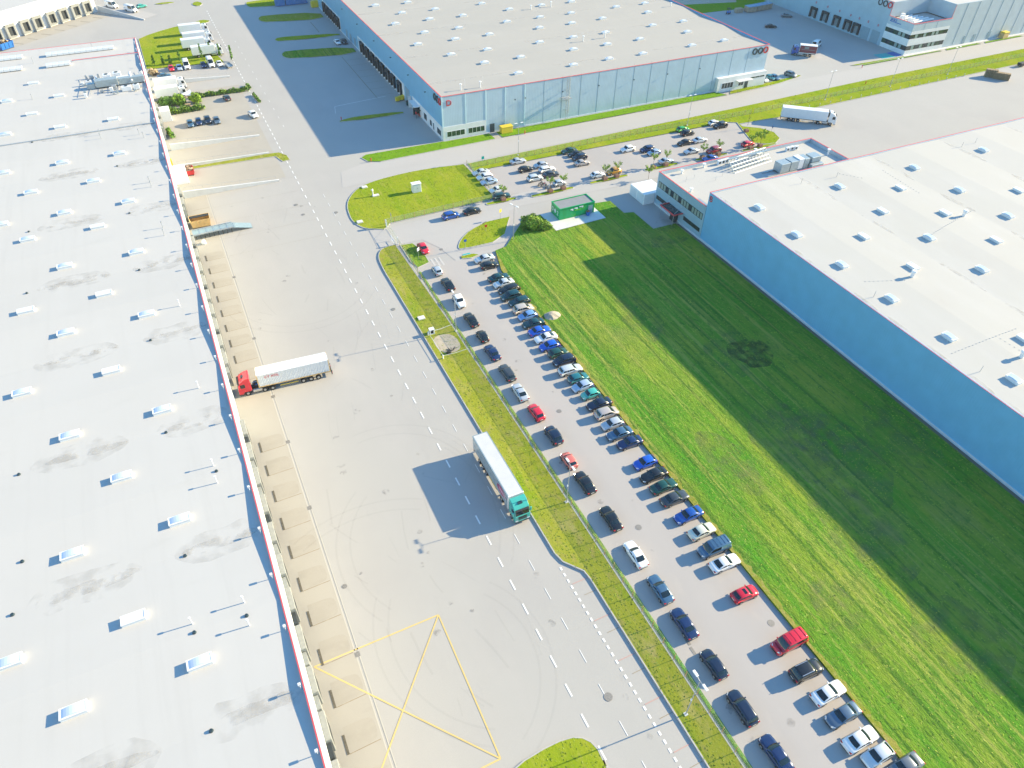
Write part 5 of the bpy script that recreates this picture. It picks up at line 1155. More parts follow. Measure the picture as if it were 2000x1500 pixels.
# manholes
for i, ((px, py), r_, c) in enumerate([((1092, 803), .45, 'on the car park lane by the red hatchback'), ((1247, 1030), .5, 'on the car park lane above the white saloon'), ((1506, 1217), .5, 'in the empty bay above the red minibus'), ((1188, 1361), .55, 'between the lane lines near the bottom lamp'), ((656, 415), .5, 'near the lane line left of the gate lawn'), ((768, 604), .45, 'beside the long grass strip'),
                                      ((578, 400), .5, 'on the yard left of the dashed line, far one'), ((592, 419), .45, 'on the yard left of the dashed line, nearer one'), ((673, 1145), .35, 'on the yard beside the drain channel'), ((862, 487), .4, 'below the gate beside the red car')]):
    x, y = G(px, py); b = MB(); b.tube((x, y, .0), (x, y, .028), r_, n=18); o = tag(b.build('manhole_cover', M['iron']), 'grey round manhole cover ' + c, 'manhole', 'manhole covers')
for yy, c in ((47.2, 'beside the yellow box marking'), (73.0, 'below the middle of the dock row'), (88.0, 'just below the red lorry'), (100.0, 'under the red lorry'), (118.0, 'above the red lorry'), (141.0, 'near the metal ramp')):
    b = MB(); b.box(1.45, 2.05, yy - .35, yy + .35, .0, .03); tag(b.build('gully_cover', M['iron']), 'square iron gully cover in the drain channel ' + c, 'drain cover', 'gully covers in the drain channel')
for (px, py), c in (((1343, 1253), 'upper'), ((1353, 1271), 'lower')):
    x, y = G(px, py); b = MB(); b.box(x - .2, x + .2, y - .55, y + .55, .0, .03); tag(b.build('slot_drain', M['iron']), 'short slot drain between the two dark saloons, the %s one' % c, 'drain cover', 'slot drains in the car park')

# ------------------------------------------------------------------ road signs
def sign(x, y, h, label, shape, col, rz=0):
    t = thing('road_sign', label, 'sign', (x, y, .1), rz, 'small road signs')
    b = MB(); b.tube((0, 0, 0), (0, 0, h), .035, n=6); b.build('pole', M['steel'], t)
    b = MB()
    if shape == 'disc': b.tube((0, -.04, h - .3), (0, -.07, h - .3), .36, n=18)
    elif shape == 'tri': b.add([(-.42, -.05, h - .7), (.42, -.05, h - .7), (0, -.05, h), (-.42, -.07, h - .7), (.42, -.07, h - .7), (0, -.07, h)], [(0, 2, 1), (3, 4, 5), (0, 1, 4, 3), (1, 2, 5, 4), (2, 0, 3, 5)])
    else: b.box(-.4, .4, -.07, -.04, h - .8, h)
    b.build('face', M[col], t)
    return t
sign(*G(909, 486), 2.4, 'blue round sign on the kerb below the lens shaped island', 'disc', 'navy_sign')
sign(*G(818, 507), 3.0, 'pale square sign on the grass tip beside the red car', 'board', 'dome_blue', .6)
sign(*G(977, 428), 2.6, 'yellow diamond sign at the corner of the lens shaped island', 'board', 'yellow', .5)
sign(*G(949, 452), 1.7, 'red and white round sign in the lens shaped island', 'disc', 'red')
sign(*G(765, 440), 3.1, 'narrow dark sign post beside the gate fence', 'board', 'rail', 1.57)
sign(*G(943, 318), 1.8, 'small turquoise sign on the access road fence', 'board', 'sign_teal')
sign(*G(1505, 262), 2.6, 'blue upright sign on the round island beside the white articulated lorry', 'board', 'navy_sign', 1.2)
sp = thing('sign_plate', 'turquoise sign plate lying on the footpath below the lens shaped island', 'sign', (*G(911, 497), .03))
b = MB(); b.box(-.9, .9, -.25, .25, 0, .06); b.build('plate', M['sign_teal'], sp)
for (px, py), c in (((725, 316), 'at the rounded tip of the bright grass strip'), ((1025, 262), 'in the bright grass below the caged ladder'), ((667, 235), 'at the end of the shaded island'), ((1683, 133), 'on the verge tip below the office tower'), ((1690, 165), 'in the tall grass right of the white lorry')):
    x, y = G(px, py); t = thing('hydrant', 'red hydrant ' + c, 'hydrant', (x, y, .1), 0, 'red hydrants')
    b = MB(); b.tube((0, 0, 0), (0, 0, .9), .11); b.tube((-.2, 0, .65), (.2, 0, .65), .06); b.build('barrel', M['red'], t); b = MB(); b.tube((0, 0, .9), (0, 0, 1.05), .14, .06); b.build('cap', M['red'], t)

# bollards along the big yard
for i, x in enumerate([184.4 + 4.5 * k for k in range(17)]):
    if i == 0:
        t = thing('bollard', 'short grey bollard in the row along the yard edge below the tall grass', 'bollard', (x, 163.6, 0), 0, 'bollards along the yard edge')
        b = MB(); b.tube((0, 0, 0), (0, 0, 1.0), .09); b.build('post', M['rail'], t); b = MB(); b.tube((0, 0, .75), (0, 0, .92), .10); b.build('band', M['white'], t); BOL = Proto(t); BOL.used = True
    else: BOL.place((x, 163.6 + i * .03, 0), 0, 'short grey bollard in the row along the yard edge below the tall grass', 'bollard', 'bollards along the yard edge')

# ------------------------------------------------------------------ plants
def clump(mb, c, r, n, s, mi=0, flat=1.0, shell=.35):
    for _ in range(n):
        d = Vector((rnd.gauss(0, 1), rnd.gauss(0, 1), rnd.gauss(0, 1))).normalized(); q = rnd.uniform(shell, 1) ** .6
        bump = 1 + .22 * math.sin(5 * d.x + 3.1 * d.z + c[0]) * math.cos(4 * d.y + c[1])
        p = Vector(c) + Vector((d.x * r[0], d.y * r[1], d.z * r[2])) * q * bump
        if p.z < .1: continue
        u = Vector((rnd.gauss(0, 1), rnd.gauss(0, 1), rnd.gauss(0, .6))).normalized(); w_ = u.cross(d).normalized() if abs(u.dot(d)) < .95 else u.orthogonal()
        k = s * rnd.uniform(.6, 1.3); a, e = u * k, w_ * k * .6
        mb.add([p - a, p - e, p + a, p + e], [(0, 1, 2, 3)], mi)
def bush(x, y, r, h, n, s, label, cat='bush', name='bush', m='leaf_dark', m2='leaf', group=None, z0=.1):
    t = thing(name, label, cat, (x, y, z0), 0, group)
    a = MB(); clump(a, (0, 0, h * .45), (r, r, h * .55), n, s); clump(a, (r * .5, -r * .4, h * .35), (r * .7, r * .7, h * .42), n // 3, s); a.build('foliage', M[m], t, fix=False)
    a = MB(); clump(a, (r * .12, -r * .1, h * .55), (r * .98, r * .98, h * .5), n // 2, s, shell=.8); a.build('outer_leaves', M[m2], t, fix=False)
    a = MB(); a.tube((0, 0, 0), (0, 0, h * .5), .08, .04, 6); a.build('stem', M['bark'], t)
    return t
bush(69.6, 133.4, 2.5, 3.1, 2600, .20, 'large round green bush beside the green kiosk', m='leaf', m2='leaf_lime')
bush(72.2, 131.8, 1.7, 1.9, 1100, .17, 'lower straw tinted bush between the round bush and the kiosk pad', m='leaf', m2='leaf_lime')
# staff parking islands: bare planters with saplings
def planter(x, y, label, label_t, sap=True, h=3.2):
    t = thing('planter', label, 'planter', (x, y, .12), 0, 'brick planters on the parking islands')
    b = MB(); b.box(-.62, .62, -.55, .55, 0, .75); b.build('box', M['brick'], t, bevel=.03, bseg=1); b = MB(); b.box(-.52, .52, -.45, .45, .75, .80); b.build('soil', M['bark'], t)
    if sap: sapling(x, y + .1, .9, h, label_t)
def sapling(x, y, z, h, label, group='young trees in planters'):
    s = thing('sapling', label, 'tree', (x, y, z), rnd.uniform(0, 6), group)
    b = MB(); b.tube((0, 0, 0), (0, 0, h * .55), .05, .03, 6)
    tips = []
    for k in range(6):
        a = k * 1.05 + rnd.uniform(-.3, .3); p = (math.cos(a) * h * .27, math.sin(a) * h * .27, h * rnd.uniform(.75, 1.0)); b.tube((0, 0, h * .45), p, .028, .012, 5); tips.append(p)
    b.build('trunk', M['bark'], s)
    c = MB()
    for p in tips + [(0, 0, h * .7)]:
        q = Vector(p); clump(c, q, (.38, .38, .42), 26, .16); clump(c, q * .78 + Vector((0, 0, h * .1)), (.26, .26, .3), 14, .14)
    c.build('crown', M['leaf_lime'], s, fix=False)
ISL = [((1040, 382, 1117, 368), 'beside the motorcycles', [(1071, 368), (1098, 364)]), ((1155, 357, 1222, 343), 'below the orange crossover', [(1181, 347), (1204, 342)]), ((1262, 332, 1320, 320), 'below the grey saloon', [(1277, 326), (1302, 321)]), ((1360, 312, 1417, 301), 'below the red SUV', [(1372, 306), (1404, 300)]), ((1452, 294, 1512, 281), 'beside the red hatchback at the lot end', [(1467, 288), (1486, 284)]), ((955, 400, 1002, 386), 'beside the dark estate at the fence end', [(985, 390)])]
for (a, b_, c, d), w_, pl in ISL:
    x0, y0 = G(a, b_); x1, y1 = G(c, d); yc = (y0 + y1) / 2 - .1
    lawn('planted_island', smooth_poly([(x0, yc - .7), (x1, yc - .7), (x1 + .8, yc), (x1, yc + .7), (x0, yc + .7), (x0 - .8, yc)], 1), M['lawn'], .12)
    for k, (px, py) in enumerate(pl):
        x, y = G(px, py, .6); side = ('left' if k == 0 else 'right') + ' planter' if len(pl) > 1 else 'planter'
        planter(x, yc + .15, 'brick planter %s, %s one' % (w_, side.split()[0]) if len(pl) > 1 else 'brick planter ' + w_, 'young leafy tree in the %s %s' % (side, w_))
x, y = G(1457, 258); planter(x, y, 'large brick planter on the round island below the white lorry', 'bare brown sapling in the planter below the white lorry', False)
x, y = G(1459, 250); s = thing('bare_tree', 'bare thin brown tree on the round island', 'tree', (x, y, .8)); b = MB(); b.tube((0, 0, 0), (0, 0, 3.6), .06, .02, 6)
for k in range(14): a = rnd.uniform(0, 6.28); z = rnd.uniform(1, 3.2); b.tube((0, 0, z), (math.cos(a) * .6, math.sin(a) * .6, z + .7), .02, .008, 4)
b.build('trunk', M['bark'], s)
sapling(*G(1266, 350), .1, 3.6, 'young leafy tree standing alone on the lane above the white storage container', None)
for (px, py), c in (((1478, 276), 'left'), ((1492, 272), 'right')): sapling(*G(px, py), .1, 2.6, 'thin young tree on the round island, %s of the pair' % c, 'young trees on the round island')
# left side hedges, columns, garden
def hedge(p, q, w_, h, label, n, m='leaf_dark', m2='leaf_lime'):
    t = thing('hedge', label, 'hedge', (*p, .05)); a, c = Vector(p), Vector(q); L_ = (c - a).length; d = (c - a).normalized()
    for nm, mm, cnt in (('foliage', m, n), ('outer_leaves', m2, n // 2)):
        b = MB()
        for _ in range(cnt):
            s = rnd.uniform(0, L_); hh = h * (1 + .25 * math.sin(s * 1.7)); cc = d * s
            clump(b, (cc.x, cc.y, hh * rnd.uniform(.2, .75)), (w_ * .5, w_ * .5, hh * .35), 1, .32)
        b.build(nm, M[mm], t, fix=False)
hedge((7.5, 248.6), (23.8, 248.4), 1.5, 1.3, 'long clipped green hedge beside the small dark car at left', 1300)
hedge((-1.2, 238.0), (8.6, 238.2), 2.0, 1.8, 'dense green hedge in front of the garden terrace', 1000)
hedge((-3.0, 224.6), (-2.2, 219.8), 1.3, 1.4, 'short pale green hedge against the left warehouse wall', 350, 'leaf', 'leaf_lime')
hedge((24.8, 243.8), (25.4, 236.8), 1.0, .9, 'low narrow hedge strip beside the white car at the kerb', 220)
hedge((24.4, 253), (24.8, 249.6), 1.0, .8, 'tiny hedge clump at the kerb above the white car', 120)
bush(-1.4, 245.8, 2.4, 2.4, 700, .3, 'dark round shrub against the warehouse wall by the garden terrace')
bush(2.3, 244.8, 1.9, 3.2, 700, .3, 'bright green round tree left of the white sail awning', 'tree', 'tree', 'leaf', 'leaf_lime')
bush(7.2, 244.6, 1.7, 2.9, 600, .3, 'lime green round tree right of the white sail awning', 'tree', 'tree', 'leaf_lime', 'leaf_lime')
sa = thing('sail_awning', 'white triangular sail awning between two round trees', 'awning', (4.8, 245.5, 0))
b = MB(); N_ = 6
A_, B2, C2 = Vector((-1.6, .6, 2.6)), Vector((1.8, 1.6, 3.4)), Vector((2.2, -1.6, 2.6)); vs = []
for i in range(N_ + 1):
    for j in range(N_ + 1 - i):
        u, v = i / N_, j / N_; p = A_ * (1 - u - v) + B2 * u + C2 * v; p.z -= .5 * (u * v + u * (1 - u - v) + v * (1 - u - v)); vs.append(p)
idx = {}; k = 0
for i in range(N_ + 1):
    for j in range(N_ + 1 - i): idx[i, j] = k; k += 1
fs = [(idx[i, j], idx[i + 1, j], idx[i, j + 1]) for i in range(N_) for j in range(N_ - i)] + [(idx[i + 1, j], idx[i + 1, j + 1], idx[i, j + 1]) for i in range(N_) for j in range(N_ - i - 1)]
b.add(vs, fs); b.build('sail', M['white'], sa)
for p in (A_, B2, C2): b = MB(); b.tube((p.x, p.y, 0), p, .05, n=6); b.build('pole', M['rail'], sa)
ft = thing('picnic_table', 'brown picnic table under the white sail awning', 'table', (4.6, 242.4, 0)); b = MB(); b.box(-.9, .9, -.4, .4, .7, .78); b.build('tabletop', M['wood'], ft); b = MB(); b.box(-.9, .9, -.95, -.65, .42, .48); b.build('bench', M['wood'], ft); b = MB(); b.box(-.9, .9, .65, .95, .42, .48); b.build('bench', M['wood'], ft); b = MB(); b.box(-.6, -.5, -.9, .9, 0, .7); b.box(.5, .6, -.9, .9, 0, .7); b.build('trestle', M['wood'], ft)
def column(x, y, h, label):
    t = thing('columnar_tree', label, 'tree', (x, y, .1), 0, 'slim trees in front of the white lorries'); b = MB(); b.tube((0, 0, 0), (0, 0, h * .8), .06, .02, 6); b.build('trunk', M['bark'], t)
    b = MB()
    for _ in range(150): z = rnd.uniform(.15, 1); clump(b, (rnd.gauss(0, .1), rnd.gauss(0, .1), h * z), (.55 * (1.15 - z), .55 * (1.15 - z), .4), 1, .30)
    b.build('crown', M['leaf'], t, fix=False)
for (px, py), h, c in (((302, 127), 3.2, 'nearest the warehouse wall'), ((320, 127), 3, 'above the red car'), ((334, 126), 3, 'above the silver blue car'), ((354, 124), 4.0, 'above the first white van'), ((396, 118), 5.5, 'fullest one beside the second white van'), ((413, 110), 4.5, 'right behind the second white van'), ((431, 113), 4.5, 'above the white saloon'), ((454, 119), 5.0, 'standing at the street kerb')):
    column(*G(px, py), h, 'slim columnar green tree ' + c)

# ------------------------------------------------------------------ lorries
def tractor(t, paint, xf, axles=2, deflector=True):
    """cab unit whose nose is at x = xf, facing +x"""
    X = xf
    prof = [(X, .55), (X + .02, 1.1), (X, 1.75), (X - .10, 2.0), (X - .42, 3.05), (X - .60, 3.22), (X - 1.3, 3.72), (X - 2.15, 3.88), (X - 2.25, 3.80), (X - 2.25, 1.05), (X - 1.9, .95), (X - .9, .95), (X - .7, .55)]
    if not deflector: prof[6:9] = [(X - 1.0, 3.28), (X - 1.9, 3.22), (X - 2.2, 3.1)]
    b = MB(); b.extrude_xz(prof, -1.24, 1.24); cab = b.build('cab', paint, t, bevel=.10, bseg=2)
    def slab(name, q, th, m, par):
        b = MB(); n = (Vector(q[1]) - Vector(q[0])).cross(Vector(q[2]) - Vector(q[0])).normalized() * th; q2 = [tuple(Vector(p) + n) for p in q]
        b.add(list(q) + q2, [(0, 1, 2, 3), (4, 5, 6, 7), (0, 1, 5, 4), (1, 2, 6, 5), (2, 3, 7, 6), (3, 0, 4, 7)]); return b.build(name, m, par)
    slab('windscreen', [(X - .08, -1.10, 1.98), (X - .08, 1.10, 1.98), (X - .40, 1.06, 2.98), (X - .40, -1.06, 2.98)], .03, M['cglass'], t)
    slab('sun_visor', [(X - .36, -1.12, 3.02), (X - .36, 1.12, 3.02), (X - .05, 1.05, 2.95), (X - .05, -1.05, 2.95)], .04, M['trim'], t)
    for s in (-1, 1):
        b = MB(); b.box(X - 1.25, X - .45, s * 1.25 - .012, s * 1.25 + .012, 1.95, 2.75); b.build('side_window', M['cglass'], t)
        b = MB(); b.box(X - .42, X - .16, s * 1.46 - .14, s * 1.46 + .14, 2.0, 2.75); b.build('door_mirror', paint, t, bevel=.05, bseg=1)
        b = MB(); b.box(X - .10, X + .05, s * .95 - .22, s * .95 + .22, .72, .98); b.build('headlight', M['lamp_clear'], t, bevel=.03, bseg=1)
    b = MB()
    for i in range(4): b.box(X - .05, X + .045, -.72, .72, 1.02 + i * .2, 1.13 + i * .2)
    b.build('grille', M['trim'], t)
    b = MB(); b.box(X - .5, X + .07, -1.22, 1.22, .42, .60); b.build('bumper', M['trim'], t, bevel=.04, bseg=1)
    b = MB(); b.box(X - 1.5, X - .9, -.35, .35, 3.5 if deflector else 3.2, 3.72 if deflector else 3.34); b.build('roof_hatch', M['sign_dark'], t)
    b = MB(); b.box(X - 6.0, X - .9, -.42, .42, .70, 1.0); b.build('chassis', M['trim'], t)
    for s in (-1, 1):
        b = MB(); b.box(X - 4.0, X - 2.35, s * 1.2 - .30 * s - .01, s * 1.2, .45, 1.0) if s > 0 else b.box(X - 4.0, X - 2.35, -1.2, -.89, .45, 1.0); b.build('fuel_tank', M['alu'], t, bevel=.08, bseg=2)
    wheels(t, [X - 1.42, X - 5.0] if axles == 2 else [X - 1.42, X - 4.35, X - 5.7])
    for s in (-1, 1):
        b = MB()
        for x in ([X - 5.0] if axles == 2 else [X - 4.35, X - 5.7]):
            pts = [(x + .64 * math.cos(a), .5 + .64 * math.sin(a)) for a in [math.pi * k / 8 for k in range(9)]]
            for k in range(8): b.add([(pts[k][0], s * .78, pts[k][1]), (pts[k + 1][0], s * .78, pts[k + 1][1]), (pts[k + 1][0], s * 1.25, pts[k + 1][1]), (pts[k][0], s * 1.25, pts[k][1])], [(0, 1, 2, 3)])
        b.build('mudguard', M['trim'], t)
def wheels(t, xs, r=.5, hw=1.22):
    for x in xs:
        for s in (-1, 1):
            w_ = MB(); w_.tube((0, -.16, 0), (0, .16, 0), r, n=18); wo = w_.build('wheel', M['rubber'], t); wo.location = (x, s * (hw - .16), r)
            q = MB(); q.tube((0, s * .1, 0), (0, s * .175, 0), r * .6, r * .45, 14); q.build('rim', M['rim'], wo)
def trailer_under(t, x0, x1, z=1.1, skirts=False):
    b = MB(); b.box(x0 + .2, x1, -.5, -.25, z - .45, z); b.box(x0 + .2, x1, .25, .5, z - .45, z); b.build('chassis', M['trim'], t)
    wheels(t, [x0 + 2.6, x0 + 3.95, x0 + 5.3])
    for s in (-1, 1):
        b = MB(); b.box(x1 - 3.6, x1 - 3.4, s * .8 - .08, s * .8 + .08, .1, z); b.build('landing_leg', M['steel'], t)
        b = MB(); b.box(x0 + 6.2, x1 - 4.4, s * 1.15 - .03, s * 1.15 + .03, .62, .74) ; b.build('side_guard', M['white'] if skirts else M['yellow'], t)
    b = MB(); b.box(x0 + .05, x0 + .2, -1.15, 1.15, .45, .62); b.build('rear_bar', M['trim'], t)
    for s in (-1, 1):
        b = MB(); b.box(x0 - .02, x0 + .03, s * .95 - .2, s * .95 + .2, .68, .84); b.build('tail_light', M['lamp_red'], t)
# red lorry with container: nose towards the left warehouse
a0 = R_(180 - 4.2)
def on(cx, cy, ang, lx, ly): return cx + lx * math.cos(ang) - ly * math.sin(ang), cy + lx * math.sin(ang) + ly * math.cos(ang)
TRK = thing('articulated_lorry', 'red lorry with container trailer backed out from the left warehouse dock', 'lorry', (4.8, 102.72, 0.01), a0)
tractor(TRK, P['red'], 8.25, 3); trailer_under(TRK, -8.2, 5.6, 1.25)
b = MB(); b.box(-8.2, 5.6, -1.1, -.95, 1.1, 1.25); b.box(-8.2, 5.6, .95, 1.1, 1.1, 1.25); b.build('trailer_frame', M['trim'], TRK)
b = MB(); b.box(3.2, 5.4, -.4, .4, 1.0, 1.15); b.build('coupling_deck', M['blue'], TRK)
cxy = on(4.8, 102.72, a0, -1.55, 0)
CT = thing('shipping_container', 'white corrugated shipping container with red lettering on the red lorry', 'container', (*cxy, 1.265), a0)
def corrugated(mb, p, axis_len, n_, depth, fn):
    pass
b = MB(); hl, hw_, hh = 6.35, 1.21, 2.75; n_ = 46
def side(sgn):
    vs = []
    for i in range(n_ * 4 + 1):
        x = -hl + .1 + (2 * hl - .2) * i / (n_ * 4); d = -.11 if i % 4 in (2, 3) else 0
        vs += [(x, sgn * (hw_ - .02 + d), .15), (x, sgn * (hw_ - .02 + d), hh - .1)]
    b.add(vs, [(2 * i, 2 * i + 2, 2 * i + 3, 2 * i + 1) for i in range(n_ * 4)])
side(1); side(-1); vs = []
for i in range(n_ * 4 + 1):
    x = -hl + .1 + (2 * hl - .2) * i / (n_ * 4); d = -.06 if i % 4 in (2, 3) else 0
    vs += [(x, -hw_ + .06, hh + d), (x, hw_ - .06, hh + d)]
b.add(vs, [(2 * i, 2 * i + 2, 2 * i + 3, 2 * i + 1) for i in range(n_ * 4)])
b.box(hl - .12, hl - .05, -hw_ + .05, hw_ - .05, .1, hh - .05); b.box(-hl + .05, -hl + .12, -hw_ + .05, hw_ - .05, .1, hh - .05); b.box(-hl + .1, hl - .1, -hw_ + .1, hw_ - .1, .1, .2)
b.build('panels', M['white'], CT, fix=False)
b = MB()
for sx in (-1, 1):
    for sy in (-1, 1):
        b.box(sx * (hl - .07) - .07, sx * (hl - .07) + .07, sy * (hw_ - .06) - .07, sy * (hw_ - .06) + .07, 0, hh + .02)
for sy in (-1, 1): b.box(-hl + .07, hl - .07, sy * (hw_ - .06) - .06, sy * (hw_ - .06) + .06, 0, .14)
b.build('corner_posts', M['orange'], CT)
b = MB()
for sy in (-1, 1): b.box(-hl + .14, hl - .14, sy * (hw_ - .05) - .05, sy * (hw_ - .05) + .05, hh - .1, hh + .012)
b.build('top_rail', M['white'], CT)
text_mb('CY XOL', .70, (hl - 1.3, hw_ + .015, 1.85), (-1, 0, 0), (0, 0, 1), .015).build('lettering', M['red'], CT)
# green lorry driving down the lane
GL = thing('articulated_lorry', 'turquoise green lorry with white roofed curtain trailer parked along the grass strip', 'lorry', (30.15, 64.9, 0.01), R_(-90))
tractor(GL, P['turquoise'], 8.05, 2); trailer_under(GL, -8.05, 5.5, 1.15)
b = MB(); b.box(-8.0, 5.55, -1.25, 1.25, 1.15, 3.92); b.build('curtain', M['duct'], GL, bevel=.04, bseg=1)
b = MB(); b.box(-7.96, 5.45, -1.16, 1.16, 3.92, 3.97); b.build('roof_sheet', M['lorry_roof'], GL, bevel=.02, bseg=1)
b = MB(); b.box(-8.05, 5.4, -1.30, -1.17, 3.80, 3.975); b.box(-8.05, 5.4, 1.17, 1.30, 3.80, 3.975); b.box(-8.08, -7.97, -1.17, 1.17, 3.82, 3.972); b.build('roof_rail', M['seam'], GL)
b = MB(); b.box(5.4, 5.62, -1.3, 1.3, 1.1, 4.0); b.build('headboard', M['white'], GL, bevel=.05, bseg=1)
b = MB(); s_ = -1.262
N_ = 22
b.add([(1.6 + 3.5 * (i / N_) , s_, 2.6 + .75 * math.sin(math.pi * min(1, .12 + i / N_ * .9)) ) for i in range(N_ + 1)] + [(1.6 + 3.5 * (i / N_), s_, 2.6 - .75 * math.sin(math.pi * min(1, .12 + i / N_ * .9))) for i in range(N_ + 1)], [(i, i + 1, N_ + 2 + i, N_ + 1 + i) for i in range(N_)])
b.build('emblem', plain('emblem_magenta', (.38, .02, .12), .5), GL)
b = MB(); b.box(2.2, 4.6, -1.275, -1.264, 2.75, 2.88); b.box(2.4, 4.8, -1.275, -1.264, 2.35, 2.5); b.build('emblem_stripe', M['white'], GL)
b = MB()
for i in range(7): b.box(-7.4 + i * 1.25, -6.9 + i * 1.25, -1.262, -1.252, 2.2, 2.5)
b.build('curtain_buckles', M['seam'], GL)
# white refrigerated lorry
sa_ = math.atan2(149.9 - 161.2, 183.0 - 169.4)
WL = thing('articulated_lorry', 'all white articulated lorry turning on the big yard above the office wing', 'lorry', (176.2, 155.6, 0.01), sa_)
tractor(WL, P['white'], 8.1, 2); trailer_under(WL, -8.1, 5.4, 1.15, True)
b = MB(); b.box(-8.1, 5.4, -1.28, 1.28, 1.15, 4.0); b.build('box_body', M['white'], WL, bevel=.06, bseg=2)
b = MB(); b.box(5.4, 5.8, -.9, .9, 2.4, 3.9); b.build('cooling_unit', M['trim'], WL, bevel=.05, bseg=1)
# maroon lorry at the far docks
def rigid(name, label, x, y, rz, paint, boxm, L, group=None, side_m=None):
    t = thing(name, label, 'lorry', (x, y, .01), rz, group)
    tractor(t, paint, L / 2, 2, False)
    b = MB(); b.box(-L / 2, L / 2 - 2.4, -.5, .5, .7, 1.1); b.build('frame', M['trim'], t)
    b = MB(); b.box(-L / 2, L / 2 - 2.45, -1.28, 1.28, 1.1, 3.85); bo = b.build('box_body', boxm, t, bevel=.05, bseg=1)
    wheels(t, [-L / 2 + 1.9])
    if side_m:
        for s in (-1, 1):
            b = MB(); b.box(-L / 2 + .05, L / 2 - 2.55, s * 1.29 - .012, s * 1.29 + .012, 1.35, 3.75); b.build('side_curtain', side_m, t)
            b = MB(); b.box(-1.4, .2, s * 1.31 - .01, s * 1.31 + .01, 2.7, 3.45); b.build('emblem', M['dock_grey'], t)
            b = MB(); b.box(-L / 2 + .6, L / 2 - 3.2, s * 1.31 - .01, s * 1.31 + .01, 2.35, 2.5); b.build('lettering_line', M['dock_grey'], t)
            b = MB(); b.box(-L / 2 + .05, L / 2 - 2.55, s * 1.30 - .01, s * 1.30 + .01, 1.18, 1.32); b.build('side_rail', M['white'], t)
        b = MB(); b.box(-L / 2 - .03, -L / 2, -1.1, 1.1, 1.15, 1.6); b.build('tail_lift', P['salmon'], t)
    return t
x, y = G(1570, 100, 1.5); rigid('box_lorry', 'maroon sided lorry with blue cab before the far dock doors', x, y, R_(140), P['blue'], M['white'], 8.6, None, plain('maroon_curtain', (.20, .045, .06), .5))
for (px, py), c in (((378, 56), 'farthest of four in a row at the top left lawn'), ((386, 72), 'second from the street end of four at the top left lawn'), ((384, 84), 'third of four with a plain side at the top left lawn'), ((404, 98), 'nearest of four behind the slim trees')):
    x, y = G(px, py, 2); rigid('box_lorry', 'white box lorry ' + c, x, y, 0, P['white'], M['white'], 10.4, 'white box lorries at the left')
for (px, py), c in (((332, 163), 'upper of two beside the left warehouse wall'), ((334, 180), 'lower of two behind the garden terrace')):
    x, y = G(px, py, 2); rigid('box_lorry', 'white box lorry ' + c, x, y, 0, P['white'], M['white'], 9.4, 'white box lorries at the left')

# ------------------------------------------------------------------ parked cars
ROW = [(946, 504, 180, 'saloon', 'pale silver'), (955.5, 517, 0, 'hatchback', 'black'), (974, 541, 0, 'saloon', 'dark teal'), (983.5, 552, 180, 'saloon', 'pale silver'), (994, 564, 180, 'estate', 'black'), (998, 577, 180, 'minivan', 'dark teal'), (1014, 587.5, 180, 'estate', 'dark teal'), (1022, 602.5, 0, 'minivan', 'gold'), (1030.5, 615.5, 180, 'hatchback', 'silver blue'), (1041.5, 630, 180, 'saloon', 'dark teal'),
       (1054, 645, 0, 'saloon', 'bright blue'), (1066, 658.5, 180, 'coupe', 'white'), (1073, 674.5, 180, 'hatchback', 'bright blue'), (1090, 688, 0, 'hatchback', 'dark green'), (1102, 703, 180, 'minivan', 'dark navy'), (1114, 721, 0, 'estate', 'pale silver'), (1129.5, 737, 0, 'hatchback', 'teal'), (1137.5, 753, 180, 'hatchback', 'light blue silver'), (1153, 769, 180, 'small_car', 'turquoise'), (1170, 787.5, 180, 'saloon', 'dark navy'),
       (1185, 806, 0, 'minivan', 'champagne'), (1196, 827, 180, 'hatchback', 'silver'), (1210, 845.5, 180, 'saloon', 'steel blue'), (1230, 863, 180, 'saloon', 'navy'), (1260, 902.5, 180, 'hatchback', 'bright blue'), (1277, 926.5, 180, 'saloon', 'black'), (1296.5, 948.5, 0, 'saloon', 'dark green'), (1318, 972, 0, 'saloon', 'dark grey'), (1345, 1004.5, 180, 'saloon', 'blue'), (1371, 1036.5, 0, 'saloon', 'beige'),
       (1394, 1070, 180, 'van', 'steel blue'), (1416, 1098.5, 0, 'coupe', 'white'), (1455, 1159, 0, 'sunroof_hatchback', 'red'), (1541, 1254, 180, 'minibus', 'red'), (1575, 1309, 0, 'suv', 'black'), (1619, 1352, 0, 'coupe', 'white'), (1647, 1395.5, 180, 'saloon', 'blue grey'), (1681, 1443, 0, 'saloon', 'white'), (1714.5, 1474, 180, 'hatchback', 'pale silver'), (1768, 1497, 180, 'saloon', 'grey')]
CNAME = {'pale silver': 'silver white', 'light blue silver': 'pale blue silver', 'gold': 'pale gold', 'black': 'black'}
for i, (px, py, hd, k, c) in enumerate(ROW):
    x, y = G(px, py, .75)
    car(k, c, x, y, hd, '%s %s, %s from the kiosk end of the row beside the field' % (CNAME.get(c, c), TYPE_WORD[k], ORD[i]), 'cars parked along the mown field')
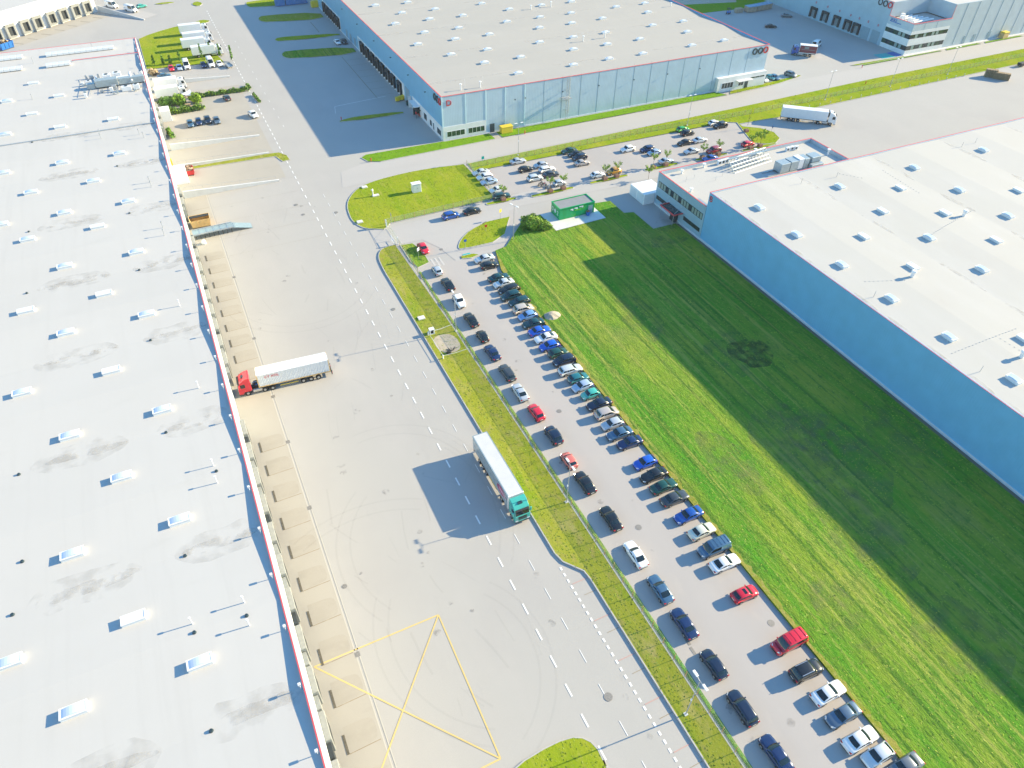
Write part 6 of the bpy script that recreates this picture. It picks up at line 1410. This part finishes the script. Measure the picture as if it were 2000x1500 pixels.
LINE = [(826.5, 484, -90, 'hatchback', 'red'), (853.5, 527, 90, 'small_car', 'silver'), (874.5, 553.5, 90, 'coupe', 'black'), (896.5, 587, -90, 'crossover', 'white'), (920, 623, 90, 'saloon', 'black'), (942, 655.5, 90, 'small_car', 'black'), (961.5, 687, 90, 'saloon', 'navy'), (990.5, 726.5, 90, 'estate', 'dark grey'), (1015.5, 764.5, 90, 'coupe', 'silver'), (1047, 804, 90, 'hatchback', 'red'),
        (1081, 849, 90, 'crossover', 'dark navy'), (1111, 898, 90, 'small_car', 'salmon'), (1142.5, 941, 90, 'saloon', 'black'), (1193, 1011, 90, 'saloon', 'black'), (1241.5, 1081, 90, 'coupe', 'white'), (1289.5, 1149, 90, 'coupe', 'steel blue'), (1336, 1216, 90, 'saloon', 'navy'), (1394, 1296, 90, 'hatchback', 'dark navy'), (1450, 1381, 90, 'estate', 'dark navy'), (1516, 1471, 90, 'saloon', 'navy')]
for i, (px, py, hd, k, c) in enumerate(LINE):
    x, y = G(px, py, .75)
    car(k, c, x, y, hd, '%s %s, %s from the gate in the line beside the long fence' % (CNAME.get(c, c), TYPE_WORD[k], ORD[i]), 'cars parked beside the long fence')
STAFF = [(939, 335.5, 180, 'saloon', 'pale silver', 'silver white saloon nearest the access road at the short fence'), (947, 344.5, 180, 'estate', 'white', 'white estate car second from the access road at the short fence'), (955, 353.5, 180, 'saloon', 'light blue silver', 'pale blue silver saloon third from the access road at the short fence'), (970.5, 370, 180, 'hatchback', 'white', 'white hatchback beside the dark estate at the short fence'), (979.5, 381.5, 0, 'estate', 'dark teal', 'dark teal estate car beside the brick planter at the fence corner'),
         (1011.5, 313.5, 0, 'saloon', 'silver', 'silver saloon by itself under the fence lamp in staff parking'), (1026.5, 329.5, 0, 'hatchback', 'black', 'black hatchback left of the silver pair in staff parking'), (1056, 321.5, 180, 'hatchback', 'silver', 'silver hatchback nose out above the white estate'), (1068.5, 329.5, 0, 'estate', 'white', 'white estate car between silver hatchback and dark grey saloon'), (1076, 339, 0, 'saloon', 'dark grey', 'dark grey saloon just below the white estate'), (1045, 347, 0, 'minivan', 'pale silver', 'silver white people carrier above the motorcycles'), (1093, 356.5, 0, 'small_car', 'silver', 'small silver hatchback right of the motorcycles'),
         (1111.5, 293.5, 180, 'saloon', 'dark green', 'dark green saloon topmost of four in the middle of staff parking'), (1124, 299.5, 180, 'saloon', 'black', 'black saloon between dark green saloon and navy people carrier'), (1132, 306.5, 180, 'minivan', 'dark navy', 'dark navy people carrier above the gold saloon'), (1137, 317, 0, 'saloon', 'champagne', 'champagne saloon lowest of four in the middle of staff parking'),
         (1168, 340.5, 0, 'hatchback', 'white', 'white hatchback left of the orange crossover'), (1199, 334, 180, 'crossover', 'orange', 'orange crossover behind two planters'), (1226, 290.5, 180, 'crossover', 'white', 'white crossover standing alone in staff parking'), (1264.5, 291, 180, 'minivan', 'navy', 'navy people carrier above the pale blue hatchback'), (1277.5, 297, 180, 'hatchback', 'light blue silver', 'pale blue hatchback just below the navy people carrier'), (1301.5, 313.5, 0, 'saloon', 'silver', 'silver saloon behind two saplings in staff parking'),
         (1334, 251.5, 0, 'hatchback', 'green', 'bright green hatchback under a street lamp'), (1343, 259, 0, 'crossover', 'black', 'black crossover just below the bright green hatchback'), (1337.5, 277.5, 180, 'saloon', 'black', 'black saloon nose to tail with a silver saloon'), (1367, 272.5, 0, 'saloon', 'pale silver', 'silver white saloon behind the black saloon'), (1350.5, 294, 180, 'saloon', 'silver', 'silver saloon left of the red SUV'), (1394, 293, 180, 'suv', 'dark red', 'dark red SUV with roof rails behind a sapling'), (1387, 308, 180, 'saloon', 'blue', 'blue saloon partly hidden by the office roof edge'),
         (1396, 239, 0, 'hatchback', 'white', 'white hatchback at the far end of staff parking'), (1407, 244.5, 180, 'suv', 'black', 'black SUV beside the white hatchback at the far end'), (1461.5, 280, 0, 'hatchback', 'red', 'bright red hatchback at the lot end beside the round island')]
for px, py, hd, k, c, lb in STAFF: car(k, c, *G(px, py, .75), hd, lb, 'cars in the staff parking')
OTHER = [(880.5, 420, 2, 'minivan', 'blue', 'blue people carrier parked along the gate road fence'), (922, 411, 2, 'saloon', 'black', 'black saloon parked in front of the blue people carrier'), (1491, 154, -80, 'hatchback', 'white', 'white hatchback at the right end of the middle warehouse'), (1504.5, 150.5, -80, 'hatchback', 'teal', 'teal hatchback between white and steel blue cars'), (1513, 150, -80, 'hatchback', 'steel blue', 'steel blue hatchback right of the teal one'), (1544.5, 144.5, -78, 'minivan', 'grey', 'grey people carrier alone at the middle warehouse end'),
         (1506, 50, -25, 'coupe', 'black', 'black coupe in the shade before the far docks'), (1537, 29.5, -25, 'coupe', 'grey', 'grey coupe farthest in the shade before the far docks'), (334, 132.5, -90, 'hatchback', 'red', 'red hatchback in the short row below the lawn at left'), (350, 131, -90, 'hatchback', 'light blue silver', 'pale blue hatchback beside the first white van'), (397, 126, -90, 'hatchback', 'navy', 'navy hatchback beside the second white van'), (428, 123, -90, 'saloon', 'white', 'white saloon right of the second white van'),
         (320, 147, 5, 'saloon', 'steel blue', 'steel blue saloon beside the scrap heap'), (442.5, 190, 100, 'hatchback', 'dark grey', 'dark grey hatchback alone below the long hedge'), (371, 240.5, -90, 'hatchback', 'steel blue', 'steel blue hatchback leftmost of four side by side'), (387.5, 236.5, -90, 'hatchback', 'navy', 'navy hatchback second from left of four side by side'), (405, 233.5, -90, 'crossover', 'dark navy', 'dark navy crossover third from left of four side by side'), (423, 234, -90, 'hatchback', 'blue grey', 'blue grey hatchback rightmost of four side by side'),
         (494, 223, -75, 'crossover', 'white', 'white crossover by the kerb hedge at left'), (276, 11, 20, 'hatchback', 'turquoise', 'turquoise hatchback beside the loading ramp'), (659, 81.5, -88, 'hatchback', 'white', 'white hatchback in the shade by the middle warehouse docks'), (672, 80, -88, 'hatchback', 'black', 'black hatchback in the shade beside the white one')]
for px, py, hd, k, c, lb in OTHER: car(k, c, *G(px, py, .75), hd, lb, None)
for px, py, hd, lb in ((363.5, 125, -90, 'white tall panel van beside the pale blue hatchback'), (410.5, 121, -90, 'white tall panel van between navy hatchback and white saloon'), (1595, 85, 25, 'white tall panel van behind the maroon lorry')):
    car('tall_van', 'white', *G(px, py, 1.2), hd, lb, None)
for u, v, lb in ((3.6, 4.2, 'white tall panel van on the loading ramp, nearest the dock wall'), (13.2, 5.0, 'white tall panel van lower down on the loading ramp')):
    a_ = math.atan2(-.765, .643); x, y = on(*tlx(44.6, .5), a_, u, v)
    o = CAR['tall_van'].place((x, y, 1.3 - u * .053 ), a_, lb, 'van', None, P['white']); o.rotation_euler = (0, math.atan(.053), a_); o.name = 'parked_van'

# motorcycles
def motorcycle(x, y, rz, m, label):
    t = thing('motorcycle', label, 'motorcycle', (x, y, .02), rz, 'motorcycles in staff parking')
    for s, nm in ((-.72, 'rear_wheel'), (.72, 'front_wheel')):
        b = MB(); b.tube((s, -.06, .31), (s, .06, .31), .31, n=16); w_ = b.build('wheel', M['rubber'], t); b = MB(); b.tube((s, -.07, .31), (s, .07, .31), .17, n=12); b.build('rim', M['rim'], w_)
    b = MB(); b.add([(-.1, -.14, .75), (.45, -.16, .85), (.45, .16, .85), (-.1, .14, .75), (0, -.1, 1.0), (.4, -.12, 1.06), (.4, .12, 1.06), (0, .1, 1.0)], [(0, 1, 5, 4), (1, 2, 6, 5), (2, 3, 7, 6), (3, 0, 4, 7), (4, 5, 6, 7), (3, 2, 1, 0)]); b.box(-.75, -.45, -.1, .1, .7, .82); b.build('tank', m, t, bevel=.05)
    b = MB(); b.box(-.7, 0, -.15, .15, .80, .90); b.build('seat', M['trim'], t, bevel=.04)
    b = MB(); b.box(-.2, .35, -.18, .18, .3, .72); b.build('engine', M['rim'], t, bevel=.05)
    b = MB(); b.tube((.72, -.1, .31), (.42, -.1, 1.0), .03, n=6); b.tube((.72, .1, .31), (.42, .1, 1.0), .03, n=6); b.tube((.38, -.38, 1.1), (.38, .38, 1.1), .025, n=6); b.build('fork', M['rim'], t)
    b = MB(); b.box(.48, .62, -.14, .14, .82, 1.05); b.build('headlight', M['lamp_clear'], t, bevel=.04, bseg=1)
motorcycle(*G(1062, 361, .5), R_(10), P['dark red'], 'dark red motorcycle beside the brick planter island'); motorcycle(*G(1071, 365, .5), R_(5), P['silver'], 'silver motorcycle nearest the brick planter island'); motorcycle(*G(1056, 359, .5), R_(15), P['black'], 'black motorcycle farthest left of three')

# ------------------------------------------------------------------ skips, containers, odds and ends
def skip(x, y, rz, m, L, W, H, label, cat='skip', fill=None):
    t = thing('skip', label, cat, (x, y, .01), rz)
    b = MB(); tt = .07; sl = .35
    o_ = [(-L / 2, -W / 2), (L / 2, -W / 2), (L / 2, W / 2), (-L / 2, W / 2)]
    bot = [(-L / 2 + sl, -W / 2 + .15, .2), (L / 2 - sl, -W / 2 + .15, .2), (L / 2 - sl, W / 2 - .15, .2), (-L / 2 + sl, W / 2 - .15, .2)]
    top = [(x_, y_, H) for x_, y_ in o_]; it = [(x_ - math.copysign(tt, x_), y_ - math.copysign(tt, y_), H) for x_, y_ in o_]; ib = [(p[0], p[1], .3) for p in bot]
    b.add(bot + top + it + ib, [(3, 2, 1, 0)] + [(i, (i + 1) % 4, 4 + (i + 1) % 4, 4 + i) for i in range(4)] + [(4 + i, 4 + (i + 1) % 4, 8 + (i + 1) % 4, 8 + i) for i in range(4)] + [(8 + i, 8 + (i + 1) % 4, 12 + (i + 1) % 4, 12 + i) for i in range(4)])
    b.build('hopper', m, t)
    b = MB(); b.add(ib, [(0, 1, 2, 3)]); b.build('floor', M['bark'], t, fix=False)
    b = MB()
    for i in range(4): xx = -L / 2 + .5 + (L - 1) * i / 3; b.box(xx - .06, xx + .06, -W / 2 - .07, -W / 2 + .01, .5, H); b.box(xx - .06, xx + .06, W / 2 - .01, W / 2 + .07, .5, H)
    b.build('ribs', m, t)
    b = MB(); b.box(-L / 2 + .3, L / 2 - .3, -W / 2 + .3, -W / 2 + .5, 0, .2); b.box(-L / 2 + .3, L / 2 - .3, W / 2 - .5, W / 2 - .3, 0, .2); b.build('skids', M['trim'], t)
    if fill:
        f = MB(); clump(f, (0, 0, H), (L * .36, W * .36, .7), 90, .45); tag(f.build('waste_heap', M[fill], fix=False)); f_o = bpy.data.objects[-1] if False else None
        for o in COL.objects[-1:]: o.parent = t
    return t
osk = skip(*G(391, 432, 1.0), 0, M['orange'], 4.6, 3.0, 2.0, 'orange open skip with dark interior beside the metal ramp')
b = MB(); b.box(-2.2, 2.2, .35, 1.42, 1.86, 1.93); b.build('dark_cover', M['trim'], osk)  # flat dark sheet across the far half of the opening
skip(*G(369, 334, .8), R_(90), M['red'], 3.4, 2.4, 1.5, 'red skip heaped with cardboard below the grass strip', fill='box_card')
skip(*G(10, 90, .9), R_(40), M['blue'], 5.5, 2.8, 2.3, 'blue open skip at the left edge before the white docks', fill='wood')
x, y = G(300, 143, .5); sc = thing('scrap_heap', 'brown scrap heap of pallets against the left warehouse', 'scrap heap', (x, y, 0)); f = MB(); clump(f, (0, 0, .7), (1.6, 1.5, 1.2), 160, .5); f.build('pile', M['wood'], sc, fix=False); f = MB(); clump(f, (1.0, -1.4, .5), (1.3, .8, .6), 60, .35); f.build('scrap_metal', M['trim'], sc, fix=False)
x, y = G(446.5, 127, .6); ft = thing('car_trailer', 'small grey flatbed trailer at the kerb beside the white saloon', 'trailer', (x, y, 0), R_(-80)); b = MB(); b.box(-2, 2, -.95, .95, .55, .65); b.build('deck', M['steel'], ft); b = MB(); b.box(-2, 2, -.95, -.88, .65, 1.0); b.box(-2, 2, .88, .95, .65, 1.0); b.box(-2, -1.93, -.88, .88, .65, 1.0); b.build('sides', M['steel'], ft); wheels(ft, [-.4, .4], .3, .95); b = MB(); b.tube((2, 0, .6), (3.2, 0, .55), .05); b.build('drawbar', M['trim'], ft)
# yard ramp of steel grating by the orange skip
ramp = thing('dock_ramp', 'grey blue steel loading ramp on trestles at the left dock', 'ramp', (-4.0, 161.0, 0), R_(2))
b = MB(); L_ = 13.2; b.add([(0, -1.2, 1.25), (9, -1.2, 1.25), (L_, -1.2, .1), (L_, 1.2, .1), (9, 1.2, 1.25), (0, 1.2, 1.25), (0, -1.2, 1.1), (9, -1.2, 1.1), (L_, -1.2, 0), (L_, 1.2, 0), (9, 1.2, 1.1), (0, 1.2, 1.1)], [(0, 1, 4, 5), (1, 2, 3, 4), (6, 7, 1, 0), (7, 8, 2, 1), (11, 10, 4, 5), (10, 9, 3, 4), (6, 11, 10, 7), (7, 10, 9, 8)]); b.build('deck', plain('ramp_deck_blue', (.30, .40, .44), .5, .2, .1, 2), ramp)
b = MB()
for s in (-1.2, 1.2): b.box(0, 9, s - .06, s + .06, 1.25, 1.45)
for i in range(7): b.box(i * 1.55, i * 1.55 + .08, -1.2, 1.2, 1.255, 1.30)
b.build('edge_rail', M['alu'], ramp)
b = MB()
for i in range(9):
    for s in (-1.1, 1.1): b.tube((.5 + i, s, 0), (.5 + i, s, 1.1), .06, n=6)
b.build('trestle', M['trim'], ramp)
b = MB(); b.tube((-.9 + 1, -3, 0), (.1, -3, .9), .6, .4, 10); tag(b.build('bulk_bag', M['white'], smooth=True), 'white bulk bag beside the steel loading ramp', 'bag').location = (-2.3, 160.6, 0)
# yellow storage by the middle warehouse
yb = thing('salt_container', 'yellow lidded container at the front wall of the middle warehouse', 'container', (85.6, 184.5, .12))
b = MB(); b.box(0, 3.6, 0, 1.7, 0, 1.7); b.build('box', M['yellow'], yb, bevel=.06); b = MB(); b.box(-.08, 3.68, -.08, 1.78, 1.7, 2.0); b.build('lid', M['yellow'], yb, bevel=.08)
for i, (px, py) in enumerate(((776, 194), (783, 192), (789, 190))):
    x, y = G(px, py, .6); t = thing('wheeled_bin', 'yellow wheeled bin beside the last dock of the middle warehouse, %s one' % ('left', 'middle', 'right')[i], 'bin', (x, y, 0), 0, 'yellow wheeled bins'); b = MB(); b.box(-.6, .6, -.5, .5, .15, 1.2); b.build('bin_body', M['yellow'], t, bevel=.06, bseg=1); b = MB(); b.box(-.65, .65, -.55, .55, 1.2, 1.35); b.build('lid', M['yellow'], t, bevel=.04, bseg=1); wheels(t, [-.4, .4], .1, .6)
x, y = G(616, 9, .8); t = thing('salt_container', 'yellow stacked crates in shade at the far dock corner', 'crate', (x, y, 0)); b = MB(); b.box(-1.8, 1.8, -1.2, 1.2, 0, 2.0); b.build('crate', M['yellow'], t, bevel=.05, bseg=1); b = MB(); b.box(-1.5, 1.2, -.9, .9, 2.0, 2.4); b.build('load', M['yellow'], t, bevel=.05, bseg=1)
x, y = G(799, 202, .5); t = thing('litter_bin', 'dark green wheeled bin by the middle warehouse side entrance', 'bin', (x, y, 0)); b = MB(); b.box(-.9, .9, -.6, .6, .1, 1.2); b.build('bin_body', P['dark green'], t, bevel=.06); b = MB(); b.box(-.95, .95, -.65, .65, 1.2, 1.32); b.build('lid', M['trim'], t)
x, y = G(816, 222, .9); t = thing('smoking_shelter', 'dark glazed smoking shelter at the middle warehouse entrance', 'shelter', (x, y, 0)); b = MB()
for sx in (-.9, .9):
    for sy in (-1.4, 1.4): b.tube((sx, sy, 0), (sx, sy, 2.2), .05, n=6)
b.build('frame', M['trim'], t); b = MB(); b.box(-1, 1, -1.5, 1.5, 2.2, 2.3); b.build('roof', M['glass'], t); b = MB(); b.box(.88, .92, -1.35, 1.35, .2, 2.0); b.box(-.85, .85, 1.37, 1.41, .2, 2.0); b.build('glazing', M['glass'], t); b = MB(); b.box(.2, .6, -1.2, 1.2, .4, .48); b.build('bench', M['red'], t)
b = MB(); b.box(-1.0, -.9, -1.5, -.9, 1.2, 2.1); b.build('poster', M['red'], t)
# blue containers at the top edge of the shaded yard
x, y = G(568, 3, 1.3)
for i, (dx, l) in enumerate(((-4.5, 4.0), (2.4, 9.0))):
    t = thing('shipping_container', 'blue container in shade at the top edge, %s one' % ('shorter left', 'longer right')[i], 'container', (x + dx, y + 1, 0), 0, 'blue containers at the top edge'); b = MB(); b.box(-l / 2, l / 2, -1.2, 1.2, .1, 2.7); b.build('shell', M['blue'], t, bevel=.04, bseg=1)
    b = MB(); n_ = int(l / .5)
    for k in range(n_): b.box(-l / 2 + .15 + k * .5, -l / 2 + .35 + k * .5, -1.26, -1.2, .25, 2.55)
    b.build('ribs', M['film'], t)
# yellow orange container at the far front wall
t = thing('salt_container', 'orange lidded container at the front wall of the far warehouse', 'container', (306.5, 188.2, 0)); b = MB(); b.box(0, 3.0, -1.0, 1.0, 0, 2.0); b.build('box', M['orange'], t, bevel=.05); b = MB(); b.box(-.08, 3.08, -1.08, 1.08, 2.0, 2.5); b.build('lid', M['yellow'], t, bevel=.2)
# goods wrapped on pallets behind the middle warehouse
for i, (px, py) in enumerate([(1462, 17), (1470, 16), (1478, 14.5), (1486, 13), (1494, 11.5), (1500, 10)]):
    x, y = G(px, py, 1.2)
    if i == 0:
        t = thing('wrapped_pallet', 'brown goods under blue film in the row on the far meadow edge', 'pallet', (x, y, 0), 0, 'wrapped pallets on the far meadow edge'); b = MB(); b.box(-1.1, 1.1, -1.6, 1.6, .1, 2.2); b.build('goods', M['box_card'], t, bevel=.06, bseg=1); b = MB(); b.box(-1.15, 1.15, -1.65, 1.65, 2.2, 2.32); b.build('film', M['film'], t, bevel=.04, bseg=1); WP = Proto(t); WP.used = True
    else: WP.place((x, y, 0), rnd.uniform(-.1, .1), 'brown goods under blue film in the row on the far meadow edge', 'pallet', 'wrapped pallets on the far meadow edge')
x, y = G(1443, 20, .8); t = thing('crate', 'lone brown crate left of the wrapped pallets', 'crate', (x, y, 0)); b = MB(); b.box(-1.6, 1.6, -1, 1, 0, 1.5); b.build('box', M['box_card'], t, bevel=.05); b = MB(); b.box(-1.7, 1.7, -1.1, 1.1, 1.5, 1.6); b.build('lid', M['wood'], t)
x, y = G(1423, 23, .8); t = thing('forklift', 'small blue forklift beside the far meadow', 'forklift', (x, y, 0), R_(200)); b = MB(); b.box(-1.0, .8, -.55, .55, .35, 1.0); b.build('body', M['blue'], t, bevel=.08); b = MB()
for sx in (-.8, .5):
    for sy in (-.5, .5): b.tube((sx, sy, 1), (sx, sy, 2.1), .05, n=6)
b.box(-.9, .6, -.55, .55, 2.1, 2.18); b.build('guard', M['trim'], t); b = MB(); b.box(.85, .95, -.4, -.3, .1, 2.6); b.box(.85, .95, .3, .4, .1, 2.6); b.build('mast', M['trim'], t); b = MB(); b.box(.95, 2.0, -.35, -.25, .12, .18); b.box(.95, 2.0, .25, .35, .12, .18); b.build('fork', M['steel'], t); wheels(t, [-.6, .6], .32, .62)
# pallet stacks on the right yard
def pallet_stack(x, y, nx, ny, h, rz, label):
    t = thing('pallet_stack', label, 'pallet stack', (x, y, 0), rz, 'stacks of wooden pallets')
    for i in range(nx):
        for j in range(ny):
            b = MB(); cx, cy = i * 1.25, j * .85
            for k in range(h):
                z = k * .145; ox, oy = rnd.uniform(-.04, .04), rnd.uniform(-.03, .03)
                for q in range(5): b.box(cx - .6 + ox, cx + .6 + ox, cy - .4 + q * .175 + oy, cy - .3 + q * .175 + oy, z + .115, z + .138)
                for q in (-.55, -.06, .43): b.box(cx + q + ox, cx + q + .12 + ox, cy - .39 + oy, cy + .39 + oy, z, z + .113)
            b.build('pile', M['wood'], t, fix=False)
pallet_stack(263.2, 160.6, 3, 2, 18, R_(-50), 'tall stack of wooden pallets on the right yard, taller block'); pallet_stack(264.5, 158.0, 4, 2, 15, R_(-50), 'stack of wooden pallets on the right yard, longer lower block')
x, y = G(1994, 127, .5); t = thing('machine', 'dark machine with orange frame at the right edge of the yard', 'machine', (x, y, 0)); b = MB(); b.box(-1.2, 1.6, -.8, .8, .3, 1.4); b.build('body_shell', M['trim'], t, bevel=.1); b = MB(); b.tube((-2.6, -.5, .2), (-1.2, -.5, .7), .07); b.tube((-2.6, .5, .2), (-1.2, .5, .7), .07); b.tube((-2.6, -.5, .2), (-2.6, .5, .2), .07); b.build('frame', M['orange'], t)

# ------------------------------------------------------------------ light, sky, camera
EL, AZ = 21.2, -5.0
sun = bpy.data.lights.new('sun', 'SUN'); sun.energy = SUN_E; sun.angle = R_(.5); sun.color = SUN_C
so = bpy.data.objects.new('sun', sun); COL.objects.link(so)
d = Vector((math.cos(R_(EL)) * math.cos(R_(AZ)), math.cos(R_(EL)) * math.sin(R_(AZ)), math.sin(R_(EL))))
so.rotation_euler = d.to_track_quat('Z', 'Y').to_euler(); so.location = d * 300
wd = bpy.data.worlds.new('World'); scene.world = wd; wd.use_nodes = True
nt = wd.node_tree; bg = nt.nodes['Background']; sky = nt.nodes.new('ShaderNodeTexSky'); sky.sky_type = 'NISHITA'; sky.sun_disc = False
sky.sun_elevation = R_(EL); sky.sun_rotation = R_(95); sky.altitude = 100; sky.air_density = 2.2; sky.dust_density = .1; sky.ozone_density = 10.0
nt.links.new(sky.outputs[0], bg.inputs[0]); bg.inputs[1].default_value = SKY_S
cam = bpy.data.cameras.new('camera'); co = bpy.data.objects.new('camera', cam); COL.objects.link(co)
r, dn, fw = (Vector(v) for v in CAM); up, bk = -dn, -fw
mw = Matrix(((r.x, up.x, bk.x, 0), (r.y, up.y, bk.y, 0), (r.z, up.z, bk.z, CAM_H), (0, 0, 0, 1))); co.matrix_world = mw
cam.sensor_width = 36; cam.lens = FPX / 2000 * 36; cam.clip_end = 6000; cam.clip_start = 1
scene.camera = co
scene.render.resolution_x, scene.render.resolution_y = 1024, 768
vs_ = scene.view_settings; vs_.view_transform = 'Standard'; vs_.look = 'None'; vs_.gamma = 1; vs_.use_curve_mapping = False; vs_.exposure = EXPO
hz = MB(); hz.add([(-1510, -610, -1.1), (2510, -610, -1.1), (2510, 2510, -1.1), (-1510, 2510, -1.1), (-1510, -610, 96), (2510, -610, 96), (2510, 2510, 96), (-1510, 2510, 96)], [(3, 2, 1, 0), (4, 5, 6, 7), (0, 1, 5, 4), (1, 2, 6, 5), (2, 3, 7, 6), (3, 0, 4, 7)])
hm = bpy.data.materials.new('haze_air'); hm.use_nodes = True; hn = hm.node_tree
for n in list(hn.nodes):
    if n.type == 'BSDF_PRINCIPLED': hn.nodes.remove(n)
pv = hn.nodes.new('ShaderNodeVolumePrincipled'); pv.inputs['Color'].default_value = (.92, .95, 1, 1); pv.inputs['Density'].default_value = HAZE
hn.links.new(pv.outputs[0], [n for n in hn.nodes if n.type == 'OUTPUT_MATERIAL'][0].inputs['Volume'])
tag(hz.build('haze', hm, fix=False), kind='stuff', label='thin pale air haze over the whole estate', cat='haze')
# prototypes that were never placed
for p in CAR.values():
    if not p.used:
        for c, gs in p.tree:
            for g in gs: bpy.data.objects.remove(g)
            bpy.data.objects.remove(c)
        bpy.data.objects.remove(p.root)
